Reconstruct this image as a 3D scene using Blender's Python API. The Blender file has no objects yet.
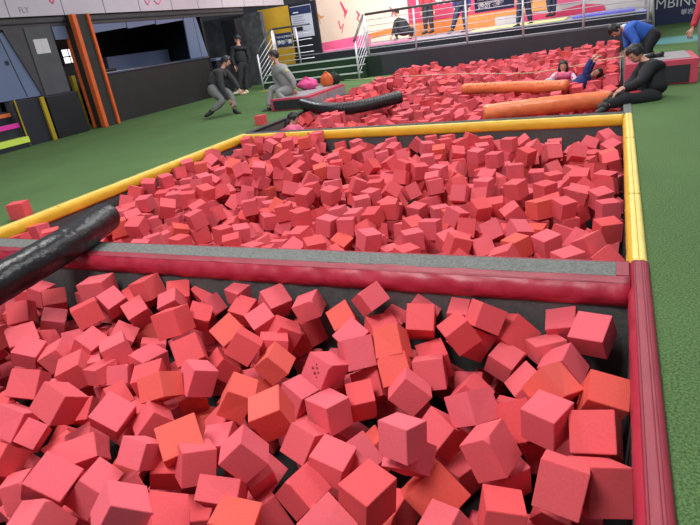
import bpy, bmesh, math, random
from mathutils import Vector, Matrix, Quaternion, noise
random.seed(7)
SC = bpy.context.scene
COL = SC.collection

# ------------------------------------------------------------------ materials
def node(nt, t, **kw):
    n = nt.nodes.new(t)
    for k, v in kw.items():
        if k in n.inputs: n.inputs[k].default_value = v
        else: setattr(n, k, v)
    return n
def mat(name, col, rough=.6, var=.0, scale=8., bump=.0, bscale=60., metal=0., emit=None, spec=.5, coat=0., sheen=0.):
    m = bpy.data.materials.new(name); m.use_nodes = True; nt = m.node_tree
    b = nt.nodes['Principled BSDF']
    b.inputs['Base Color'].default_value = (*col, 1); b.inputs['Roughness'].default_value = rough
    b.inputs['Metallic'].default_value = metal; b.inputs['Specular IOR Level'].default_value = spec
    b.inputs['Coat Weight'].default_value = coat
    b.inputs['Sheen Weight'].default_value = sheen
    tc = nt.nodes.new('ShaderNodeTexCoord')
    if var:
        n = node(nt, 'ShaderNodeTexNoise', Scale=scale, Detail=6.); r = nt.nodes.new('ShaderNodeValToRGB')
        r.color_ramp.elements[0].position = .3; r.color_ramp.elements[1].position = .7
        r.color_ramp.elements[0].color = (*[c*(1-var) for c in col], 1)
        r.color_ramp.elements[1].color = (*[min(1, c*(1+var)) for c in col], 1)
        nt.links.new(tc.outputs['Object'], n.inputs['Vector']); nt.links.new(n.outputs['Fac'], r.inputs[0])
        nt.links.new(r.outputs[0], b.inputs['Base Color'])
    if bump:
        n = node(nt, 'ShaderNodeTexNoise', Scale=bscale, Detail=4.); bp = node(nt, 'ShaderNodeBump', Strength=bump, Distance=.01)
        nt.links.new(tc.outputs['Object'], n.inputs['Vector']); nt.links.new(n.outputs['Fac'], bp.inputs['Height'])
        nt.links.new(bp.outputs[0], b.inputs['Normal'])
    if emit:
        b.inputs['Emission Color'].default_value = (*emit[0], 1); b.inputs['Emission Strength'].default_value = emit[1]
    return m
M = {}
def mk(n, *a, **k): M[n] = mat(n, *a, **k)
FOAM = [(.69, .112, .135), (.68, .090, .100), (.71, .105, .084)]
foams = []
for k, c in enumerate(FOAM):
    row = []
    for j in range(4):
        f = 1 + (j-1.5)*.07
        row.append(mat(['pink_foam', 'red_foam', 'orange_foam'][k]+'_'+'abcd'[j], (c[0]*(.97+.02*j), c[1]*f, c[2]*(f+.05*(j % 2))), .85, var=.05, scale=14, bump=.12, bscale=180, spec=.25))
    foams.append(row)
def turf_mat():
    m = bpy.data.materials.new('green_turf'); m.use_nodes = True; nt = m.node_tree; b = nt.nodes['Principled BSDF']
    tc = nt.nodes.new('ShaderNodeTexCoord')
    n1 = node(nt, 'ShaderNodeTexNoise', Scale=95., Detail=5., Roughness=.75); n2 = node(nt, 'ShaderNodeTexNoise', Scale=1.1, Detail=3.)
    r1 = nt.nodes.new('ShaderNodeValToRGB'); r1.color_ramp.elements[0].position = .36; r1.color_ramp.elements[1].position = .66
    r1.color_ramp.elements[0].color = (.035, .085, .025, 1); r1.color_ramp.elements[1].color = (.19, .33, .12, 1)
    mx = nt.nodes.new('ShaderNodeMix'); mx.data_type = 'RGBA'; mx.blend_type = 'MULTIPLY'; mx.inputs[0].default_value = .35
    for n in (n1, n2): nt.links.new(tc.outputs['Object'], n.inputs['Vector'])
    nt.links.new(n1.outputs['Fac'], r1.inputs[0]); nt.links.new(r1.outputs[0], mx.inputs[6]); nt.links.new(n2.outputs['Fac'], mx.inputs[7])
    nt.links.new(mx.outputs[2], b.inputs['Base Color']); b.inputs['Roughness'].default_value = .85; b.inputs['Specular IOR Level'].default_value = .2
    bp = node(nt, 'ShaderNodeBump', Strength=.6, Distance=.02); nt.links.new(n1.outputs['Fac'], bp.inputs['Height']); nt.links.new(bp.outputs[0], b.inputs['Normal'])
    return m
M['turf'] = turf_mat()
def bands_mat(name, cols, axis=2, scale=1., rough=.6):
    """procedural streaky mural paint: noise-distorted colour field"""
    m = bpy.data.materials.new(name); m.use_nodes = True; nt = m.node_tree; b = nt.nodes['Principled BSDF']
    tc = nt.nodes.new('ShaderNodeTexCoord'); mp = node(nt, 'ShaderNodeMapping'); mp.inputs['Scale'].default_value = (.5*scale, 1, 1.6*scale)
    mp.inputs['Rotation'].default_value = (0, .5, 0)
    n = node(nt, 'ShaderNodeTexNoise', Scale=1.3, Detail=1., Distortion=.3); r = nt.nodes.new('ShaderNodeValToRGB')
    r.color_ramp.interpolation = 'CONSTANT' if len(cols) > 3 else 'LINEAR'
    while len(r.color_ramp.elements) < len(cols): r.color_ramp.elements.new(.5)
    for i, c in enumerate(cols):
        r.color_ramp.elements[i].position = .3+.4*i/len(cols); r.color_ramp.elements[i].color = (*c, 1)
    nt.links.new(tc.outputs['Object'], mp.inputs[0]); nt.links.new(mp.outputs[0], n.inputs['Vector'])
    nt.links.new(n.outputs['Fac'], r.inputs[0]); nt.links.new(r.outputs[0], b.inputs['Base Color']); b.inputs['Roughness'].default_value = rough
    return m
mk('carpet', (.095, .10, .10), .95, var=.16, scale=45, bump=.3, bscale=120, spec=.1)
mk('carpet_light', (.165, .175, .165), .95, var=.3, scale=60, bump=.4, bscale=120, spec=.1)
mk('black_under', (.012, .01, .011), .95)
mk('red_vinyl', (.40, .022, .05), .42, var=.10, scale=5, bump=.35, bscale=14, spec=.5)
mk('red_vinyl_dull', (.27, .022, .042), .5, var=.12, scale=6, bump=.25, bscale=22)
mk('red_stitch', (.26, .03, .05), .7)
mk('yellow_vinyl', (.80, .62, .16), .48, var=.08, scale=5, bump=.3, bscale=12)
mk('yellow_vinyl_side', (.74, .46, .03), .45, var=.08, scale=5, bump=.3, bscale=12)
mk('yellow_stitch', (.5, .33, .05), .7)
mk('black_vinyl', (.008, .008, .010), .30, bump=.8, bscale=16, spec=.45)
mk('black_rubber', (.013, .015, .018), .4, bump=.3, bscale=30)
mk('black_glint', (.32, .34, .37), .3, metal=.5)
mk('orange_vinyl', (.80, .20, .07), .36, var=.12, scale=7, bump=.4, bscale=18)
mk('orange_light', (.9, .42, .16), .5)
mk('dark_panel', (.030, .032, .042), .6, var=.15, scale=2)
mk('dark_green', (.006, .02, .012), .8, var=.2, scale=20)
mk('stair_green', (.012, .045, .018), .9, var=.3, scale=40)
mk('nosing', (.50, .58, .53), .5)
mk('steel', (.72, .72, .78), .4, metal=.2)
mk('steel_dark', (.10, .11, .11), .4, metal=.5)
mk('board_black', (.012, .014, .022), .5)
mk('poster_white', (.55, .57, .68), .5, var=.04, scale=3)
mk('poster_navy', (.02, .03, .10), .5)
mk('text_grey', (.20, .21, .26), .6)
mk('text_white', (.85, .87, .9), .5)
mk('navy', (.022, .034, .105), .55, var=.1, scale=2)
mk('fascia', (.58, .545, .62), .22, var=.03, scale=2)
mk('fascia_seam', (.06, .06, .08), .6)
mk('soffit', (.05, .05, .058), .55, var=.2, scale=3)
mk('grey_wall', (.075, .08, .095), .65, var=.12, scale=3)
mk('stone_wall', (.085, .09, .10), .85, var=.4, scale=4)
mk('blue_panel', (.14, .19, .32), .3, var=.1, scale=1)
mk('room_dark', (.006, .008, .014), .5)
mk('counter', (.020, .019, .021), .55, var=.15, scale=3)
mk('counter_top', (.05, .07, .12), .12, spec=.8)
mk('dark_base', (.012, .015, .026), .6, var=.1)
mk('paper', (.62, .62, .66), .6)
mk('orange_pad', (.75, .13, .025), .5, var=.1, scale=9, bump=.3)
mk('pillar_dark', (.022, .024, .022), .7, var=.2, scale=6)
mk('yellow_paint', (.42, .30, .012), .6, var=.12, scale=2)
mk('yellow_wall', (.62, .37, .03), .6, var=.15, scale=2)
mk('lime', (.68, .9, .12), .5)
mk('magenta', (.8, .04, .42), .5)
mk('neon_orange', (.9, .2, .07), .5)
mk('window_lit', (.9, .9, .9), .5, emit=((1, 1, 1), 1.5))
mk('pink_block', (.56, .06, .11), .5, var=.1, scale=7, bump=.2, bscale=14)
mk('block_grey', (.30, .27, .29), .6, var=.08, scale=8, bump=.1)
mk('block_dark', (.022, .022, .028), .6, var=.1)
mk('speaker', (.008, .010, .016), .6)
mk('blue_mat', (.13, .13, .62), .5, var=.25, scale=4)
mk('yellow_mat', (.80, .78, .32), .5, var=.1, scale=3)
mk('pink_mat', (.78, .13, .27), .5, var=.12, scale=3)
mk('deck_grey', (.27, .27, .31), .5, var=.2, scale=3)
mk('deck_black', (.014, .016, .026), .55)
mk('peach', (.95, .74, .60), .6, var=.06, scale=.6)
mk('mural_magenta', (.62, .045, .12), .6, var=.15, scale=1.2)
mk('mural_orange', (.85, .24, .06), .6, var=.2, scale=1.5)
mk('mural_brown', (.74, .32, .10), .6, var=.15, scale=1.5)
mk('mural_white', (.52, .48, .48), .6, var=.1, scale=2)
mk('mural_red', (.80, .06, .13), .6)
mk('rope', (.62, .55, .36), .8)
mk('sleeve_white', (.6, .55, .6), .7)
mk('skin', (.52, .27, .19), .55, var=.04, scale=20)
mk('pit_red', (.25, .02, .035), .8)
mk('lips', (.42, .10, .09), .5)
mk('eye_white', (.8, .8, .8), .3)
mk('hair', (.010, .009, .011), .5, bump=.6, bscale=70)
mk('cloth_black', (.012, .013, .018), .85, bump=.3, bscale=25)
mk('cloth_charcoal', (.028, .030, .034), .85, bump=.3, bscale=25)
mk('cloth_grey', (.27, .27, .27), .85, var=.08, bump=.3, bscale=25)
mk('cloth_midgrey', (.17, .18, .18), .85, var=.08, bump=.3, bscale=25)
mk('cloth_blue', (.03, .12, .52), .8, var=.08, bump=.3, bscale=25)
mk('cloth_deck', (.010, .016, .045), .8, bump=.3, bscale=25)
mk('cloth_navy', (.012, .022, .13), .8, var=.08, bump=.3, bscale=25)
mk('cloth_pink', (.72, .13, .25), .8, var=.1, bump=.3, bscale=25)
mk('cloth_red', (.42, .03, .05), .8, var=.1, bump=.3, bscale=25)
mk('white_cloth', (.7, .7, .74), .8)
mk('hot_pink', (.82, .10, .32), .7, bump=.4, bscale=20)
mk('bag_orange', (.62, .13, .03), .6, bump=.3, bscale=20)
mk('bag_dark', (.01, .03, .022), .6, bump=.3, bscale=20)
mk('shoe_dark', (.012, .012, .014), .6)
mk('shoe_light', (.6, .58, .4), .6)
mk('logo_yellow', (.50, .52, .22), .6)

# ------------------------------------------------------------------ mesh helpers
def link(o, parent=None):
    COL.objects.link(o)
    if parent: o.parent = parent
    return o
def obj(name, bm, m, parent=None, smooth=False, loc=None):
    me = bpy.data.meshes.new(name)
    bmesh.ops.recalc_face_normals(bm, faces=bm.faces)
    if loc is not None:
        bmesh.ops.translate(bm, verts=bm.verts, vec=-Vector(loc))
    bm.to_mesh(me); bm.free()
    for mm in (m if isinstance(m, (list, tuple)) else [m]): me.materials.append(M[mm] if isinstance(mm, str) else mm)
    if smooth:
        for p in me.polygons: p.use_smooth = True
    o = bpy.data.objects.new(name, me)
    if loc is not None: o.location = loc
    return link(o, parent)
def tag(o, label=None, cat=None, group=None, kind=None):
    if label: o['label'] = label
    if cat: o['category'] = cat
    if group: o['group'] = group
    if kind: o['kind'] = kind
    return o
def empty(name, label, cat, loc=(0, 0, 0), group=None):
    o = bpy.data.objects.new(name, None); o.empty_display_size = .1; o.location = loc
    link(o); tag(o, label, cat, group); return o
def local(o, root):           # keep world placement when parented to an Empty at a location
    o.parent = root; o.matrix_parent_inverse = Matrix.Translation(-root.location); return o
def part(name, bm, m, root, smooth=False, label=None):
    o = obj(name, bm, m, None, smooth); local(o, root)
    if label: o['label'] = label
    return o
def subpart(name, bm, m, par, smooth=False):
    o = obj(name, bm, m, None, smooth); o.parent = par; return o
def box(bm, x0, x1, y0, y1, z0, z1, bev=0., mi=0):
    r = bmesh.ops.create_cube(bm, size=1); vs = r['verts']
    for v in vs: v.co = Vector(((x0+x1)/2+v.co.x*(x1-x0), (y0+y1)/2+v.co.y*(y1-y0), (z0+z1)/2+v.co.z*(z1-z0)))
    fs = {f for v in vs for f in v.link_faces}
    for f in fs: f.material_index = mi
    if bev:
        es = {e for f in fs for e in f.edges}
        bmesh.ops.bevel(bm, geom=list(es), offset=bev, segments=2, affect='EDGES', profile=.6)
    return bm
def B(*a, **k): return box(bmesh.new(), *a, **k)
def prism(pts, d, bev=0.):
    """pts: 3D polygon, d: extrusion vector"""
    bm = bmesh.new(); d = Vector(d)
    a = [bm.verts.new(p) for p in pts]; b = [bm.verts.new(Vector(p)+d) for p in pts]
    bm.faces.new(a); bm.faces.new(b[::-1])
    for i in range(len(a)): bm.faces.new((a[i], a[(i+1) % len(a)], b[(i+1) % len(a)], b[i]))
    if bev: bmesh.ops.bevel(bm, geom=list(bm.edges), offset=bev, segments=1, affect='EDGES')
    return bm
def tube(bm, pts, rad, seg=10, cap=True, mi=0):
    pts = [Vector(p) for p in pts]; n = len(pts)
    rads = rad if isinstance(rad, (list, tuple)) else [rad]*n
    t0 = (pts[1]-pts[0]).normalized(); up = Vector((0, 0, 1)) if abs(t0.z) < .9 else Vector((0, 1, 0))
    u = t0.cross(up).normalized(); rings = []
    for i, p in enumerate(pts):
        t = ((pts[min(i+1, n-1)]-pts[i]).normalized() + (pts[i]-pts[max(i-1, 0)]).normalized()).normalized()
        u = (u - t*u.dot(t)).normalized(); w = t.cross(u)
        r = rads[i]; rx, ry = r if isinstance(r, tuple) else (r, r)
        rings.append([bm.verts.new(p+u*math.cos(2*math.pi*k/seg)*rx+w*math.sin(2*math.pi*k/seg)*ry) for k in range(seg)])
    for a, b in zip(rings, rings[1:]):
        for k in range(seg):
            f = bm.faces.new((a[k], a[(k+1) % seg], b[(k+1) % seg], b[k])); f.material_index = mi
    if cap:
        for r in (rings[0], rings[-1][::-1]):
            f = bm.faces.new(r); f.material_index = mi
    return bm
def ball(bm, c, r, sub=2, rot=None):
    res = bmesh.ops.create_icosphere(bm, subdivisions=sub, radius=1)
    for v in res['verts']:
        p = Vector((v.co.x*r[0], v.co.y*r[1], v.co.z*r[2]))
        if rot: p = rot @ p
        v.co = p+Vector(c)
    return bm
def text_obj(name, s, size, m, origin, xdir, up, parent_root=None, depth=.004, bold=0.):
    cu = bpy.data.curves.new(name, 'FONT'); cu.body = s; cu.size = size; cu.extrude = depth; cu.offset = bold
    t = bpy.data.objects.new('tmp_text', cu); COL.objects.link(t)
    bpy.context.view_layer.update()
    me = bpy.data.meshes.new_from_object(t.evaluated_get(bpy.context.evaluated_depsgraph_get()))
    COL.objects.unlink(t); bpy.data.objects.remove(t)
    x = Vector(xdir).normalized(); u = Vector(up).normalized(); nrm = x.cross(u)
    mt = Matrix((x, u, nrm)).transposed().to_4x4(); mt.translation = Vector(origin)
    me.transform(mt); me.materials.clear(); me.materials.append(M[m])
    o = bpy.data.objects.new(name, me); link(o)
    if parent_root is not None:
        if parent_root.type == 'EMPTY': local(o, parent_root)
        else: o.parent = parent_root
    return o
def nz(p, s=1.): return noise.noise(Vector(p)*s)

# ------------------------------------------------------------------ the floor, pit lining, walls
XL, XR = -5.58, .125        # inner faces of the pits
YN0, YN1 = .35, 2.83       # front pit
YM0, YM1 = 3.14, 7.56      # middle pit
YF0, YF1 = 8.0, 16.2       # far pit
ZP = -.76
fl = bmesh.new()
def rect(bm, x0, x1, y0, y1, z): 
    bm.faces.new([bm.verts.new(p) for p in ((x0, y0, z), (x1, y0, z), (x1, y1, z), (x0, y1, z))])
for a in ((-15, XL-.02, -3, 18), (XR+.02, 5, -3, 30), (XL-.02, XR+.02, -3, YN0-.02), (-15, -5.6, 18, 30), (-5.6, XR+.02, 16.2, 30)): box(fl, *a, -.05, 0)
tag(obj('floor', fl, 'turf'), kind='structure')
tag(obj('floor_pit', B(XL-.1, XR+.1, YN0-.1, YF1+.1, ZP-.05, ZP), 'black_under'), kind='structure')
tag(obj('wall_pit_left', B(XL-.10, XL, YN0, YF1, ZP, -.012), 'carpet'), kind='structure')
tag(obj('wall_pit_right', B(XR, XR+.09, YN0, YF1, ZP, -.004), 'carpet'), kind='structure')
tag(obj('wall_pit_front', B(XL, XR, YN0-.1, YN0, ZP, -.012), 'carpet'), kind='structure')
tag(obj('wall_pit_divider', B(XL, XR, YN1, YM0, ZP, .004), 'carpet'), kind='structure')
SKEW = -.049     # the far rail runs slightly askew
XC = (XL+XR)/2
o = tag(obj('wall_pit_far_divider', B(XL, XR, YM1, YM1+.22, ZP, .0), 'carpet', loc=(XC, YM1+.05, 0)), kind='structure'); o.rotation_euler.z = SKEW

# ------------------------------------------------------------------ padded edges
def pad(name, x0, x1, y0, y1, side, m, mside, label, cat='edge pad', drop=.10, h=.026, wr=.006, group=None, stitches=None, seams=(), joint=.9):
    """vinyl cap on a pit edge: rounded top plus a skirt hanging over the inner side.
       side: which way the pit lies ('-x','+x','-y','+y')"""
    along = 'y' if side in ('-x', '+x') else 'x'
    L0, L1 = (y0, y1) if along == 'y' else (x0, x1)
    w = (x1-x0) if along == 'y' else (y1-y0)
    n = max(8, int((L1-L0)/.035))
    # profile: (across 0=outer .. w=inner, z)
    top = [(0, .002), (.0, h*.6), (.012, h), (w*.3, h+.004), (w*.55, h+.002), (w*.8, h+.003), (w-.008, h-.002)]
    skirt = [(w-.008, h-.002), (w+.006, h*.3), (w+.012, -drop*.25), (w+.009, -drop*.5), (w+.014, -drop*.78), (w+.004, -drop), (w-.004, -drop)]
    def mesh(prof, sd, back):
        bm = bmesh.new(); rows = []
        for i in range(n+1):
            t = L0+(L1-L0)*i/n; row = []
            for k, (a, z) in enumerate(prof):
                g = wr*(nz((t*7, k*.8, sd), 1.)+.6*nz((t*23, k*1.3, sd+3)))
                a2 = a + (g if 0 < k < len(prof)-1 else 0)*(.9 if back else .3)
                z2 = z + (g*.6 if 0 < k < len(prof)-1 else 0)
                if back and k in (2, 3): a2 += wr*1.1*abs(math.sin(t*24+5*nz((t*2, 0, sd))))*1.6
                if side == '-x': p = (x1-a2, t, z2)
                elif side == '+x': p = (x0+a2, t, z2)
                elif side == '-y': p = (t, y1-a2, z2)
                else: p = (t, y0+a2, z2)
                row.append(bm.verts.new(p))
            rows.append(row)
        for r1, r2 in zip(rows, rows[1:]):
            for k in range(len(prof)-1): bm.faces.new((r1[k], r1[k+1], r2[k+1], r2[k]))
        for r in (rows[0], rows[-1]): bm.faces.new(r)
        return bm
    root = empty(name, label, cat, ((x0+x1)/2, (y0+y1)/2, 0), group)
    part('pad_top', mesh(top+[(w-.02, .003)], 1., False), m, root, True)
    part('pad_skirt', mesh(skirt+[(w-.012, h-.01)], 5., True), mside, root, True)
    if stitches:
        bm = bmesh.new()
        for f in stitches[1]:
            a = w*f
            if side == '-x': tube(bm, [(x1-a, L0+.01+(L1-L0-.02)*i/40, h+.0045) for i in range(41)], .0022, 4)
            elif side == '+x': tube(bm, [(x0+a, L0+.01+(L1-L0-.02)*i/40, h+.0045) for i in range(41)], .0022, 4)
            elif side == '-y': tube(bm, [(L0+.01+(L1-L0-.02)*i/40, y1-a, h+.0045) for i in range(41)], .0022, 4)
        t = L0+joint
        while t < L1-.3:
            if along == 'y': box(bm, x0+.004, x1-.004, t, t+.004, h*.7, h+.006)
            else: box(bm, t, t+.004, y0+.004, y1-.004, h*.7, h+.006)
            t += 1.85
        part('seam', bm, stitches[0], root)
    return root
pad('red_edge_pad', XR-.002, XR+.085, YN0-.15, YM0-.005, '-x', 'red_vinyl_dull', 'red_vinyl', 'dull red stitched vinyl pad capping the right edge of the front pit', stitches=('red_stitch', (.3, .42, .8)), wr=.003)
pad('red_edge_pad', XL-.10, XL+.008, YN0-.15, YM0-.005, '+x', 'red_vinyl_dull', 'red_vinyl', 'red vinyl pad on the left edge of the front pit, below the black tube', wr=.004)
pad('red_edge_pad', XL+.01, XR-.01, YN0-.10, YN0, '+y', 'red_vinyl_dull', 'red_vinyl', 'red vinyl pad on the near side of the front pit, at the photographer')
pad('red_rail_pad', XL+.01, XR-.01, YN1-.005, YN1+.105, '-y', 'red_vinyl_dull', 'red_vinyl', 'long glossy red pad with creased skirt on the rail between front and middle pits', wr=.013, cat='edge pad')
bm = tube(bmesh.new(), [(XL+.01+(XR-XL-.02)*i/60, YM0-.012, .008+.002*nz((i, 0, 0))) for i in range(61)], .013, 8)
tag(obj('red_piping', bm, 'red_vinyl_dull', smooth=True), 'thin red piping along the back edge of the grey carpeted rail', 'piping')
tag(obj('carpet_strip', B(XL+.01, XR-.075, YN1+.105, YM0-.027, .0045, .022, bev=.004), 'carpet_light'), 'flat grey carpet strip on the rail behind the long red pad', 'carpet strip')
tag(obj('corner_patch', B(XR-.075, XR-.012, YN1+.107, YM0-.027, .0045, .026, bev=.004), 'red_vinyl_dull'), 'small dull red patch at the right end of the grey carpet strip', 'corner patch')
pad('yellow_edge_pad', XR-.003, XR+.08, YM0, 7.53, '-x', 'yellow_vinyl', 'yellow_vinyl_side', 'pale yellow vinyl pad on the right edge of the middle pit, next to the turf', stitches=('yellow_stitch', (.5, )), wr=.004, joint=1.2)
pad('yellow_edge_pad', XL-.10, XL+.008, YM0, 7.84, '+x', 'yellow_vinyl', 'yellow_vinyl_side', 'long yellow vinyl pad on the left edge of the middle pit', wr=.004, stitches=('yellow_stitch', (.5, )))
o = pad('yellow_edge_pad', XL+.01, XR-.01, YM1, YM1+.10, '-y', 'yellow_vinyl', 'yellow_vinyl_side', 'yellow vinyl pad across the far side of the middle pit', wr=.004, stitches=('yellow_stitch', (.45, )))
o.rotation_euler.z = SKEW
o = tag(obj('carpet_strip', B(XL+.01, XR-.01, YM1+.105, YM1+.22, .002, .03, bev=.004), 'carpet', loc=(XC, YM1+.05, 0)), 'narrow dark grey strip behind the far yellow pad, edging the far pit', 'carpet strip'); o.rotation_euler.z = SKEW
tag(obj('black_edge_strip', B(XL-.10, XL+.01, 7.85, 12.2, .001, .03, bev=.008), 'block_dark'), 'black edge strip on the left side of the far pit', 'edge strip')
tag(obj('grey_edge_strip', B(XR-.01, XR+.08, 7.56, 9.68, .001, .014, bev=.004), 'carpet_light'), 'short grey edge strip beside the seated black-clad person', 'edge strip')

# ------------------------------------------------------------------ foam cubes
def cube_mesh(k):
    r = random.Random(k*13+1); bm = bmesh.new(); bmesh.ops.create_cube(bm, size=1)
    for v in bm.verts: v.co += Vector([r.uniform(-.022, .022) for _ in range(3)])
    if k % 4 == 1:   # a worn, clipped corner
        v = list(bm.verts)[r.randrange(8)]
        bmesh.ops.bevel(bm, geom=[v], offset=.10+.08*r.random(), affect='VERTICES')
    bmesh.ops.bevel(bm, geom=list(bm.edges), offset=.014, segments=2, affect='EDGES')
    if k % 5 == 2:   # bites out of the foam along one edge
        bmesh.ops.subdivide_edges(bm, edges=[e for e in bm.edges if e.calc_length() > .5], cuts=7, use_grid_fill=True)
        c = Vector((r.choice((-.5, .5)), r.choice((-.5, .5)), r.uniform(-.2, .2)))
        for v in bm.verts:
            d = (v.co-c).length
            if d < .13: v.co -= v.co.normalized()*(.13-d)*.55
    if k == 99:
        bmesh.ops.subdivide_edges(bm, edges=[e for e in bm.edges if e.calc_length() > .5], cuts=11, use_grid_fill=True)
    me = bpy.data.meshes.new('foam_cube')
    bmesh.ops.recalc_face_normals(bm, faces=bm.faces); bm.to_mesh(me); bm.free()
    return me
NV = 12
base_meshes = [cube_mesh(k) for k in range(NV)]
cache = {}
def foam(v, c, j):
    if (v, c, j) not in cache:
        me = base_meshes[v].copy(); me.name = 'foam_cube'; me.materials.append(foams[c][j]); cache[(v, c, j)] = me
    return cache[(v, c, j)]
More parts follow.
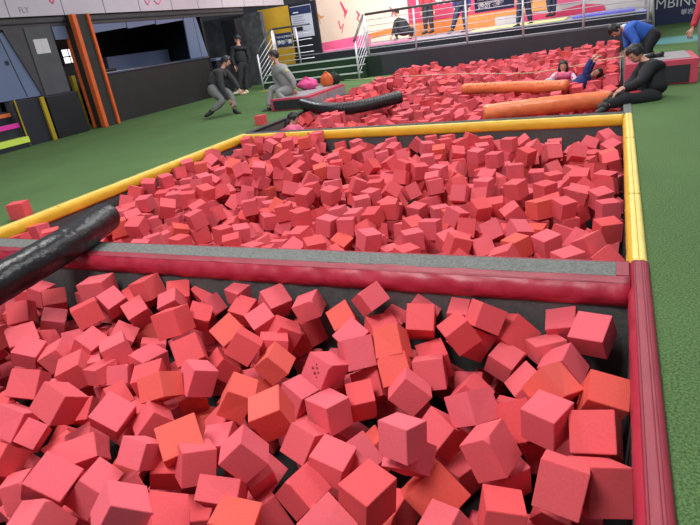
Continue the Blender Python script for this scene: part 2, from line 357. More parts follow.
DATA = [
 (5,685,-107,-209,-36,61,1,171,182,166),(-44,641,-74,-215,18,9,1,158,168,157),(-312,554,-91,-45,-245,-5,1,143,168,187),(-160,723,-110,-156,108,65,0,171,140,178),(-3,786,-97,-232,-1,-27,1,170,170,161),
 (-78,786,-81,50,245,5,0,153,160,153),(-683,417,-93,-80,-221,80,0,167,175,160),(-283,648,-48,45,243,-36,0,154,123,143),(-868,434,-100,-148,-183,43,0,161,174,174),(-543,568,-74,-67,229,16,0,138,141,155),
 (-572,700,-97,-61,238,37,2,165,157,180),(-247,669,-176,-217,46,79,2,181,205,182),(-1048,602,-87,-135,179,101,0,166,164,176),(6,901,-108,-243,1,36,2,169,165,161),(-126,616,-139,245,33,-20,1,148,167,160),
 (-19,1069,-78,34,241,55,0,170,170,151),(-459,593,-158,-184,-147,57,1,143,148,151),(-213,823,-109,-146,137,28,0,148,160,164),(-493,778,-138,51,244,-15,0,175,150,155),(-426,651,-135,-1,-247,7,0,157,161,111),
 (-677,581,-138,-187,-59,97,0,157,159,160),(-820,471,-134,-144,-182,83,0,162,135,166),(-351,865,-129,-46,225,4,0,149,137,164),(-939,636,-124,6,-233,-45,0,165,165,155),(-729,609,-128,-219,-101,24,2,192,176,172),
 (-81,899,-99,-208,-116,66,2,164,163,159),(-838,379,-128,-184,162,5,0,123,166,182),(-772,551,-111,-156,164,80,0,125,144,152),(-530,853,-94,-108,186,85,0,141,159,161),(-269,796,-162,-159,-11,149,0,164,159,165),
 (-690,747,-115,-172,15,87,2,142,176,169),(-904,527,-121,-213,94,77,0,117,183,171),(-500,461,-117,245,34,-32,2,164,159,159),(-640,450,-133,-216,-90,88,1,160,160,160),(-511,701,-154,-130,177,100,0,149,140,165),
 (-562,516,-116,-186,149,70,0,105,177,161),(-833,791,-120,-166,-45,133,0,157,160,159),(-879,726,-106,-181,124,64,2,137,172,161),(-364,510,-124,-235,50,54,0,162,163,160),(-685,888,-123,-143,-175,76,2,148,159,145),
 (-1009,933,-71,-165,109,106,1,165,172,176),(-487,922,-92,-208,-71,49,0,163,171,158),(-1232,659,-110,-184,131,102,0,164,167,164),(-279,1004,-65,114,214,49,1,146,144,146),(-416,960,-83,-187,133,52,2,165,148,173),
 (-379,1054,-76,-149,-183,-44,1,161,156,161),(-69,1002,-119,30,236,9,0,159,143,159),(-190,1031,-142,-43,-241,-29,0,139,146,132),(-181,1095,-114,-210,23,102,1,171,178,165),(-449,840,-149,62,-239,-39,1,137,141,149),
 (-234,1059,-52,-87,201,9,1,137,157,152),(-202,582,-150,-132,202,-7,0,140,154,129),(-862,665,-150,-103,211,38,0,154,143,131),(-330,943,-132,-206,-35,11,0,157,159,159),(-77,1124,-93,-244,1,-30,0,153,172,167),
 (-1200,582,-153,-223,3,44,0,162,164,164),(-1233,783,-153,-152,49,159,1,169,167,166),(-752,878,-79,-199,21,85,1,160,146,150),(-1040,458,-194,-85,233,-30,0,107,158,153),(-1385,775,-113,48,-238,-16,0,153,160,122),
 (-284,670,-107,-199,-45,130,0,152,132,149),(-539,567,-213,-194,42,136,0,181,186,181),(-921,874,-114,-209,-88,20,1,166,165,160),(-1150,580,-177,171,-151,-101,0,139,115,156),(-683,1076,-73,-26,245,10,0,152,152,125),
 (-617,857,-181,-36,-242,21,0,155,142,145),(-394,918,-123,-226,-51,-17,2,159,159,158),(-804,1100,-86,-210,-115,37,0,161,160,165),(-1137,842,-118,-151,-85,65,0,155,156,156),(-1107,484,-150,-166,-53,172,1,160,147,160),
 (-508,1071,-36,-187,-121,33,0,144,131,156),(-1654,951,-115,-209,-68,35,1,160,169,160),(-1361,958,-93,-164,-100,64,1,179,155,162),(-118,833,-128,-212,-10,-71,1,166,183,166),(-1416,1061,-64,-110,-145,139,0,179,146,214),
 (-410,702,-177,228,-23,-92,0,165,169,169),(-1319,801,-132,-165,48,142,0,138,148,153),(-1242,1089,-67,-142,-138,109,1,164,153,160),(-106,1057,-115,126,214,-9,0,141,167,101),(-1241,1030,-118,-213,-114,-6,0,154,156,156),
 (-866,972,-112,-226,60,48,2,162,171,161),(-724,1133,-176,-167,-100,71,1,174,182,174),(-1063,866,-164,248,-28,-11,0,179,184,175),(-731,1008,-122,221,83,-80,1,161,158,159),(-755,580,-165,-111,92,191,1,161,138,161),
 (-125,954,-146,-204,116,-63,0,164,166,164),(-1342,1037,-97,-38,-236,-35,0,151,151,153),(-488,1192,-98,-182,-157,43,0,175,151,178),(-1267,866,-130,-161,-170,59,0,166,139,159),(-879,928,-184,-75,-211,102,1,158,151,128),
 (-456,918,-169,-221,-38,-37,1,169,169,169),(-796,1022,-102,-230,80,25,0,153,155,153),(-266,1054,-110,-173,-9,119,1,160,168,159),(-1535,963,-142,84,-226,-17,0,166,153,153),(-551,591,-139,-132,19,200,0,153,123,154),
 (-1137,783,-144,22,248,-9,0,147,152,110),(-342,1012,-148,-214,126,-2,1,163,155,161),(-584,1070,-104,-217,103,20,2,165,146,160),(-892,1082,-110,-242,17,17,1,152,147,160),(-960,774,-135,-239,-70,-12,1,165,163,162),
 (-1448,807,-104,-209,-120,39,0,183,163,164),(-998,1016,-101,46,-230,-47,1,145,130,145),(-1112,1045,-85,-62,233,60,0,147,130,156),(-1075,1150,-111,-198,-137,7,1,165,169,172),(-1617,1042,-120,-215,-102,54,1,167,160,160),
 (-58,706,-183,-133,49,26,1,111,157,161),(-881,803,-183,-131,-60,80,2,159,169,169),(-1097,805,-158,-183,117,108,0,117,130,147),(-524,993,-102,-228,71,19,0,155,160,155),(-930,1121,-77,-33,-247,-17,0,133,145,115),
 (-481,1053,-114,-232,-88,25,1,163,160,159),(-239,912,-156,234,-15,-85,1,144,160,160),(-720,941,-120,238,68,-22,1,166,159,160),(-400,1126,-90,-238,-1,77,0,164,167,167),(-207,1178,-122,-226,53,90,0,163,176,176),
 (-1043,729,-173,-137,182,-89,1,127,172,143),(-304,1112,-86,-249,-5,6,0,112,162,165),(-1250,958,-160,-121,-199,56,0,145,155,147),(-1016,1080,-112,221,-5,-116,0,137,159,159),(-1139,1102,-91,-231,-72,37,1,158,166,165),
 (-472,1128,-120,-240,22,64,0,136,166,167),(-738,1068,-176,-155,42,167,1,165,130,163),(-1467,867,-159,-157,-150,122,1,167,169,167),(-1312,1111,-113,-214,-121,-14,1,167,167,167),(-1239,810,-170,223,108,-31,0,175,170,171),
 (5,1312,-115,186,-69,129,7),(-94,1496,-111,165,-84,-68,7),(-356,1344,-113,-14,3,61,7),(-690,1310,-120,54,-175,-52,7),(-94,1427,-177,-166,11,-25,7),
 (-240,797,-250,-46,-172,169,3),(-268,1354,-129,-43,111,217,7),(-196,1300,-127,-41,198,41,7),(-146,753,-186,-59,157,83,3),(-165,1636,-115,-96,230,9,7),
 (-471,1337,-117,15,14,-11,7),(-795,1332,-122,-88,-137,-63,7),(-1491,1324,-57,0,188,39,7),(-1,1749,-110,171,50,-172,7),(-163,1438,-145,24,-142,192,7),
 (-47,1636,-116,-66,-203,-61,7),(-1142,1306,-120,-86,152,121,7),(-1105,1397,-133,120,113,-180,7),(-273,1545,-127,-10,-208,-12,7),(-144,1968,-115,175,68,58,7),
 (-331,666,-246,-115,-125,-150,3),(-752,1639,-119,79,-138,74,7),(-226,1966,-117,-174,72,154,7),(-2,1550,-126,83,-54,-224,7),(-699,680,-186,43,-189,6,3),
 (-964,1433,-146,170,98,-23,7),(-3,1967,-119,93,149,144,7),(-439,1631,-126,170,-51,137,7),(-249,1608,-115,75,-172,80,7),(-1433,1390,-130,-120,-193,-104,7),
 (-1054,1460,-119,6,247,21,7),(-430,1944,-112,-124,64,188,7),(-83,857,-211,-126,-133,-158,3),(-2142,1335,-47,33,-187,41,7),(-1702,1534,-49,152,-81,-135,7),
 (-677,552,-252,-147,98,-96,3),(-1849,1293,-55,165,-2,187,7),(-918,1548,-118,77,-154,52,7),(16,1446,-138,46,-83,165,7),(-1607,1303,-116,-29,-216,119,7),
 (-550,1417,-114,242,58,-10,7),(-1506,1538,-118,-16,-175,177,7),(-974,1768,-118,-181,30,-2,7),(-1719,1076,-117,140,-103,114,3),(-574,1307,-118,171,-37,179,7),
 (-335,2177,-108,-243,55,-19,7),(-1767,1307,-85,47,103,47,7),(-345,1737,-116,-60,125,-38,7),(-362,1654,-149,-223,-63,9,7),(-225,1461,-143,46,21,244,7),
 (-1219,1304,-116,-42,-177,135,7),(-1489,1639,-52,-180,26,162,7),(-1183,738,-245,216,19,31,3),(-560,1744,-116,-10,173,-17,7),(-2030,1300,-115,-45,-162,-13,7),
 (-1502,1318,-121,161,28,-188,7),(-825,1868,-117,151,124,-109,7),(-594,1650,-119,-55,166,49,7),(-261,1720,-113,76,-231,-34,7),(-224,2150,-108,61,164,167,7),
 (-1126,2112,-104,185,-33,164,7),(-313,1959,-133,67,-25,-128,7),(-1265,1550,-115,2,-14,221,7),(-561,1493,-111,160,74,75,7),(-28,2077,-115,-221,115,10,7),
 (-1935,1297,-131,-211,22,-131,7),(-1132,1839,-114,2,4,121,7),(10,1296,-180,-119,-123,-150,7),(-331,1428,-118,-6,-244,40,7),(-541,2111,-108,166,-62,-172,7),
 (-487,823,-245,145,120,81,3),(-1005,1564,-137,-92,-108,71,7),(-508,1887,-123,-181,-85,-108,7),(-1741,1756,-47,16,-138,-182,7),(-108,2099,-111,-100,-116,128,7),
 (-941,1357,-181,30,164,-74,7),(-1245,2090,-104,-184,31,-166,7),(-140,2633,-86,32,102,-147,7),(-2057,1416,-54,161,72,-161,7),(-600,659,-219,65,-184,138,3),
 (-161,1307,-202,-20,-72,149,7),(-800,1418,-120,-7,189,-51,7),(-786,1951,-115,-134,111,137,7),(4,2512,-97,34,60,-240,7),(-402,1509,-138,220,6,-76,7),
 (-353,2599,-80,-147,46,189,7),(-1379,1966,-176,162,91,61,7),(-1025,612,-203,-137,-15,-186,3),(-259,1019,-209,-64,-179,45,3),(-1828,1298,-181,8,-141,28,7),
 (-370,2386,-93,-110,-150,-94,7),(-773,1655,-179,-243,52,27,7),(-901,1781,-125,149,200,-12,7),(-242,2645,-85,60,100,-123,7),(-456,1830,-142,-58,12,23,7),
 (-488,2563,-83,-8,-6,149,7),(-1489,1642,-116,-108,225,6,7),(-672,2206,-100,-60,160,25,7),(-1491,1399,-58,11,-19,-108,7),(-147,3145,-50,74,-53,-37,11),
 (-746,750,-201,46,-72,79,3),(-717,2074,-171,149,109,108,7),(-1239,1895,-109,-35,168,24,7),(-1028,2203,-91,-203,-70,-119,7),(-582,2612,-74,104,-150,91,7),
 (-1050,1080,-187,247,30,27,3),(-1374,1642,-115,173,-34,172,7),(-1296,1652,-114,-75,-152,-62,7),(-1890,1541,-51,200,150,4,7),(-1950,1841,-52,10,5,-156,7),
 (-1713,1990,-50,-121,-85,122,7),(-909,1728,-178,-89,-99,122,7),(-37,1509,-177,161,76,-158,7),(-1027,1646,-120,20,3,-190,7),(-1810,1542,-54,71,-162,72,7),
 (-323,1070,-251,121,-141,79,3),(-873,2360,-102,-46,-167,24,7),(-106,2292,-102,-169,45,-178,7),(-466,2838,-78,-145,-105,103,7),(-260,3157,-66,91,-160,42,11),
 (-241,1076,-255,141,97,126,3),(-818,2303,-155,122,47,105,7),(-1072,2481,-78,227,-30,91,7),(-442,1462,-180,9,-154,183,7),(-385,2011,-129,-163,1,-188,7),
 (-386,1349,-177,54,153,-33,7),(-796,2391,-81,79,167,-86,7),(-10,2190,-109,148,-193,56,7),(-1242,1052,-187,166,38,-176,3),(-1129,1482,-114,-173,32,177,7),
 (-1105,607,-243,-247,33,-4,3),(-1788,1072,-120,-25,13,-236,3),(-638,1444,-150,-186,-94,-81,7),(-2191,1462,-53,-3,-187,6,7),(-1463,1967,-112,161,44,56,7),
 (-1617,2318,-32,146,58,-194,7),(-1041,1441,-182,149,116,-125,7),(-1487,2414,-88,105,133,-169,7),(-860,2161,-110,75,-199,118,7),(-2177,1312,-176,-167,84,157,7),
 (-2189,2126,-51,174,-80,131,7),(-1734,2329,-34,75,-122,169,7),(-475,3162,-67,-160,-81,-161,11),(-486,1616,-186,-24,-57,-152,7),(-636,1787,-127,104,-141,49,7),
 (-2143,2209,-48,49,167,177,7),(-401,778,-222,107,-165,-154,3),(-1772,2170,-101,-9,-205,51,7),(-1572,2447,-22,4,-186,-31,7),(-1481,1633,-181,-108,148,-151,7),
 (-1184,2468,-80,-27,182,167,7),(-485,1695,-143,84,143,182,7),(-949,793,-245,158,-74,169,3),(-2145,1579,-116,-128,74,154,7),(-1394,1401,-184,-114,-123,-144,7),
 (-881,1611,-179,-140,26,193,7),(-685,1657,-183,62,164,-65,7),(-466,2207,-104,-21,-176,-17,7),(-1593,801,-249,21,-31,230,3),(-709,1071,-250,3,-30,-47,3),
 (-1381,2194,-99,140,3,-184,7),(-462,2127,-126,-167,-159,-82,7),(-59,2455,-115,224,-105,11,7),(-1668,1336,-106,142,-21,-67,7),(-222,2463,-155,171,52,-168,7),
 (-1744,1327,-149,-140,113,165,7),(-923,1996,-109,-89,-156,151,7),(-912,2075,-105,-3,-6,245,7),(-294,2495,-152,-250,-2,-4,7),(-974,1871,-113,-180,-21,-14,7),
 (-1561,1754,-54,33,2,-70,7),(-446,972,-255,140,112,112,3),(-13,705,-255,-4,-196,-3,3),(-1620,2316,-96,-101,189,79,7),(-894,1855,-118,-191,9,160,7),
 (-711,2755,-98,11,195,67,7),(-102,2869,-105,64,200,57,7),(-2183,1712,-91,-81,-124,-161,7),(-72,1707,-138,-106,129,175,7),(-558,3160,-71,42,149,-21,11),
 (-366,3278,-69,186,-42,-53,11),(-830,786,-248,-191,51,153,3),(-1183,538,-251,-138,-112,24,3),(-1424,936,-190,175,-13,-129,3),(-144,1873,-179,-55,1,-180,7),
 (-109,2078,-175,-133,-105,-170,7),(-1846,1309,-118,50,102,-120,7),(-1562,2082,-107,-148,-114,141,7),(-700,2367,-85,-172,23,-18,7),(-573,2187,-99,-130,-119,-176,7),
 (-2,2696,-88,109,164,-43,7),(-1749,1909,-55,-4,7,65,7),(-7,3150,-70,123,134,-140,11),(-2097,1310,-114,21,176,-25,7),(-1324,2420,-77,-27,164,62,7),
 (-1252,2415,-81,-66,182,32,7),(-1162,654,-261,29,233,77,3),(-682,2164,-167,111,98,118,7),(-133,1964,-179,-167,-59,-168,7),(-1600,1644,-114,228,-90,-29,7),
 (-890,2445,-74,-47,-148,-11,7),(-473,2287,-95,142,-145,86,7),(-18,2269,-105,1,5,-55,7),(-1894,2885,-29,-153,-94,-82,7),(-1599,2793,-2,147,-110,-104,7),
 (-1595,813,-118,-51,163,21,3),(-1925,1086,-184,86,-91,-142,3),(-928,620,-258,58,30,186,3),(-883,558,-258,47,170,-175,3),(-1361,1535,-178,-18,-171,-94,7),
 (-1271,2661,-66,-123,-85,144,7),(-1001,2563,-88,14,144,187,7),(-1961,2752,-20,154,-9,-195,7),(-693,812,-258,5,-3,5,3),(-933,708,-181,-31,-247,12,3),
 (-616,2066,-173,-89,-159,-81,7),(-1127,941,-183,-183,-90,-141,3),(-1246,1893,-173,-154,-183,74,7),(-688,1317,-182,169,131,93,7),(-671,2600,-137,13,-109,105,7),
 (-795,2526,-70,-136,108,134,7),(-31,2910,-85,147,113,-167,7),(-1421,1087,-157,-179,3,-2,3),(-242,2602,-149,101,213,-19,7),(-1449,2617,-76,18,-235,-41,7),
 (-2179,2018,-52,-151,123,149,7),(-2172,2355,-41,-73,141,-173,7),(-1826,1905,-52,167,48,-175,7),(-386,3176,-102,6,-58,-127,11),(-559,1745,-180,-99,-151,-70,7),
 (-1036,2730,-56,-85,121,114,7),(-937,2195,-98,180,10,-173,7),(-886,2819,-72,-75,-149,163,7),(-75,3620,-50,186,18,-154,11),(-1574,1302,-182,213,-123,31,7),
 (-1603,2327,-159,-17,-179,-174,7),(-1085,1354,-202,-14,98,-151,7),(-1735,2327,-97,158,2,163,7),(-822,1780,-145,200,-69,-114,7),(-337,2725,-80,-155,-140,45,7),
 (-94,3208,-88,-49,-221,-81,11),(-939,965,-261,-196,6,155,3),(5,1332,-245,138,54,46,7),(-163,1626,-179,-53,-130,-86,7),(-1488,2500,-80,168,-86,163,7),
 (-1135,1990,-161,-45,-204,-9,7),(-1253,2182,-101,-25,181,171,7),(-2178,2443,-28,163,83,-165,7),(-1709,2782,-5,101,133,163,7),(-1340,3218,-70,-172,-3,-180,11),
 (-1106,3185,-68,-191,-21,-159,11),(-336,3839,-37,-165,-58,56,11),(-738,865,-200,-129,-144,-139,3),(-384,940,-235,218,-63,-105,3),(-29,805,-184,170,88,-145,3),
 (-1798,1737,-110,37,-181,-165,7),(-1587,1817,-121,45,145,30,7),(-808,2776,-88,-93,-125,-124,7),(-2063,2411,-34,171,57,53,7),(-793,616,-261,-67,-115,37,3),
 (-1507,1975,-177,-80,-136,129,7),(-798,1334,-185,176,41,-168,7),(-2176,1645,-119,-56,-128,43,7),(-1729,1767,-116,102,149,-92,7),(-1325,2305,-89,-4,-182,-134,7),
 (-232,3148,-131,-185,-32,5,11),(-1241,3249,-77,214,117,3,11),(-986,3398,-62,30,168,175,11),(-688,3156,-70,180,-173,-1,11),(-4,3414,-56,16,205,26,11),
 (-584,2615,-138,-101,142,100,7),(-994,2978,-84,146,176,78,7),(-581,2838,-66,-148,96,-96,7),(-619,3231,-68,-1,181,-20,11),(-674,3479,-54,-185,-58,-146,11),
 (-593,3529,-52,-159,-14,54,11),(-1011,1060,-250,0,2,-249,3),(-1813,1402,-115,-145,-95,-145,7),(-1859,2172,-42,-80,160,97,7),(-109,4624,30,-158,-95,-168,11),
 (-1789,3476,-8,7,-12,-18,11),(-1276,603,-156,-145,203,12,3),(-899,1464,-177,76,168,-67,7),(-800,2861,-68,-63,164,49,7),(-688,2960,-70,-175,0,91,7),
 (-1822,1636,-54,-134,-74,88,7),(-1829,2394,-30,34,-231,-70,7),(-232,4892,24,74,-175,56,11),(-1412,1886,-202,-88,-195,-120,7),(-1064,2627,-68,-158,92,135,7),
 (-697,2268,-93,9,-30,192,7),(-718,2851,-73,161,39,84,7),(-2167,1932,-78,-182,111,128,7),(-2140,2595,-49,55,217,29,7),(-1676,2144,-157,122,-61,-199,7),
 (-876,3557,-55,-241,-12,-45,11),(-162,645,-239,67,147,-144,3),(-1614,1069,-247,-69,-163,-69,3),(-1586,2799,-67,27,3,139,7),(-985,2669,-80,223,-94,61,7),
 (-1589,1886,-116,-83,139,48,7),(-875,481,-242,-164,-183,43,3),(-223,1868,-176,-118,132,112,7),(-2025,1491,-138,-190,110,14,7),(-1580,2441,-84,130,211,-31,7),
 (-1243,2724,-65,-35,-159,-72,7),(-93,2213,-125,-56,-91,72,7),(-1867,1463,-115,164,-105,135,7),(-135,3137,-121,178,59,164,11),(-989,3626,-54,124,-148,124,11),
 (-222,4103,-18,-112,-108,-150,11),(-2082,1329,-179,46,-240,-49,7),(-262,1302,-182,-32,10,-190,7),(-2179,1438,-118,-147,67,-77,7),(-1151,2205,-97,-38,163,12,7),
 (-1144,2659,-69,-28,199,148,7),(-402,2923,-95,-114,2,-213,7),(-1832,2099,-44,99,151,112,7),(-773,3301,-63,121,118,147,11),(-43,3735,-40,-10,-30,234,11),
 (-815,946,-247,5,13,97,3),(-1969,1325,-245,139,-72,134,7),(-1578,2429,-149,-53,174,-3,7),(-1237,1704,-179,-47,-192,-71,7),(-1153,1681,-181,-149,98,-123,7),
 (-796,1953,-179,14,18,-147,7),(-475,2824,-142,-155,55,186,7),(9,2830,-97,-222,-23,55,7),(-983,3172,-68,-145,-105,-144,11),(-360,3614,-59,-124,-75,78,11),
 (-244,3496,-51,-104,-137,-90,11),(-175,3525,-51,178,-65,158,11),(-1521,1885,-174,40,-156,-191,7),(-813,1863,-181,-189,105,123,7),(-704,1878,-177,-128,118,-145,7),
 (-1685,1627,-113,159,-121,-70,7),(-2152,1782,-107,-244,25,14,7),(-1577,2514,-19,-190,-3,158,7),(-319,3157,-131,-5,21,169,11),(-1454,3223,-71,-144,59,184,11),
 (-594,1655,-185,-69,-181,-50,7),(-435,2373,-157,189,-18,-141,7),(-2164,1321,-114,119,-159,108,7),(-1339,2627,-71,-246,-28,-23,7),(-150,2553,-153,61,-148,56,7),
 (-2175,2669,-27,154,35,186,7),(-775,3977,-38,147,135,14,11),(-327,4742,6,66,-159,81,11),(-1269,820,-249,-146,108,117,3),(-842,2185,-168,-71,-152,-151,7),
 (6,2412,-161,-6,-2,139,7),(-1348,2031,-134,83,-66,116,7),(-1366,2985,-74,63,153,175,7),(-1261,2480,-72,-1,5,-246,7),(-1921,1720,-51,-149,67,165,7),
 (-1630,3011,-17,145,-119,133,7),(-1648,3523,-74,-28,103,-101,11),(-1215,3758,-53,-3,182,-5,11),(-915,4004,-43,135,112,-105,11),(-784,4599,-20,-116,112,122,11),
 (-239,3719,-42,-203,76,-43,11),(-12,4197,2,21,149,-199,11),(-1824,4122,11,-89,147,79,11),(-607,815,-246,148,104,100,3),(-1496,1534,-183,-224,-111,-6,7),
 (-808,2409,-144,168,26,-43,7),(-1784,1479,-130,99,218,-12,7),(-1548,2176,-164,23,-191,-155,7),(-1470,2989,-78,107,124,-106,7),(-966,2382,-129,51,-213,120,7),
 (-135,2369,-132,88,179,-137,7),(-1896,2405,-102,-127,42,-137,7),(-1604,1558,-115,19,-13,-77,7),(-1530,3206,-73,146,100,-130,11),(-1086,3413,-62,90,160,148,11),
 (-549,3971,-43,165,-18,183,11),(-499,4179,-48,-174,150,60,11),(-130,3747,-31,100,129,-115,11),(-2091,3537,-79,4,22,-229,11),(-331,602,-246,115,-125,150,3),
 (-906,1443,-243,-34,168,-8,7),(-690,1337,-244,-3,-179,-67,7),(-2102,2118,-109,149,-107,136,7),(-1663,2466,-98,-29,-235,-78,7),(-903,2960,-69,-42,168,35,7),
 (-822,2032,-131,-138,-99,81,7),(-2165,3030,-28,-9,171,35,7),(-1982,2484,-89,35,-184,17,7),(-305,3396,-59,-25,-36,25,11),(-26,3896,-19,161,109,-152,11),
 (-2161,4199,1,158,7,26,11),(-2003,1079,-138,-99,162,141,3),(-1986,1323,-182,-62,179,115,7),(-1357,1296,-181,6,-249,14,7),(-1609,2987,-80,117,-107,-77,7),
 (-1257,2868,-73,-183,-109,-112,7),(-575,2716,-74,-140,98,148,7),(-185,2050,-131,-2,-51,183,7),(-1757,4164,-47,-11,37,-162,11),(-1005,4460,-27,41,163,160,11),
 (-918,4446,-34,37,-153,74,11),(-765,3419,-64,-117,-69,-144,11),(-327,4175,-17,-132,124,125,11),(-230,3280,-63,161,-4,32,11),(-540,980,-245,-184,161,-13,3),
 (-439,1889,-184,41,33,141,7),(-313,2265,-166,-81,162,106,7),(-236,1961,-181,164,-93,143,7),(-1822,1552,-117,78,-169,65,7),(-1653,2233,-128,-110,-102,186,7),
 (-10,2574,-95,124,131,-93,7),(-1900,1648,-52,138,-86,163,7),(-1839,1988,-51,172,-38,170,7),(-1753,3810,-61,131,-213,0,11),(-649,3869,-46,-111,127,-151,11),
 (-655,4297,-26,-73,-157,158,11),(-662,5119,-1,-51,168,53,11),(-533,4797,-6,84,-105,209,11),(-431,3330,-73,-173,-176,39,11),(-2125,3840,-40,-188,74,70,11),
 (-1850,4360,19,80,-190,77,11),(-1767,3571,-5,146,-103,-103,11),(-1272,597,-247,-161,-62,-177,3),(-1178,821,-230,119,220,-3,3),(-916,1739,-242,158,-64,-25,7),
 (-533,2092,-173,-170,-81,60,7),(-454,2601,-144,-26,171,33,7),(-370,2614,-143,-191,-17,-158,7),(-2097,2314,-98,-171,-42,-173,7),(-2049,3016,-24,186,29,164,7),
 (-1882,2981,-16,-178,6,-170,7),(-1472,3555,-61,102,-167,99,11),(-1432,3924,-48,179,78,-152,11),(-1197,3312,-70,154,56,179,11),(-874,4622,-41,-63,-177,42,11),
 (-774,3622,-52,-134,-108,-141,11),(-517,3329,-64,18,-189,2,11),(-437,3403,-59,190,-6,-3,11),(-450,4379,-39,-180,128,104,11),(-143,3945,-25,-41,-185,-29,11),
 (-1778,3223,-17,110,-127,144,11),(-1670,3388,-51,112,-98,47,11),(-156,889,-177,143,-56,-171,3),(-1267,1525,-179,-10,246,-27,7),(-342,2684,-128,28,-226,-102,7),
 (-1791,2242,-130,123,-127,53,7),(-1643,1408,-118,-142,-107,116,7),(-1112,2738,-59,95,-182,99,7),(-1602,3229,-77,-177,11,176,11),(-1124,3289,-66,22,1,-212,11),
 (-885,4076,-45,39,222,-48,11),(-17,4429,27,-138,-101,59,11),(-1970,4941,30,54,151,187,11),(-1352,946,-182,18,-167,-173,3),(-1655,838,-256,180,-29,165,3),
 (-1050,457,-256,-18,-178,-22,3),(-1157,2450,-140,-33,-182,-49,7),(-662,1778,-186,224,-68,77,7),(-94,2682,-151,-189,45,149,7),(-87,2802,-150,-140,-90,-154,7),
 (-1947,2332,-97,-9,220,17,7),(-1608,1949,-160,39,-90,37,7),(-1524,1396,-120,237,-79,8,7),(-550,2923,-114,-26,184,139,7),(-1613,1812,-57,116,-88,168,7),
 (-1102,4357,-32,-151,-86,-145,11),(-731,4042,-50,107,56,50,11),(-667,4106,-34,149,-120,-66,11),(-147,3600,-54,-5,-20,158,11),(-125,4189,-10,53,-165,58,11),
 (-4,3223,-68,-19,26,-209,11),(-1820,4447,11,129,176,-43,11),(-1043,942,-246,148,102,-146,3),(-1493,1081,-121,185,-4,168,3),(-809,1656,-243,-146,63,-192,7),
 (-468,1335,-245,-60,168,-169,7),(-1377,1637,-181,-56,202,-10,7),(-1042,2210,-158,0,185,-77,7),(-1044,2435,-139,29,-184,-162,7),(-716,1423,-183,-96,149,87,7),
 (-354,2177,-169,191,-42,-155,7),(-880,1322,-243,-168,54,-53,7),(-1306,3335,-69,-23,-187,-164,11),(-1329,3742,-54,77,175,-58,11),(-1235,4234,-37,127,94,-173,11),
 (-1075,3764,-51,11,4,-224,11),(-768,3748,-47,180,-42,163,11),(-799,5014,-8,7,-4,-137,11),(-543,4331,-24,78,104,123,11),(-1965,4053,-5,-142,125,160,11),
 (-1910,4137,-28,59,209,98,11),(-1675,827,-180,17,-31,140,3),(-465,727,-249,-149,-100,-139,3),(-769,1739,-178,-174,-76,63,7),(-543,1871,-176,-26,-102,211,7),
 (-616,2389,-148,98,-125,-187,7),(-1462,2124,-168,100,-229,5,7),(-866,3401,-128,-171,-182,-4,11),(-1719,3358,-103,-94,8,-195,11),(-1436,4114,-47,182,-22,-134,11),
 (-1316,4697,-32,-20,180,106,11),(-1027,3531,-57,68,-167,84,11),(-680,4566,-21,237,-39,-44,11),(-472,3489,-60,-133,-119,-134,11),(-470,5021,7,-104,-157,-164,11),
 (-53,3828,-28,-148,-199,-9,11),(-14,4299,12,-82,-156,-82,11),(-1858,5165,33,69,-144,82,11),(-960,701,-248,-137,153,112,3),(-1486,1307,-244,-183,-33,159,7),
 (-1152,1321,-245,206,-128,60,7),(-377,1328,-242,-168,58,164,7),(-807,2712,-126,13,164,20,7),(-127,2283,-166,-167,65,160,7),(-2142,2874,-84,-47,134,48,7),
 (-1923,2892,-87,-203,3,-140,7),(-1814,2393,-93,-105,-133,-108,7),(-1835,2898,-66,-103,146,158,7),(-1575,2633,-70,106,132,-116,7),(-942,1650,-160,-97,192,125,7),
 (-805,2939,-67,76,151,-80,7),(-755,1576,-237,-15,-129,-50,7),(-654,2447,-137,103,-48,-105,7),(-1631,2918,-18,-157,140,133,7),(-236,4779,-45,99,152,155,11),
 (-1432,3292,-69,-7,-5,-184,11),(-1332,4014,-47,-24,180,16,11),(-1308,4228,-46,88,-157,107,11),(-990,4082,-40,125,-85,147,11),(-952,4651,-20,-29,-12,-94,11),
 (-409,3554,-76,-234,74,-44,11),(-348,4989,19,-141,89,126,11),(-212,3845,-55,157,-111,159,11),(-116,4842,38,87,172,-58,11),(-2201,3593,-81,0,173,-179,11),
 (-2184,3677,-66,-84,-72,128,11),(-2195,3796,-46,-22,140,194,11),(-941,1046,-246,177,18,15,3),(-1278,1055,-247,14,11,-248,3),(-96,680,-253,-133,119,-102,3),
 (-1133,849,-249,69,-167,49,3),(-1039,727,-250,-187,40,20,3),(-1596,2440,-212,-165,40,181,7),(-139,1532,-244,-97,148,99,7),(-694,2689,-136,144,-74,166,7),
 (-1904,1558,-114,-132,-90,113,7),(-1431,2036,-180,19,-249,3,7),(-252,2712,-81,130,-112,136,7),(-1785,2526,-62,216,77,-45,7),(-1726,1413,-127,49,-7,137,7),
 (-1589,4102,-47,-22,160,-190,11),(-1512,4463,-36,165,51,-156,11),(-1320,3421,-62,-97,132,177,11),(-1314,3845,-62,198,88,-124,11),(-1099,4087,-42,132,-112,-157,11),
 (-860,5621,13,-193,-148,5,11),(-764,5505,9,146,27,193,11),(-474,4283,-55,-179,56,163,11),(-411,4529,-32,148,28,-107,11),(-474,5653,29,166,64,-161,11),
 (-262,4186,-13,-156,-41,-187,11),(-2102,4368,10,-153,88,-86,11),(-1935,5167,34,-142,2,18,11),(-624,1076,-245,-5,171,183,3),(-1133,475,-252,174,55,-162,3),
 (-802,1324,-246,121,127,-120,7),(-1134,2190,-162,-90,-114,-86,7),(-126,1509,-179,127,-121,-131,7),(-132,2627,-151,-148,-88,-137,7),(-3,1743,-174,96,-67,159,7),
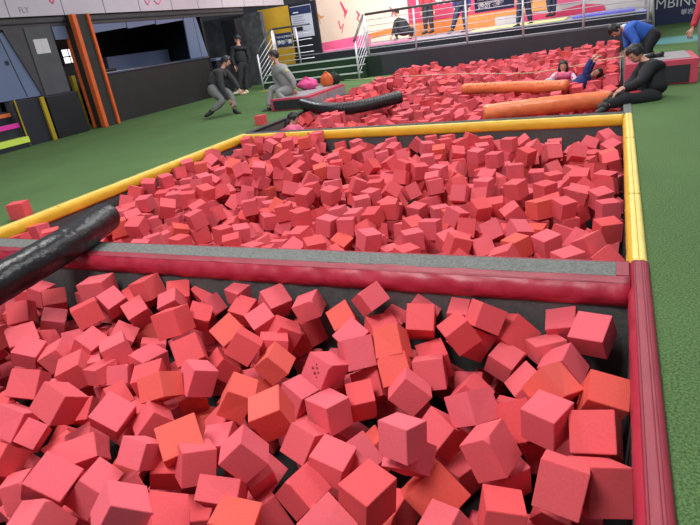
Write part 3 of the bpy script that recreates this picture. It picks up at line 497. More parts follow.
 (8,2147,-172,143,-103,143,7),(13,2777,-151,-42,-149,189,7),(-1700,1964,-114,88,-146,99,7),(-740,2589,-134,-101,190,-122,7),(-621,2282,-156,1,4,-250,7),
 (-2178,3809,-106,140,145,-124,11),(-1801,4800,-39,132,84,123,11),(-1543,3496,-76,-128,-175,-50,11),(-1247,3511,-63,119,122,-121,11),(-1181,5119,-12,-21,-166,0,11),
 (-981,3872,-48,23,3,-232,11),(-573,3723,-49,138,57,46,11),(-198,3430,-76,-19,-200,-122,11),(-1948,4227,15,-146,97,150,11),(-1887,3663,-9,180,-55,159,11),
 (-1882,6107,53,-164,72,156,11),(-1769,3645,-7,18,-179,2,11),(-1436,761,-209,124,10,-125,3),(-735,933,-246,121,-127,-151,3),(-1483,1071,-258,3,30,47,3),
 (-1314,1004,-194,-77,137,-191,3),(-1130,1069,-197,220,119,4,3),(-1310,1750,-195,-154,-140,88,7),(-1363,2192,-163,-176,-11,11,7),(-1261,2091,-169,-119,169,116,7),
 (-1273,2190,-165,1,5,-240,7),(-1116,2519,-137,-5,-176,177,7),(-1054,2976,-136,-118,126,-139,7),(-463,2282,-161,77,136,-60,7),(-352,1429,-181,-100,157,-143,7),
 (-244,1631,-180,-32,172,15,7),(-2168,1860,-117,-12,-169,-8,7),(-2109,2765,-87,89,124,-135,7),(-1918,1774,-109,117,135,96,7),(-1140,2978,-74,-156,96,129,7),
 (-246,2782,-83,179,11,-174,7),(-1996,2857,-32,247,-23,0,7),(-234,3299,-125,-148,-75,86,11),(-1802,3975,-67,52,-163,91,11),(-1633,3313,-74,58,170,-48,11),
 (-1546,4379,-42,-26,-174,172,11),(-1560,4815,-24,-35,244,20,11),(-1530,5258,-20,135,109,-132,11),(-1472,3695,-64,-217,115,-43,11),(-1423,4391,-50,158,184,-49,11),
 (-1434,4891,-29,-162,-78,-164,11),(-1314,3545,-58,142,-121,110,11),(-1311,5110,-22,5,180,23,11),(-1301,5468,-8,-47,-121,-101,11),(-1193,3837,-47,-143,95,144,11),
 (-1127,3881,-45,-51,14,163,11),(-922,5191,-35,18,-125,134,11),(-565,3620,-61,-124,-160,145,11),(-580,3866,-43,123,125,128,11),(-440,4472,-16,-175,-92,-25,11),
 (-342,3951,-31,-123,108,132,11),(-1965,5992,44,193,158,5,11),(-9,953,-186,11,191,161,3),(-807,1030,-187,135,117,118,3),(-228,939,-248,183,-22,167,3),
 (-1953,1048,-248,-168,-18,27,3),(-811,1424,-244,61,128,-60,7),(-767,2309,-218,166,80,-130,7),(-225,2163,-235,-123,106,149,7),(-116,1445,-244,-11,12,174,7),
 (-1149,1307,-183,104,134,140,7),(-1140,1753,-179,20,-165,34,7),(-1131,2106,-170,90,-152,24,7),(-1025,2508,-138,-31,-169,175,7),(-1964,1867,-116,-73,173,-151,7),
 (-1741,1891,-131,169,-94,-143,7),(-1687,2785,-69,-95,-113,-89,7),(-1226,1452,-179,-35,177,-168,7),(-1098,2255,-156,16,247,4,7),(-379,2306,-166,130,106,108,7),
 (-2186,2743,-93,-133,-42,-4,7),(-1801,3008,-45,102,142,-174,7),(-1833,4140,-56,-135,-210,-1,11),(-1664,4367,-43,91,-22,226,11),(-1546,3785,-59,105,-227,-2,11),
 (-1507,4033,-46,-189,49,125,11),(-1410,3390,-71,-48,173,-165,11),(-1377,6030,7,63,169,-36,11),(-1194,4475,-29,-151,118,150,11),(-1093,3997,-49,34,-175,34,11),
 (-1079,4795,-16,-233,84,-31,11),(-1075,5283,-5,182,-53,-45,11),(-776,5137,-6,-10,7,-189,11),(-666,4635,-15,-104,-139,-82,11),(-644,5725,23,-165,61,168,11),
 (-552,4531,-16,54,-150,17,11),(-217,5645,35,52,61,24,11),(-137,5473,34,162,-51,-181,11),(-187,6024,51,-95,-136,-77,11),(-13,6264,73,-58,155,95,11),
 (-2187,4361,6,21,-3,102,11),(-2074,4967,26,77,41,33,11),(-51,1060,-183,-14,207,138,3),(-577,931,-184,-124,111,153,3),(-1813,1028,-186,-161,74,158,3),
 (-949,446,-251,-34,52,-126,3),(-1342,1876,-242,-167,29,-3,7),(-799,2397,-211,4,148,85,7),(-115,2078,-239,109,-153,103,7),(-24,2270,-232,-158,54,-87,7),
 (-1609,2017,-175,183,-15,-168,7),(-1123,1857,-178,-116,123,128,7),(-694,2272,-156,-156,96,-98,7),(-352,1737,-179,-103,-142,-105,7),(17,2501,-162,12,209,-16,7),
 (-1825,1905,-115,-77,125,131,7),(-1344,2706,-62,-37,165,-167,7),(-173,2813,-143,44,182,-5,7),(-2032,1962,-111,184,45,-146,7),(-472,4008,-99,-236,27,-78,11),
 (-474,4117,-86,77,137,124,11),(-1949,5041,-39,-208,7,-26,11),(-1792,3485,-71,151,6,-181,11),(-1766,5270,-23,-90,-152,158,11),(-1749,5518,-17,107,-158,107,11),
 (-1630,4024,-55,-55,169,28,11),(-1542,3660,-63,-55,-191,11,11),(-1425,4472,-33,117,140,-122,11),(-1449,4665,-34,-173,-59,66,11),(-1406,5061,-17,-139,-44,73,11),
 (-1163,3438,-64,-183,58,154,11),(-1088,3588,-64,39,25,-117,11),(-995,3739,-51,-4,-177,-3,11),(-890,3324,-123,73,116,-179,11),(-898,3643,-51,-54,-201,137,11),
 (-797,3535,-60,93,-154,91,11),(-773,6050,31,-73,170,51,11),(-681,5619,16,-149,112,55,11),(-495,3571,-61,132,-103,69,11),(-486,4932,-18,146,34,196,11),
 (-445,5142,7,18,-167,179,11),(-234,5245,24,69,48,-189,11),(-258,5920,47,30,-164,-183,11),(-20,4542,36,-77,-165,142,11),(-15,5922,57,48,191,-10,11),
 (-2142,4752,22,121,-103,136,11),(-2048,5979,12,53,-102,222,11),(-1823,5409,6,173,77,131,11),(-332,876,-248,90,-146,107,3),(-394,1063,-215,190,-159,-30,3),
 (-1256,1878,-240,0,0,-18,7),(-1335,2091,-173,-143,-94,-130,7),(-920,2722,-134,-220,-48,106,7),(-585,2184,-163,-107,-132,147,7),(-541,2533,-145,-183,-30,-4,7),
 (-338,1584,-182,-70,141,47,7),(-369,1936,-179,-196,-44,-149,7),(-2059,2523,-95,-155,-41,-178,7),(-1959,2763,-83,-143,-87,88,7),(-2100,2470,-55,112,205,85,7),
 (-1211,3328,-132,-31,-185,165,11),(-974,3312,-131,18,-33,144,11),(-106,4511,-35,155,82,-157,11),(-17,3917,-81,25,159,-84,11),(-1765,5842,-15,-146,-95,-150,11),
 (-1525,6084,0,120,49,-170,11),(-1202,4358,-42,-6,-20,-178,11),(-1075,4536,-24,163,-73,160,11),(-992,5036,-12,53,-163,-181,11),(-321,5379,28,-172,75,132,11),
 (-142,4029,-27,54,89,-67,11),(-2176,3912,-24,76,-161,107,11),(-2178,5498,32,-162,-49,-163,11),(-2069,4725,16,-92,82,-217,11),(-2010,5560,33,-83,134,67,11),
 (-1846,6393,62,-108,142,111,11),(-1515,705,-245,-8,-12,250,3),(-1171,467,-186,165,-26,-186,3),(-1284,723,-259,-114,-76,-138,3),(-930,1082,-181,-90,158,-132,3),
 (-32,1396,-244,130,-103,-117,7),(-1142,2301,-154,-159,-79,-157,7),(-816,2849,-130,177,42,-170,7),(-464,1761,-178,-74,122,138,7),(-464,2453,-157,208,-13,136,7),
 (-220,1533,-182,8,5,-186,7),(-212,2273,-166,26,166,178,7),(-2176,1516,-117,-138,-113,-140,7),(-2173,2441,-96,32,128,-68,7),(-1429,1299,-184,-239,-37,46,7),
 (-1179,2536,-95,121,177,73,7),(-637,1514,-174,172,180,-17,7),(-981,3634,-118,191,125,-93,11),(-346,3258,-131,168,-68,141,11),(-38,3640,-110,-165,-80,40,11),
 (-35,4424,-38,-29,-15,-70,11),(-1643,4824,-35,-60,146,141,11),(-1661,5822,-15,-47,245,4,11),(-1634,5915,-12,155,-31,172,11),(-1600,4668,-40,226,104,24,11),
 (-1102,4452,-29,105,23,223,11),(-1064,5703,7,171,-83,109,11),(-1099,5978,19,90,-229,45,11),(-1008,4194,-35,96,-141,100,11),(-1001,5753,2,-12,-14,33,11),
 (-898,5291,-6,-114,-110,123,11),(-557,4890,1,181,32,-168,11),(-543,5131,5,-228,-79,47,11),(-550,6386,51,50,-20,-215,11),(-425,4603,-12,67,-189,137,11),
 (-467,5338,16,-63,-154,-77,11),(-446,6405,62,131,110,-135,11),(-349,5236,21,-1,1,240,11),(-120,5724,46,19,10,-143,11),(-43,5679,47,105,-132,150,11),
 (-2113,5514,28,-139,-120,108,11),(-1715,1036,-247,-3,-1,-96,3),(-677,705,-253,-8,12,-250,3),(-575,1755,-244,-9,3,174,7),(-23,1497,-243,88,151,-64,7),
 (-1825,2415,-157,166,141,-115,7),(-1515,2051,-171,-79,122,-62,7),(-1339,2418,-142,-52,-244,-6,7),(-1246,2521,-137,70,178,153,7),(-826,2098,-171,-20,-5,-137,7),
 (-340,2785,-141,250,5,5,7),(-184,2371,-176,70,125,-21,7),(-282,2852,-165,-2,-168,-170,7),(-2180,2348,-105,8,-2,111,7),(-2098,2192,-112,-173,-42,35,7),
 (-1616,2911,-79,130,209,11,7),(-879,2513,-94,-43,63,-73,7),(-560,2030,-176,-75,-152,-75,7),(-158,2727,-151,-1,16,221,7),(-1342,3214,-132,-172,-75,-157,11),
 (-774,4582,-84,-137,-126,-137,11),(-242,4540,-53,-81,162,74,11),(-134,3614,-114,85,150,-101,11),(-29,3467,-119,-178,-59,104,11),(-1748,6261,8,-82,-158,18,11),
 (-1677,4688,-39,173,-8,174,11),(-1529,4893,-30,167,-70,166,11),(-1341,3661,-59,-169,-59,-165,11),(-1310,5960,3,235,-85,8,11),(-1187,4780,-30,76,-114,176,11),
 (-1127,5174,-12,-9,-1,47,11),(-995,5158,-9,-226,-39,96,11),(-982,5893,1,132,-182,104,11),(-849,4714,-20,169,-86,148,11),(-923,5526,-3,-71,153,0,11),
 (-896,5860,34,-58,-128,-65,11),(-753,6362,46,167,-60,166,11),(-654,6007,36,-140,-107,102,11),(-550,5345,11,-52,107,-41,11),(-548,5679,24,79,-145,68,11),
 (-169,4571,-43,178,42,-132,11),(-271,5022,-5,65,-68,190,11),(-234,5352,30,141,114,-141,11),(-145,5227,28,-73,-20,-43,11),(-143,6267,66,158,193,2,11),
 (-26,4990,38,-166,10,-186,11),(-40,5766,51,134,-139,101,11),(-2076,4458,11,170,-50,170,11),(-1980,3743,-52,208,2,109,11),(-1962,5049,25,19,-174,-173,11),
 (-1627,894,-181,16,144,28,3),(-1253,703,-182,-175,-67,-144,3),(-805,864,-246,9,29,-181,3),(-1436,672,-121,172,90,18,3),(-1736,1001,-158,-161,-39,-55,3),
 (-1710,1085,-180,130,121,-134,3),(-562,1053,-185,120,128,-122,3),(-808,1874,-243,-31,-153,185,7),(-673,2182,-229,168,47,169,7),(-1978,2903,-130,150,-92,81,7),
 (-1702,2316,-160,-91,-141,-170,7),(-797,1434,-181,-142,78,165,7),(-552,2295,-158,-13,182,7,7),(-1876,2649,-78,-149,-89,-174,7),(-1397,2337,-161,21,95,-149,7),
 (-1243,2337,-145,16,175,32,7),(-231,3149,-196,-103,171,-132,11),(-241,3504,-182,1,3,48,11),(-1780,3361,-129,12,242,-14,11),(-1101,3204,-134,-112,-113,-119,11),
 (-997,3543,-121,-178,-2,10,11),(-896,3548,-122,164,25,26,11),(-490,3763,-95,-193,-122,-62,11),(-1845,5331,-30,11,-103,-227,11),(-1737,4324,-42,-23,13,-126,11),
 (-1659,4127,-49,-127,121,140,11),(-1653,4215,-51,-211,-116,37,11),(-1652,4466,-46,215,61,83,11),(-1662,5642,-45,200,-78,-107,11),(-1418,6410,14,42,-1,-26,11),
 (-1312,4451,-36,36,-174,36,11),(-1391,5381,-12,48,-206,14,11),(-1317,6151,16,216,8,-126,11),(-1198,5921,10,149,-101,154,11),(-1165,5466,-3,-230,-72,-61,11),
 (-1091,5584,2,246,-36,-25,11),(-1035,3267,-96,166,129,133,11),(-969,6343,34,186,-165,19,11),(-940,4881,-18,-193,17,158,11),(-610,5400,-6,-197,132,-14,11),
 (-579,5816,32,-94,136,77,11),(-291,4658,-57,-14,-10,237,11),(-329,5904,45,-131,98,-80,11),(-372,6024,41,-98,230,1,11),(-279,3892,-59,-39,201,-120,11),
 (-14,5441,39,-86,-170,-58,11),(-2065,6070,46,-84,156,84,11),(-1521,1075,-179,-168,37,-44,3),(-974,539,-204,37,234,36,3),(-824,1027,-251,-6,-7,208,3),
 (-1253,965,-253,-196,-6,-155,3),(-23,1051,-258,233,-91,-3,3),(-1533,891,-254,53,66,223,3),(-917,1845,-242,-166,21,-181,7),(-794,2214,-224,113,143,-107,7),
 (-579,2617,-203,139,110,84,7),(-361,2606,-209,67,-184,103,7),(-2184,1640,-180,-98,-187,-56,7),(-1812,2273,-180,-148,-135,149,7),(-1598,1856,-182,118,-122,91,7),
 (-1503,1407,-182,-131,-118,-122,7),(-1253,2421,-144,170,64,-166,7),(-1000,1759,-179,28,-177,70,7),(-900,1857,-179,194,-88,-28,7),(-701,2379,-147,-172,-31,-172,7),
 (-706,2848,-136,-222,-114,13,7),(-315,1870,-182,-14,1,-249,7),(-248,2716,-146,205,46,30,7),(-3,1381,-178,-177,-1,10,7),(-1775,2630,-98,150,-88,6,7),
 (-1753,3002,-93,186,142,60,7),(-1106,1566,-173,-194,-153,-28,7),(-2014,2938,-59,-52,-165,176,7),(-1607,2725,-124,-128,146,89,7),(-1765,3463,-201,-187,-164,-18,11),
 (-1618,3240,-139,164,187,-19,11),(-831,3287,-141,74,115,-173,11),(-550,3150,-134,-9,171,55,11),(-2094,3840,-93,147,83,-123,11),(-1938,3680,-75,-113,-122,-186,11),
 (-1937,5187,-30,-61,-241,-26,11),(-1728,4838,-41,63,194,98,11),(-1717,3726,-97,-34,-179,-158,11),(-1625,5119,-28,-154,-10,-167,11),(-1640,6169,2,135,-115,133,11),
 (-1602,4300,-65,-122,-131,170,11),(-1511,5868,-15,73,102,-176,11),(-1539,6404,6,10,31,248,11),(-1380,5137,-20,126,124,-136,11),(-1450,5455,-15,-141,-54,116,11),
 (-1425,5584,-7,-45,176,-12,11),(-1438,5815,-5,-50,241,-28,11),(-1268,4758,-31,122,162,-100,11),(-1334,5573,-6,-198,41,-44,11),(-1166,4037,-56,-44,-166,-181,11),
 (-1221,5393,-7,-4,36,77,11),(-1216,6162,16,-97,160,53,11),(-1012,4765,-22,35,-165,71,11),(-991,5244,-3,136,113,-129,11),(-1021,5971,23,129,-24,-53,11),
 (-769,4675,-16,112,140,-101,11),(-790,5725,22,-27,-248,2,11),(-800,5814,28,124,16,203,11),(-637,4803,-34,-128,201,70,11),(-687,5289,4,82,151,86,11),
 (-683,6303,42,-165,-15,-178,11),(-531,4408,-30,-143,46,-200,11),(-546,5920,38,-170,-43,-175,11),(-567,6129,43,5,246,41,11),(-579,6275,50,-87,-124,-85,11),
 (-442,5984,0,-100,205,-63,11),(-447,6082,36,249,-7,15,11),(-340,5472,28,48,-17,-220,11),(-288,5667,30,-157,0,194,11),(-252,6267,57,47,178,7,11),
 (-18,4656,37,153,-42,176,11),(-17,4769,38,-121,114,101,11),(-46,5112,37,-71,-170,-64,11),(-10,5230,28,-116,-86,167,11),(-55,6044,59,-146,134,115,11),
 (-2160,4115,-64,94,48,127,11),(-2193,5076,9,-153,106,142,11),(-2191,6165,39,180,-33,55,11),(-1990,4717,17,86,-143,-144,11),(-1970,6097,45,48,-126,210,11),
 (-493,656,-255,-14,-201,135,3),(-799,1952,-241,-103,97,135,7),(-809,2089,-235,94,148,149,7),(11,2485,-225,-90,-129,122,7),(-1576,2093,-175,42,181,-6,7),
 (-1619,3003,-145,-139,-108,-136,7),(-1491,2550,-138,116,-109,-116,7),(-889,2336,-161,120,175,71,7),(-697,2921,-132,4,-171,-26,7),(-489,1401,-179,-177,-27,-172,7),
 (-1,2062,-181,193,-43,137,7),(-271,2336,-166,33,244,-41,7),(-47,1902,-209,132,170,84,7),(-2181,2948,-86,-24,249,-7,7),(-1998,1372,-118,20,-83,235,7),
 (-1960,2993,-24,5,-3,-240,7),(-1660,1704,-138,-167,27,-125,7),(-1743,4149,-113,-70,-239,18,11),(-1571,4102,-111,248,-24,-8,11),(-985,3417,-124,95,170,-126,11),
 (-878,4589,-97,-99,-39,152,11),(-530,4062,-102,47,171,170,11),(-456,3847,-111,106,-73,214,11),(-480,4233,-102,-25,-222,-110,11),(-432,4321,-85,127,-101,-108,11),
 (-349,4764,-58,63,150,-70,11),(-234,4869,-41,190,51,-120,11),(-114,4632,-33,191,-42,142,11),(-9,3126,-134,80,135,147,11),(-2196,4047,-74,242,-51,26,11),
 (-1895,4700,-47,-238,27,-62,11),(-1865,5154,-31,145,-132,137,11),(-1834,6269,-6,178,-52,166,11),(-1751,5604,-14,180,-2,8,11),(-1714,5900,-17,-65,-165,103,11),
 (-1621,5037,-24,144,-65,172,11),(-1516,5373,-14,1,-1,169,11),(-1424,6191,9,177,-45,162,11),(-1319,4339,-44,108,140,-110,11),(-1225,4691,-30,33,-170,31,11),
 (-1217,5239,-15,4,92,-188,11),(-1220,6393,24,-140,85,170,11),(-1110,3484,-61,198,-141,-1,11),(-1118,5385,-3,-162,7,-190,11),(-871,3473,-126,130,-151,-92,11),
 (-926,4731,-30,-38,-192,143,11),(-884,6269,29,27,155,34,11),(-849,6392,45,248,-28,-1,11),(-710,3247,-83,49,170,-121,11),(-822,4509,-103,-47,125,-76,11),
 (-836,5228,-20,11,-221,114,11),(-617,4716,-55,-39,-233,-47,11),(-677,6144,37,-61,-181,-60,11),(-686,6393,49,147,197,-12,11),(-608,3352,-86,-87,54,-182,11),
 (-350,5117,17,91,143,-77,11),(-345,5609,34,31,-72,-185,11),(-334,5773,37,177,-135,-114,11),(-335,6250,51,-9,176,-177,11),(-280,6397,58,-121,79,-171,11),
 (-131,3824,-37,227,-105,0,11),(-120,5098,34,13,-249,-8,11),(-131,5597,43,83,154,-128,11),(-4,4847,30,-89,57,153,11),(-25,5323,35,-90,159,74,11),
 (-41,6379,78,-127,-215,-7,11),(-2164,4464,10,-210,43,-92,11),(-2201,5419,10,-43,15,-200,11),(-2155,6066,24,-135,-141,115,11),(-2085,5583,31,150,103,97,11),
 (-2055,5697,38,73,160,-76,11),(-1929,4357,13,-45,170,53,11),(-1852,3733,-17,-48,-119,-114,11),(-1866,4224,10,-174,-176,-16,11),(-1901,4596,22,-105,-163,-41,11),
 (-1803,5932,2,75,-226,-62,11),(-1882,6187,49,245,-31,-39,11),(-538,761,-249,-30,20,-228,3),(-1499,812,-250,5,3,-5,3),(-388,541,-182,10,1,14,3),
 (-1496,2067,-235,153,106,87,7),(-1339,2327,-216,209,-36,128,7),(-1150,1452,-243,23,-11,135,7),(-693,1412,-246,-108,-99,-124,7),(-463,1752,-242,152,39,39,7),
 (-243,1733,-244,-185,-167,-3,7),(-1496,1724,-187,0,-43,234,7),(-1232,1318,-178,109,139,140,7),(-1296,1428,-180,-174,-20,23,7),(-1214,1999,-178,-78,21,234,7),
 (-1248,2726,-126,13,11,206,7),(-563,1322,-182,-85,-173,-53,7),(-443,1959,-177,203,-20,-9,7),(-154,2915,-146,45,4,-117,7),(1,1978,-181,-141,83,168,7),
 (-2019,2831,-88,74,137,-146,7),(-1699,1540,-113,204,-17,140,7),(-1589,2519,-83,-89,-157,-82,7),(-1431,2704,-145,-236,77,23,7),(-1432,1477,-203,78,-147,-29,7),
 (-1080,1781,-179,-36,-32,65,7),(-1048,2900,-148,45,179,64,7),(-412,2768,-166,25,-217,92,7),(-2088,2037,-135,-92,-77,-181,7),(-1992,2563,-85,74,18,207,7),
 (-1751,2046,-139,-47,-216,117,7),(-1725,2534,-91,238,51,-57,7),(-1099,3208,-198,92,-181,-95,11),(-1516,3203,-137,124,89,-179,11),(-1424,3244,-135,-3,4,-200,11),
 (-1409,3411,-134,24,58,-210,11),(-908,3897,-110,90,-156,143,11),(-785,3977,-102,25,174,-17,11),(-631,3239,-131,-154,-129,-120,11),(-695,3970,-104,-160,184,-44,11),
 (-649,4644,-81,136,-81,182,11),(-571,4457,-82,167,-182,36,11),(-432,5126,-56,1,-2,-39,11),(-324,3731,-108,162,41,115,11),(-373,4634,-65,-84,-143,-94,11),
 (-204,5485,-30,40,-245,-2,11),(-127,4431,-45,-144,-103,-141,11),(-185,5056,-61,120,-88,44,11),(-2138,4299,-58,71,165,-53,11),(-1924,4078,-77,-198,41,-146,11),
 (-1953,5969,-19,-4,-5,236,11),(-1904,3992,-66,106,-122,122,11),(-1855,5241,-32,-121,161,42,11),(-1853,5841,-17,219,-115,-5,11),(-1884,6069,-12,27,-181,93,11),
 (-1766,3639,-70,144,-99,147,11),(-1773,4239,-45,168,36,52,11),(-1751,4467,-46,-83,-157,154,11),(-1735,5675,-74,168,-19,171,11),(-1749,6178,-7,136,-123,-138,11),
 (-1602,6097,-12,-63,186,95,11),(-1665,6271,1,154,120,-126,11),(-1454,5250,-22,152,90,-153,11),(-1333,4812,-36,182,-93,143,11),(-1276,5737,-29,200,12,-100,11),
 (-1317,6350,18,-121,-16,207,11),(-1190,4544,-30,-118,-129,-113,11),(-1150,4850,-40,-66,126,180,11),(-1164,5618,-2,-22,205,-86,11),(-1202,5822,1,76,-174,78,11),
 (-1222,6074,16,170,50,40,11),(-1097,5775,12,172,17,181,11),(-1085,6135,20,194,154,-1,11),(-1072,5456,-18,78,-201,28,11),(-922,3814,-76,-4,-190,114,11),
 (-868,5772,14,147,27,-5,11),(-748,5579,11,2,-179,-175,11),(-791,6126,35,103,134,-109,11),(-586,4093,-57,-64,239,-13,11),(-647,5517,-12,-119,108,52,11),
 (-580,5994,38,0,-5,-226,11),(-496,3918,-116,78,230,51,11),(-543,5524,-4,-67,222,26,11),(-232,3641,-74,21,-125,65,11),(-105,5904,49,-70,178,99,11),
 (-149,6397,72,4,-213,-129,11),(-2191,4276,-8,49,-220,-42,11),(-2198,4935,18,-22,-178,22,11),(-2166,6244,44,-111,-138,-111,11),(-1840,3418,-85,-164,50,-51,11),
 (-1769,5002,-29,170,32,68,11),(-1871,5243,31,98,-139,109,11),(-1795,6332,22,-38,-109,24,11),(-1742,4021,-114,133,-124,-121,11),(-1868,967,-119,-147,64,165,3),
 (-630,1005,-212,198,112,-104,3),(-1409,866,-232,-12,-6,-98,3),(-1652,980,-237,-184,-161,13,3),(-1028,811,-248,-181,33,165,3),(-1144,1080,-250,-123,-122,-133,3),
 (-427,594,-229,204,-118,83,3),(-1489,2293,-223,11,-13,-106,7),(-1405,1968,-241,6,-249,-16,7),(-1252,1307,-243,-188,-61,-152,7),(-1143,2304,-217,-133,-89,87,7),
 (-1039,1302,-243,-243,-58,7,7),(-1033,1427,-246,-174,53,170,7),(-1034,1672,-244,90,150,151,7),(-890,1622,-243,-40,31,188,7),(-693,2713,-199,181,-18,-171,7),
 (-320,2282,-228,139,-94,-107,7),(-1850,2192,-168,193,-155,11,7),(-1712,2075,-184,-221,89,-39,7),(-1718,2217,-163,-132,-117,-138,7),(-1591,1661,-177,96,66,-213,7),
 (-1501,1323,-182,-126,-122,-124,7),(-1502,2423,-149,50,-21,-29,7),(-1455,2631,-141,57,-136,-187,7),(-1493,2755,-135,-131,213,2,7),(-1145,1471,-177,185,-23,161,7),
 (-1050,1656,-184,-225,-108,-13,7),(-1042,2036,-174,169,-67,164,7),(-690,2504,-144,46,-173,-166,7),(-508,2753,-203,-33,-184,161,7),(-356,2041,-187,-68,150,-117,7),
 (-2179,2137,-114,-91,-157,153,7),(-2175,2217,-111,-129,-121,-122,7),(-2182,2664,-92,-91,134,109,7),(-1583,1736,-119,-88,132,-153,7),(-1432,1693,-183,159,41,113,7),
 (-1279,1817,-243,-19,16,-180,7),(-1304,1954,-241,20,-166,184,7),(-998,2136,-180,-72,-83,217,7),(-874,2254,-159,-26,164,-168,7),(-922,2602,-113,65,128,186,7),
 (-515,2363,-160,5,-146,-202,7),(-380,1815,-205,84,52,58,7),(-2029,2218,-114,16,6,87,7),(-2028,2137,-118,144,-54,149,7),(-1920,2599,-94,14,25,-237,7),
 (-1793,3355,-208,72,-120,-207,11),(-459,4293,-139,-62,-147,-27,11),(-132,3847,-160,-64,144,97,11),(-51,3138,-197,159,-82,140,11),(-16,4647,-89,170,99,-147,11),
 (-1888,4924,-89,34,75,233,11),(-1491,3912,-112,164,188,-9,11),(-1506,4026,-110,131,123,-121,11),(-1426,4333,-105,-133,-93,108,11),(-1286,3319,-133,-1,-170,12,11),
 (-1221,4139,-104,215,15,123,11),(-907,4010,-107,48,168,-49,11),(-861,4695,-85,147,196,-50,11),(-773,3648,-115,-64,-163,-65,11),(-765,5498,-54,-15,16,-207,11),
 (-722,5332,-53,-79,155,-163,11),(-467,3172,-132,-96,-156,-109,11),(-420,5823,-26,-184,34,-96,11),(-248,4199,-74,159,102,-133,11),(-135,3279,-124,-62,175,66,11),
 (-130,4778,-34,-98,-147,-102,11),(-30,3827,-93,-49,-177,-48,11),(-2106,4216,-71,-185,-20,-56,11),(-1987,4923,-35,-168,-5,22,11),(-1961,6066,-17,-54,35,233,11),
 (-1870,3583,-79,-5,-165,-31,11),(-1851,4338,-47,-6,-156,183,11),(-1824,5063,-45,202,-139,-19,11),(-1753,5358,-25,135,78,-60,11),(-1610,3836,-80,-43,-133,18,11),
 (-1654,5215,-25,83,-147,99,11),(-1530,5475,-14,-158,76,154,11),(-1549,6256,1,-154,93,153,11),(-1509,4292,-69,102,37,-145,11),(-1478,6337,-9,-202,-87,62,11),
 (-1316,6266,9,-121,-122,-140,11),(-1305,4144,-95,63,-106,217,11),(-1072,4873,-19,-136,114,134,11),(-987,6039,22,55,135,-34,11),(-997,6130,27,82,-235,-17,11),
 (-841,3186,-132,-209,136,7,11),(-941,4983,-31,164,-73,29,11),(-871,5360,-3,-13,-199,0,11),(-872,6041,27,81,-106,-157,11),(-895,4371,-94,128,-102,-163,11),
 (-819,5913,27,-122,134,-101,11),(-673,3569,-75,87,-91,-206,11),(-636,3942,-55,28,224,16,11),(-399,5546,-17,-16,-106,122,11),(-457,6158,44,187,-10,165,11),
 (-381,4918,-57,-205,-143,3,11),(-363,6333,38,87,162,99,11),(-290,6040,46,-38,3,151,11),(-169,6110,51,-124,55,126,11),(-45,3545,-133,-203,-63,130,11),
 (-80,6200,48,-201,80,95,11),(-2196,5156,15,-248,-10,-3,11),(-2194,5581,28,-43,175,-98,11),(-2106,5054,3,32,144,-63,11),(-2080,6380,46,-101,127,151,11),
 (-1905,4434,9,164,-126,66,11),(-1971,6171,54,-124,88,191,11),(-1840,4044,-76,-134,150,141,11),(-1808,5682,-16,-45,-146,5,11),(-1798,6028,-9,-64,-170,159,11),
 (-1442,666,-219,99,110,101,3),(-147,942,-245,5,-1,238,3),(-153,770,-247,-15,166,45,3),(-1382,1065,-248,139,-115,150,3),(-1377,946,-255,5,-13,-97,3),
 (-168,851,-251,2,-177,10,3),(-462,1043,-178,-171,18,180,3),(-1775,935,-256,177,159,74,3),(-2165,1323,-242,67,130,-95,7),(-1601,1313,-244,128,75,-141,7),
 (-1260,2205,-226,-162,-110,-123,7),(-951,1352,-244,-105,-134,-128,7),(-685,2280,-221,-41,-177,-46,7),(-690,2821,-198,-175,-47,13,7),(-593,1653,-246,-145,84,129,7),
 (-554,2516,-209,-190,-8,-142,7),(-563,2848,-198,238,74,-12,7),(-467,1845,-243,-22,-148,-82,7),(-348,1429,-244,-127,125,117,7),(-237,2794,-208,-98,-129,-67,7),
 (3,1752,-242,88,-157,81,7),(-3,2403,-226,-50,-170,169,7),(-2074,1692,-174,158,-9,191,7),(-1676,1364,-183,-219,6,-119,7),(-1676,2546,-145,-124,-215,22,7),
 (-1613,1542,-182,-87,158,-163,7),(-1595,1754,-183,15,168,-71,7),(-1529,2886,-140,-217,121,-19,7),(-1320,2312,-153,-96,144,-154,7),(-1286,1646,-179,117,116,-171,7),
 (-910,1542,-182,173,-20,178,7),(-903,2429,-141,167,-25,-184,7),(-481,1313,-183,141,123,-128,7),(-479,2204,-167,202,-5,143,7),(-455,2949,-129,152,9,197,7),
 (-336,1494,-179,-34,18,-52,7),(-357,2376,-159,22,-192,-8,7),(-339,2936,-140,88,153,-86,7),(-252,2032,-177,189,1,-134,7),(-129,1710,-194,-29,-196,107,7),
 (-89,2422,-168,-147,133,143,7),(-33,1813,-178,-31,105,-1,7),(-1473,2832,-141,180,68,-155,7),(-748,2451,-206,161,-31,177,7),(-1743,2408,-90,-74,168,59,7),
 (-337,3405,-186,-39,-3,-234,11),(-2185,3811,-169,201,-148,-2,11),(-1783,3947,-122,129,-8,41,11),(-1618,5492,-80,3,-3,-184,11),(-1368,5386,-74,-67,-155,127,11),
 (-1305,5494,-70,-197,-12,-2,11),(-1086,4211,-89,241,-33,-59,11),(-1087,5258,-71,153,-77,-111,11),(-1064,5794,-52,-40,-3,16,11),(-1002,3754,-114,104,151,-109,11),
 (-997,4443,-91,132,120,-113,11),(-761,3239,-134,-223,-73,86,11),(-693,3509,-120,-11,59,150,11),(-644,4444,-88,102,-136,-135,11),(-666,5120,-64,101,-146,121,11),
 (-711,5217,-61,-83,152,42,11),(-526,3317,-129,157,115,-135,11),(-604,3525,-116,50,49,-150,11),(-565,3982,-105,-98,65,164,11),(-556,4797,-71,-171,36,176,11),
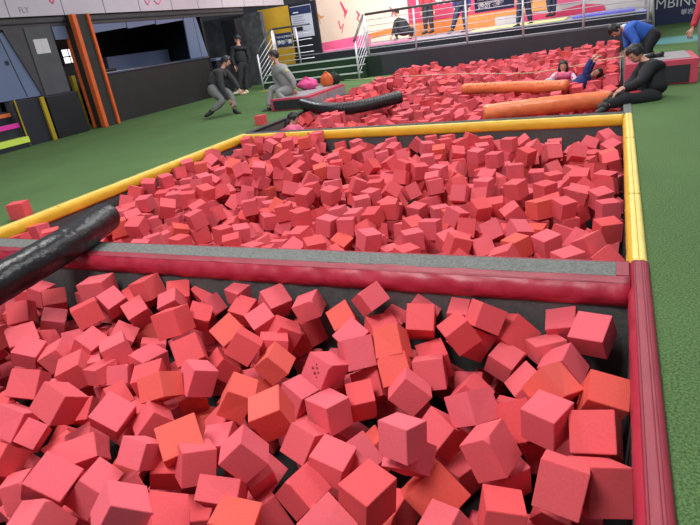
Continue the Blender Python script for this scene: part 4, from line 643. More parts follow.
 (-564,5123,-60,170,-7,-183,11),(-552,6387,-13,7,-16,67,11),(-429,3308,-147,19,-169,-150,11),(-453,5000,-56,-132,116,135,11),(-417,5488,-71,81,-118,-91,11),
 (-266,3815,-104,-62,172,67,11),(-143,4325,-55,173,-36,-177,11),(-37,4193,-62,68,-227,9,11),(-16,4291,-52,161,6,186,11),(-2189,3603,-142,129,-125,-124,11),
 (-2081,3541,-143,29,168,-179,11),(-2009,4295,-62,-145,-74,-189,11),(-1945,3604,-94,-170,59,164,11),(-1921,5884,-32,15,206,140,11),(-1742,4925,-35,121,-130,122,11),
 (-1687,4981,-40,185,85,-65,11),(-1695,3976,-120,39,175,166,11),(-1672,4899,-34,-88,153,85,11),(-1405,5675,-31,132,32,-50,11),(-1382,5295,-29,49,-177,41,11),
 (-1197,5703,-3,152,108,-140,11),(-1218,6269,19,8,-203,2,11),(-1099,6240,27,116,-125,148,11),(-997,4553,-26,3,-177,34,11),(-882,5946,28,-124,151,-122,11),
 (-872,6120,26,119,-69,153,11),(-811,6263,38,-137,122,131,11),(-696,3676,-92,-10,-80,-206,11),(-654,5216,-6,141,108,-53,11),(-546,5037,-14,-172,-123,-52,11),
 (-488,5809,19,219,71,98,11),(-196,5140,-36,138,108,114,11),(-260,5461,23,117,-91,-61,11),(-79,3342,-130,85,50,153,11),(-143,5383,23,246,-41,16,11),
 (-118,5815,46,40,13,-235,11),(-2189,3485,-98,81,146,-52,11),(-2156,4679,-19,-1,-32,5,11),(-1975,4294,3,-86,-70,198,11),(-1995,3215,-76,98,89,-144,11),
 (-1902,4514,2,-38,-110,-112,11),(-2005,5855,-36,77,220,-19,11),(-1537,674,-118,1,5,225,3),(-1801,841,-118,-164,-60,-174,3),(-1611,704,-118,67,-236,37,3),
 (-1436,596,-121,-172,90,-18,3),(-1269,335,-124,-23,-140,-92,3),(-1137,411,-127,248,-13,-27,3),(-2036,889,-129,143,56,171,3),(-2009,810,-142,100,-55,9,3),
 (-2173,988,-142,-231,64,-34,3),(-1704,515,-174,-31,-127,80,3),(-1991,743,-178,13,-115,-170,3),(-1818,904,-178,61,151,-55,3),(-1934,925,-181,168,-51,175,3),
 (-2179,914,-181,91,-159,91,3),(-2071,836,-182,-101,139,138,3),(-2023,941,-184,-168,59,-43,3),(-1756,853,-185,-138,127,105,3),(-1847,836,-186,-53,-175,-46,3),
 (-350,424,-186,181,34,39,3),(-2122,1035,-186,88,-154,93,3),(-1411,506,-189,-115,86,177,3),(-727,386,-200,-16,-97,-165,3),(-1537,559,-205,-240,14,47,3),
 (-1954,791,-212,121,113,55,3),(-1733,598,-212,60,-30,186,3),(-1791,778,-214,107,165,154,3),(-1342,645,-229,-149,23,-195,3),(-918,353,-237,87,227,-32,3),
 (-1474,483,-241,214,-62,92,3),(-1835,574,-243,-133,-102,-149,3),(-122,1022,-245,-102,-137,-118,3),(-1597,706,-245,-16,-175,-29,3),(-1477,569,-247,-182,-171,0,3),
 (-1859,947,-247,176,-86,-56,3),(-1144,358,-247,82,-233,20,3),(-43,778,-247,-105,-134,-129,3),(-1657,624,-248,-147,80,-113,3),(-816,352,-248,-72,-157,-79,3),
 (-1055,357,-248,64,-241,-7,3),(-115,574,-248,-177,-42,-167,3),(-537,430,-248,-180,29,165,3),(-717,450,-249,178,-22,-21,3),(-1278,334,-249,-164,-23,-185,3),
 (-1808,1027,-249,-29,-248,-9,3),(-2073,1010,-249,8,9,-246,3),(-1501,970,-249,-82,155,32,3),(-1928,850,-250,-3,-4,-64,3),(-1195,429,-251,188,57,-154,3),
 (-603,479,-252,9,184,151,3),(-800,460,-253,-39,-172,-42,3),(-1733,741,-253,156,52,86,3),(-883,710,-258,-47,170,175,3),(-1360,415,-261,-14,-133,-206,3),
 (-1970,617,-264,-117,-29,-8,3),(-197,511,-186,-134,119,-172,3),(-2045,942,-253,5,1,-238,3),(-2039,770,-255,-15,-166,-45,3),(-2165,950,-256,-117,133,-131,3),
 (-1362,786,-256,-191,-51,-153,3),(-28,911,-257,-124,67,203,3),(-259,537,-258,105,-138,-154,3),(-1821,702,-151,-182,-21,-164,3),(-1611,564,-154,-67,-236,-37,3),
 (-1275,469,-154,122,-126,117,3),(-1151,257,-168,-41,-191,101,3),(-16,573,-188,-136,-112,-137,3),(-1765,674,-241,-204,118,83,3),(-1974,697,-255,177,-145,82,3),
 (-1562,1005,-260,198,-112,104,3),(-1537,594,-118,-1,5,-225,3),(-1595,455,-118,51,163,-21,3),(-1936,826,-120,-67,163,-10,3),(-1704,753,-174,31,-127,-80,3),
 (-1038,333,-184,-106,-139,93,3),(-1392,543,-245,-21,112,215,3),(-645,889,-245,215,128,2,3),(-1269,448,-249,146,108,-117,3),(-2028,864,-249,71,164,-63,3),
 (-1733,527,-253,-156,52,-86,3),(-391,427,-126,164,60,-174,3),(-1041,257,-140,-41,191,-101,3),(-2163,805,-192,170,-88,145,3),(-2180,1078,-195,95,-147,109,3),
 (-1861,666,-254,-115,125,150,3),(-2077,694,-256,177,42,-167,3),(-459,527,-261,-156,-52,86,3),(-1154,935,-248,106,139,93,3),(-2036,1070,-201,165,-188,-6,3),
 (-2047,1341,-243,122,-135,100,7),(-2069,1421,-244,13,-23,-211,7),(-1828,1320,-244,-64,242,6,7),(-1825,1430,-244,0,4,-75,7),(-1826,2197,-233,44,43,-193,7),
 (-1690,1344,-245,116,135,127,7),(-1598,1628,-242,172,-41,176,7),(-1609,2336,-221,-29,163,-180,7),(-1483,1538,-245,146,149,-97,7),(-1489,1641,-245,112,-126,93,7),
 (-1486,1982,-241,171,17,19,7),(-1342,1319,-244,122,128,141,7),(-1367,1444,-243,142,-67,-64,7),(-1370,1541,-242,141,-107,-103,7),(-1358,1660,-245,121,-109,129,7),
 (-1366,2105,-234,-166,112,94,7),(-1260,1534,-243,152,-82,107,7),(-1270,2009,-238,-99,172,-42,7),(-1257,2104,-233,-20,168,-149,7),(-1225,2284,-218,-2,-172,-181,7),
 (-1261,2403,-210,150,72,-152,7),(-1273,2554,-199,153,46,84,7),(-1153,1550,-245,42,246,1,7),(-1161,1975,-240,-4,4,-94,7),(-1138,2108,-233,-127,92,-161,7),
 (-1049,1525,-245,-76,171,-157,7),(-1033,1748,-243,-6,173,8,7),(-843,1514,-244,-1,1,249,7),(-777,1728,-242,-17,-161,11,7),(-808,2500,-203,28,-154,-177,7),
 (-787,2599,-197,125,122,-121,7),(-795,2850,-195,-198,-2,145,7),(-681,1519,-244,190,-25,158,7),(-691,1648,-245,106,-150,89,7),(-705,1756,-234,-24,201,-17,7),
 (-692,1872,-242,-207,-119,42,7),(-717,2059,-236,110,-145,-134,7),(-673,2595,-202,-127,124,-123,7),(-558,1323,-245,190,-79,-85,7),(-575,1407,-244,14,-132,27,7),
 (-575,2722,-201,186,-59,154,7),(-602,2920,-203,9,166,-186,7),(-483,1411,-244,121,120,-47,7),(-440,1558,-245,-122,-132,129,7),(-463,1621,-246,-132,118,-117,7),
 (-466,2603,-207,128,-107,159,7),(-345,1510,-244,134,-111,-123,7),(-336,1613,-245,-142,105,-100,7),(-352,2167,-233,-95,156,119,7),(-315,2489,-216,-158,-71,66,7),
 (-340,2791,-206,-11,28,233,7),(-229,1314,-245,-158,-37,-178,7),(-222,1523,-245,-73,181,-133,7),(-243,2903,-208,-171,13,-26,7),(-102,1328,-245,-35,175,30,7),
 (-123,1767,-245,115,128,125,7),(-113,1946,-243,109,-183,87,7),(-146,2149,-236,-56,-160,-89,7),(4,1618,-243,37,247,-3,7),(-20,1964,-243,-135,-112,-141,7),
 (-2,2055,-243,-139,-108,-103,7),(6,2140,-237,190,52,-147,7),(5,2681,-215,104,-130,-161,7),(-12,2906,-213,82,-166,65,7),(-2174,2005,-177,-5,6,174,7),
 (-2153,2888,-148,-38,-174,-173,7),(-2053,1552,-178,-175,-26,-174,7),(-2100,2115,-172,139,122,102,7),(-2067,2418,-161,190,34,-154,7),(-1938,1485,-178,-154,40,-48,7),
 (-1937,2441,-159,102,-115,-171,7),(-1806,1535,-181,48,-19,174,7),(-1848,2903,-142,158,106,-137,7),(-1853,2988,-147,-157,70,136,7),(-1685,1843,-167,201,130,-14,7),
 (-1701,2421,-153,28,174,-29,7),(-1690,3005,-143,-11,-175,-19,7),(-1606,1400,-182,161,84,-150,7),(-1599,2876,-136,37,-83,92,7),(-1454,2359,-217,14,14,228,7),
 (-1472,2988,-142,111,-138,-138,7),(-1359,2610,-133,140,108,169,7),(-1350,2715,-127,-113,134,145,7),(-1392,2977,-138,32,31,-246,7),(-1239,2965,-134,-134,-77,-196,7),
 (-1193,1547,-182,-16,249,4,7),(-1099,1939,-216,227,-93,-32,7),(-1148,2632,-132,-147,-97,73,7),(-1044,1514,-182,-81,159,79,7),(-988,1844,-178,-205,33,-127,7),
 (-983,2317,-176,-89,-63,144,7),(-1041,2622,-132,-15,-29,-26,7),(-919,2082,-168,-97,-102,-97,7),(-936,2521,-124,162,-172,-64,7),(-886,2815,-136,95,173,-78,7),
 (-841,1493,-178,149,-77,-90,7),(-790,2520,-137,-151,-101,104,7),(-792,2939,-132,158,25,55,7),(-644,1582,-205,-159,-129,-100,7),(-571,1409,-181,102,159,162,7),
 (-561,1502,-177,106,126,-129,7),(-586,2859,-131,121,-174,-112,7),(-628,2937,-140,129,-137,117,7),(-416,1573,-181,121,-155,-4,7),(-430,2068,-176,-76,79,-119,7),
 (-251,1404,-182,112,-223,-5,7),(-256,1732,-178,137,-121,-111,7),(-235,2149,-172,16,178,-12,7),(-247,2781,-145,133,-105,134,7),(-104,2505,-159,-98,-142,-98,7),
 (0,1614,-177,84,171,6,7),(5,2690,-151,-161,-5,-183,7),(-4,2897,-149,-74,-162,163,7),(-2079,1789,-140,166,31,177,7),(-2164,2008,-115,-114,185,-77,7),
 (-2167,3026,-89,98,136,152,7),(-2060,1426,-119,72,-156,70,7),(-2046,1889,-116,186,-161,-45,7),(-2026,1985,-176,193,-93,-38,7),(-2068,2409,-98,-170,-15,86,7),
 (-2070,2893,-81,165,-42,-57,7),(-1914,1928,-151,197,1,-121,7),(-1962,2245,-108,154,-51,142,7),(-1909,2518,-88,136,-99,-105,7),(-1834,1652,-118,-178,21,174,7),
 (-1850,2165,-105,-16,-12,31,7),(-1647,2574,-81,-170,-70,-141,7),(-1215,1801,-236,-31,-190,-43,7),(-1110,1604,-242,-144,-100,118,7),(-1052,1896,-179,91,212,-95,7),
 (-1198,2805,-132,141,-48,177,7),(-760,1503,-241,244,-54,-8,7),(-621,2089,-235,117,136,121,7),(-490,1490,-243,23,-91,-223,7),(-517,2662,-205,216,-125,8,7),
 (-387,2846,-145,-235,50,39,7),(-285,1800,-192,131,86,-116,7),(-263,2940,-138,-19,-28,-3,7),(-180,1773,-177,-18,-82,-198,7),(-38,2340,-192,-167,161,-70,7),
 (-2096,1603,-182,-39,247,8,7),(-1977,2048,-136,-194,-107,-90,7),(-1895,1360,-197,-79,-117,75,7),(-1872,2332,-150,159,-45,-36,7),(-1731,2693,-103,-195,-8,-91,7),
 (-1639,1482,-128,40,12,-191,7),(-2087,3612,-254,-138,-72,-186,11),(-1628,3242,-201,15,-25,2,11),(-1195,3330,-194,148,-28,123,11),(-1001,3193,-197,-165,-44,-177,11),
 (-973,3547,-187,87,169,-97,11),(-992,3651,-182,-58,-166,-57,11),(-545,3176,-197,-89,-160,-127,11),(-456,4172,-156,9,-47,158,11),(-453,4668,-132,6,-177,-91,11),
 (-353,3280,-193,91,163,-103,11),(-352,4175,-149,199,151,0,11),(-350,4514,-131,150,-11,196,11),(-365,4627,-128,4,-81,-26,11),(-237,3288,-191,-112,-155,-112,11),
 (-249,3370,-187,-131,-124,-146,11),(-146,3513,-181,-95,-100,166,11),(-24,3378,-185,157,-63,160,11),(-24,3633,-173,-110,149,76,11),(-13,3830,-158,6,-1,-89,11),
 (-23,3964,-145,-178,61,-69,11),(-28,4300,-114,-87,-147,-75,11),(-16,5685,-80,-88,184,45,11),(-11,6132,-61,-92,157,-146,11),(-10,6256,-57,152,76,-136,11),
 (-2180,3912,-154,86,153,-117,11),(-2186,3999,-143,46,-190,97,11),(-1985,3215,-198,-185,-165,-21,11),(-1867,3924,-123,-151,-17,191,11),(-1875,4232,-119,109,145,-108,11),
 (-1774,4235,-111,158,-47,183,11),(-1766,5594,-81,-199,-78,75,11),(-1641,3714,-126,-62,231,-71,11),(-1547,3564,-113,-172,139,102,11),(-1450,3680,-124,-15,10,179,11),
 (-1468,3774,-118,-39,163,-160,11),(-1418,4877,-90,143,-84,155,11),(-1285,3888,-101,22,-175,-91,11),(-1221,3189,-132,-47,174,32,11),(-1219,3767,-117,143,152,-70,11),
 (-997,3182,-133,-77,162,77,11),(-998,3870,-113,-106,-127,-127,11),(-997,4358,-96,115,217,-41,11),(-1001,5578,-62,96,129,-96,11),(-912,3178,-134,29,-181,37,11),
 (-895,3652,-115,30,20,-76,11),(-911,3727,-115,-40,161,10,11),(-869,4090,-106,-86,-152,161,11),(-866,4181,-106,34,174,68,11),(-896,4455,-95,-46,3,-237,11),
 (-886,5263,-70,24,7,100,11),(-768,3343,-126,-78,-158,-69,11),(-808,3545,-123,18,173,-15,11),(-762,4652,-81,-15,150,104,11),(-665,3170,-135,-155,-85,-155,11),
 (-664,3407,-121,-14,-3,247,11),(-665,3838,-112,-126,-111,119,11),(-714,4994,-67,62,-185,-79,11),(-552,4238,-89,-175,-29,70,11),(-543,4321,-87,80,-153,90,11),
 (-569,4544,-80,167,59,-167,11),(-606,5189,-58,-228,100,-11,11),(-456,4806,-67,194,-45,137,11),(-453,4880,-64,-148,-30,20,11),(-432,5231,-48,-87,38,231,11),
 (-328,3400,-123,66,-159,95,11),(-391,3509,-125,5,99,-163,11),(-327,3654,-113,-72,145,-153,11),(-354,3848,-101,-166,-77,-153,11),(-335,4166,-84,-243,-33,-42,11),
 (-347,5012,-47,-181,-62,-126,11),(-360,5125,-46,-4,-5,174,11),(-244,3386,-121,-150,32,-131,11),(-244,3510,-117,-165,-2,2,11),(-216,4080,-83,-107,121,178,11),
 (-236,4955,-42,24,-180,-171,11),(-162,3521,-116,-57,243,6,11),(-123,5112,-31,-162,50,111,11),(-124,5224,-33,153,53,-151,11),(-17,3218,-130,185,9,160,11),
 (-7,3374,-121,-2,-151,-35,11),(-15,3737,-102,-45,-21,-201,11),(-15,4516,-32,140,-76,176,11),(-13,4750,-25,175,-77,152,11),(-22,5310,-27,-162,73,159,11),
 (-18,5695,-15,7,-24,56,11),(-2181,3918,-90,-191,-15,-159,11),(-2176,4198,-66,-103,-150,-130,11),(-2081,3772,-162,132,-117,-134,11),(-2060,3920,-80,-4,-18,-179,11),
 (-2077,4007,-77,-74,-164,158,11),(-2081,4351,-54,19,-12,-166,11),(-2088,5916,-31,-30,-149,-40,11),(-1982,3380,-128,144,103,-142,11),(-1906,3403,-122,181,-59,-158,11),
 (-1871,5980,-38,2,-104,227,11),(-1765,3224,-80,-89,-150,154,11),(-1750,3554,-71,127,-83,-130,11),(-1600,5768,-38,50,174,-131,11),(-1480,4567,-37,-81,181,56,11),
 (-1556,6155,-4,-242,59,19,11),(-1444,6119,-59,99,-186,22,11),(-1242,5040,-55,147,-10,4,11),(-1145,4236,-59,80,-17,235,11),(-1054,6054,19,249,-15,-1,11),
 (-751,4140,-55,-126,40,-102,11),(-684,4371,-74,-227,2,-98,11),(-729,4932,-65,142,69,132,11),(-712,5776,-3,-60,-138,-179,11),(-124,4940,-40,73,239,2,11),
 (-2078,4097,-65,13,-9,133,11),(-2022,5092,16,-55,198,-142,11),(-2073,6170,43,-165,-69,44,11),(-2009,3557,-134,-225,-17,83,11)]
LAB = [
'red foam cube, front pit by right red pad, 86% across 93% down the photo',
'red foam cube, front pit, 80% across 92% down the photo',
'red foam cube, front pit, 52% across 95% down the photo',
'pink foam cube, front pit, 70% across 86% down the photo',
'bright red foam cube with one flat square face toward the camera, against the right pad',
'pink foam cube, front pit, 78% across 80% down the photo',
'pink foam cube, front pit at bottom edge, 17% across 98% down the photo',
'pink foam cube, front pit, 57% across 83% down the photo',
'pink foam cube, front pit, 7% across 92% down the photo',
'pink foam cube, front pit, 35% across 86% down the photo',
'orange foam cube, front pit, 39% across 79% down the photo',
'orange foam cube, front pit, 62% across 94% down the photo',
'pink foam cube, front pit, 8% across 77% down the photo',
'orange foam cube, front pit by right red pad, 86% across 76% down the photo',
'red foam cube, front pit at bottom edge, 72% across 99% down the photo',
'large pink foam cube in the front pit corner where the two red pads meet',
'red foam cube, front pit, 43% across 94% down the photo',
'pink foam cube, front pit, 67% across 78% down the photo',
'pink foam cube, front pit, 47% across 78% down the photo',
'pink foam cube, front pit, 47% across 88% down the photo',
'pink foam cube, front pit, 28% across 88% down the photo',
'pink foam cube, front pit, 13% across 93% down the photo',
'pink foam cube, front pit, 58% across 75% down the photo',
'pink foam cube, front pit, 16% across 79% down the photo',
'orange foam cube, front pit, 26% across 84% down the photo',
'orange foam cube, front pit, 79% across 74% down the photo',
'pink foam cube, front pit at bottom edge, 6% across 100% down the photo',
'pink foam cube, front pit, 20% across 86% down the photo',
'pink foam cube with small dark pits in its left face, middle of front pit',
'pink foam cube, front pit, 63% across 83% down the photo',
'orange foam cube, front pit, 34% across 76% down the photo',
'pink foam cube, front pit, 12% across 86% down the photo',
'orange foam cube, front pit at bottom edge, 33% across 101% down the photo',
'red foam cube, front pit at bottom edge, 23% across 99% down the photo',
'pink foam cube, front pit, 44% across 84% down the photo',
'pink foam cube, front pit, 32% across 94% down the photo',
'pink foam cube, front pit, 28% across 72% down the photo',
'orange foam cube, front pit, 23% across 74% down the photo',
'pink foam cube, front pit at bottom edge, 47% across 101% down the photo',
'orange foam cube, front pit, 39% across 69% down the photo',
'red foam cube, front pit, 25% across 61% down the photo',
'pink foam cube, front pit, 51% across 67% down the photo',
'pink foam cube, front pit, 4% across 73% down the photo',
'red foam cube, front pit, 66% across 63% down the photo',
'orange foam cube, front pit, 56% across 66% down the photo',
'red foam cube, front pit, 60% across 61% down the photo',
'pink foam cube, front pit, 81% across 70% down the photo',
'pink foam cube, front pit, 72% across 69% down the photo',
'red foam cube, front pit, 73% across 64% down the photo',
'red foam cube, front pit, 52% across 76% down the photo',
'red foam cube, front pit, 69% across 60% down the photo',
'pink foam cube, front pit at bottom edge, 64% across 101% down the photo',
'pink foam cube, front pit, 22% across 80% down the photo',
'pink foam cube, front pit, 61% across 71% down the photo',
'rounded red foam cube with clipped corners, just left of the big corner cube',
'pink foam cube, front pit at left edge, 2% across 80% down the photo',
'red foam cube, front pit, 11% across 71% down the photo',
'red foam cube, front pit, 35% across 66% down the photo',
'pink foam cube, front pit at left edge, 3% across 94% down the photo',
'pink foam cube, front pit, 4% across 67% down the photo',
'pink foam cube, front pit, 59% across 87% down the photo',
'pink foam cube, front pit at bottom edge, 37% across 98% down the photo',
'red foam cube, front pit, 27% across 67% down the photo',
'pink foam cube, front pit, 5% across 83% down the photo',
'pink foam cube, front pit by red rail, 44% across 58% down the photo',
'pink foam cube, front pit, 43% across 75% down the photo',
'vivid orange foam cube wedged between pink ones in the middle of the front pit',
'pink foam cube, front pit by red rail, 39% across 58% down the photo',
'pink foam cube, front pit, 17% across 67% down the photo',
'red foam cube, front pit at left edge, 0% across 88% down the photo',
'pink foam cube, front pit by red rail, 53% across 57% down the photo',
'red foam cube, front pit below black roll, 3% across 60% down the photo',
'red foam cube, front pit, 13% across 60% down the photo',
'red foam cube, front pit, 75% across 80% down the photo',
'pink foam cube, front pit by red rail, 14% across 55% down the photo',
'pink foam cube, front pit, 51% across 88% down the photo',
'pink foam cube, front pit, 8% across 68% down the photo',
'red foam cube, front pit by red rail, 21% across 55% down the photo',
'pink foam cube, front pit, 78% across 66% down the photo',
'pink foam cube, front pit, 20% across 60% down the photo',
'orange foam cube, front pit, 33% across 63% down the photo',
'red foam cube, front pit, 45% across 63% down the photo',
'pink foam cube, front pit, 21% across 69% down the photo',
'red foam cube, front pit, 40% across 64% down the photo',
'red foam cube, front pit, 24% across 89% down the photo',
'pink foam cube, front pit, 76% across 74% down the photo',
'pink foam cube, front pit by red rail, 16% across 58% down the photo',
'pink foam cube, front pit by red rail, 57% across 57% down the photo',
'pink foam cube, front pit, 13% across 66% down the photo',
'red foam cube, front pit, 32% across 70% down the photo',
'red foam cube, front pit, 53% across 73% down the photo',
'pink foam cube, front pit, 38% across 61% down the photo',
'red foam cube, front pit, 67% across 65% down the photo',
'pink foam cube, front pit below black roll, 8% across 61% down the photo',
'pink foam cube, front pit, 36% across 90% down the photo',
'pink foam cube, front pit, 15% across 71% down the photo',
'red foam cube, front pit, 62% across 69% down the photo',
'orange foam cube, front pit, 49% across 61% down the photo',
'red foam cube, front pit by red rail, 35% across 59% down the photo',
'red foam cube, front pit, 22% across 72% down the photo',
'pink foam cube, front pit at left edge, 3% across 65% down the photo',
'red foam cube, front pit, 29% across 60% down the photo',
'pink foam cube, front pit by red rail, 25% across 58% down the photo',
'red foam cube, front pit by red rail, 30% across 56% down the photo',
'red foam cube, front pit by red rail, 8% across 58% down the photo',
'red foam cube, front pit at bottom edge, 79% across 96% down the photo',
'orange foam cube, front pit, 27% across 75% down the photo',
'pink foam cube, front pit, 17% across 71% down the photo',
'pink foam cube, front pit, 51% across 65% down the photo',
'pink foam cube, front pit by red rail, 34% across 56% down the photo',
'red foam cube, front pit, 54% across 63% down the photo',
'red foam cube, front pit, 67% across 76% down the photo',
'red foam cube, front pit, 39% across 66% down the photo',
'pink foam cube, front pit by red rail, 60% across 59% down the photo',
'pink foam cube, front pit, 73% across 61% down the photo',
'red foam cube, front pit, 17% across 76% down the photo',
'pink foam cube, front pit, 66% across 60% down the photo',
'pink foam cube, front pit, 17% across 64% down the photo',
'pink foam cube, front pit by red rail, 30% across 59% down the photo',
'red foam cube, front pit by red rail, 26% across 56% down the photo',
'pink foam cube, front pit, 57% across 61% down the photo',
'red foam cube, front pit, 42% across 65% down the photo',
'red foam cube, front pit, 6% across 66% down the photo',
'red foam cube, front pit by red rail, 20% across 57% down the photo',
'pink foam cube, front pit, 12% across 70% down the photo',
'@ foam cube, middle pit by right yellow pad, 87% across 57% down the photo',
'@ foam cube, middle pit behind red rail, 81% across 50% down the photo',
'@ foam cube, middle pit behind red rail, 66% across 54% down the photo',
'@ foam cube, middle pit behind red rail, 50% across 54% down the photo',
'@ foam cube, middle pit behind red rail, 81% across 56% down the photo',
'@ foam cube, front pit, 66% across 90% down the photo',
'@ foam cube, middle pit behind red rail, 71% across 55% down the photo',
'@ foam cube, middle pit behind red rail, 74% across 57% down the photo',
'@ foam cube, front pit, 72% across 90% down the photo',
'@ foam cube, middle pit behind red rail, 78% across 47% down the photo',
'@ foam cube, middle pit behind red rail, 60% across 54% down the photo',
'@ foam cube, middle pit behind red rail, 45% across 53% down the photo',
'@ foam cube, middle pit behind red rail, 20% across 48% down the photo',
'@ foam cube, middle pit by right yellow pad, 87% across 44% down the photo',
'@ foam cube, middle pit behind red rail, 77% across 54% down the photo',
'@ foam cube, middle pit by right yellow pad, 84% across 47% down the photo',
'@ foam cube, middle pit behind red rail, 32% across 52% down the photo',
'@ foam cube, middle pit behind red rail, 35% across 51% down the photo',
'@ foam cube, middle pit behind red rail, 72% across 49% down the photo',
'@ foam cube, middle pit, 81% across 40% down the photo',
'@ foam cube, front pit at bottom edge, 56% across 98% down the photo',
'@ foam cube, middle pit behind red rail, 53% across 46% down the photo',
'@ foam cube, middle pit, 77% across 40% down the photo',
'@ foam cube, middle pit by right yellow pad, 86% across 50% down the photo',
'@ foam cube, front pit, 32% across 85% down the photo',
'@ foam cube, middle pit behind red rail, 41% across 51% down the photo',
'@ foam cube, middle pit by right yellow pad, 87% across 40% down the photo',
'@ foam cube, middle pit behind red rail, 65% across 47% down the photo',
'@ foam cube, middle pit behind red rail, 74% across 47% down the photo',
'@ foam cube, middle pit behind red rail, 24% across 50% down the photo',
'@ foam cube, middle pit behind red rail, 38% across 49% down the photo',
'@ foam cube, middle pit, 69% across 40% down the photo',
'@ foam cube, front pit, 78% across 86% down the photo',
'@ foam cube, middle pit behind red rail, 3% across 46% down the photo',
'@ foam cube, middle pit near black roll, 20% across 43% down the photo',
'@ foam cube, front pit at bottom edge, 29% across 99% down the photo',
'@ foam cube, middle pit behind red rail, 9% across 48% down the photo',
'@ foam cube, middle pit behind red rail, 45% across 47% down the photo',
'@ foam cube, middle pit by right yellow pad, 87% across 54% down the photo',
'@ foam cube, middle pit behind red rail, 17% across 51% down the photo',
'@ foam cube, middle pit behind red rail, 58% across 51% down the photo',
'@ foam cube, middle pit behind red rail, 26% across 47% down the photo',
'@ foam cube, middle pit, 47% across 43% down the photo',
'@ foam cube, front pit by red rail, 6% across 56% down the photo',
'@ foam cube, middle pit behind red rail, 55% across 54% down the photo',
'@ foam cube, middle pit, 74% across 36% down the photo',
'@ foam cube, middle pit behind red rail, 12% across 49% down the photo',
'@ foam cube, middle pit, 70% across 44% down the photo',
'@ foam cube, middle pit behind red rail, 69% across 48% down the photo',
'@ foam cube, middle pit behind red rail, 74% across 53% down the photo',
'@ foam cube, middle pit behind red rail, 29% across 52% down the photo',
'@ foam cube, middle pit, 28% across 42% down the photo',
'@ foam cube, front pit, 13% across 79% down the photo',
'@ foam cube, middle pit, 61% across 44% down the photo',
'@ foam cube, middle pit behind red rail, 5% across 50% down the photo',
'@ foam cube, middle pit behind red rail, 20% across 51% down the photo',
'@ foam cube, middle pit, 53% across 41% down the photo',
'@ foam cube, middle pit behind red rail, 59% across 46% down the photo',
'@ foam cube, middle pit, 74% across 44% down the photo',
'@ foam cube, middle pit, 78% across 36% down the photo',
'@ foam cube, middle pit, 47% across 37% down the photo',
'@ foam cube, middle pit, 73% across 41% down the photo',
'@ foam cube, middle pit behind red rail, 33% across 47% down the photo',
'@ foam cube, middle pit behind red rail, 58% across 49% down the photo',
'@ foam cube, middle pit by right yellow pad, 86% across 38% down the photo',
'@ foam cube, middle pit behind red rail, 8% across 51% down the photo',
'@ foam cube, middle pit, 43% across 42% down the photo',
'@ foam cube, middle pit by right yellow pad, 87% across 62% down the photo',
'@ foam cube, middle pit behind red rail, 68% across 52% down the photo',
'@ foam cube, middle pit, 66% across 37% down the photo',
'@ foam cube, front pit, 50% across 84% down the photo',
'@ foam cube, middle pit behind red rail, 42% across 48% down the photo',
'@ foam cube, middle pit, 65% across 41% down the photo',
'@ foam cube, middle pit, 24% across 40% down the photo',
'@ foam cube, middle pit, 82% across 37% down the photo',
'@ foam cube, middle pit behind red rail, 41% across 55% down the photo',
'@ foam cube, middle pit, 44% across 38% down the photo',
'@ foam cube, middle pit, 82% across 29% down the photo',
'@ foam cube, middle pit near black roll, 8% across 45% down the photo',
'@ foam cube, front pit, 37% across 90% down the photo',
'@ foam cube, middle pit behind red rail, 76% across 62% down the photo',
'@ foam cube, middle pit behind red rail, 47% across 51% down the photo',
'@ foam cube, middle pit, 56% across 40% down the photo',
'@ foam cube, middle pit by right yellow pad, 87% across 31% down the photo',
'@ foam cube, middle pit behind red rail, 66% across 50% down the photo',
'@ foam cube, middle pit, 75% across 30% down the photo',
'@ foam cube, middle pit, 38% across 42% down the photo',
'@ foam cube, front pit, 13% across 85% down the photo',
'@ foam cube, front pit, 68% across 74% down the photo',
'@ foam cube, middle pit behind red rail, 11% across 54% down the photo',
'@ foam cube, middle pit, 74% across 33% down the photo',
'@ foam cube, middle pit behind red rail, 52% across 48% down the photo',
'@ foam cube, middle pit, 50% across 43% down the photo',
'@ foam cube, middle pit, 79% across 29% down the photo',
'@ foam cube, middle pit, 67% across 43% down the photo',
'@ foam cube, middle pit, 71% across 30% down the photo',
'@ foam cube, middle pit, 29% across 45% down the photo',
'@ foam cube, middle pit, 62% across 36% down the photo',
'@ foam cube, middle pit behind red rail, 22% across 46% down the photo',
'@ foam cube, far pit, 83% across 23% down the photo',
'@ foam cube, front pit, 32% across 81% down the photo',
'@ foam cube, middle pit, 60% across 41% down the photo',
'@ foam cube, middle pit, 41% across 40% down the photo',
'@ foam cube, middle pit, 51% across 35% down the photo',
'@ foam cube, middle pit, 68% across 30% down the photo',
'@ foam cube, front pit, 29% across 63% down the photo',
'@ foam cube, middle pit, 32% across 45% down the photo',
'@ foam cube, middle pit, 34% across 45% down the photo',
'@ foam cube, middle pit near black roll, 15% across 43% down the photo',
'@ foam cube, middle pit near black roll, 21% across 39% down the photo',
'@ foam cube, middle pit, 29% across 37% down the photo',
'@ foam cube, middle pit behind red rail, 49% across 47% down the photo',
'@ foam cube, middle pit by right yellow pad, 84% across 54% down the photo',
'@ foam cube, middle pit, 43% across 45% down the photo',
'@ foam cube, middle pit near black roll, 17% across 43% down the photo',
'@ foam cube, front pit, 65% across 73% down the photo',
'@ foam cube, middle pit, 57% across 34% down the photo',
'@ foam cube, middle pit, 83% across 34% down the photo',
'@ foam cube, middle pit, 73% across 28% down the photo',
'@ foam cube, far pit, 80% across 24% down the photo',
'@ foam cube, front pit, 70% across 74% down the photo',
'@ foam cube, middle pit, 59% across 37% down the photo',
'@ foam cube, middle pit, 53% across 32% down the photo',
'@ foam cube, middle pit behind red rail, 63% across 54% down the photo',
'@ foam cube, middle pit, 71% across 40% down the photo',
'@ foam cube, middle pit behind red rail, 65% across 57% down the photo',
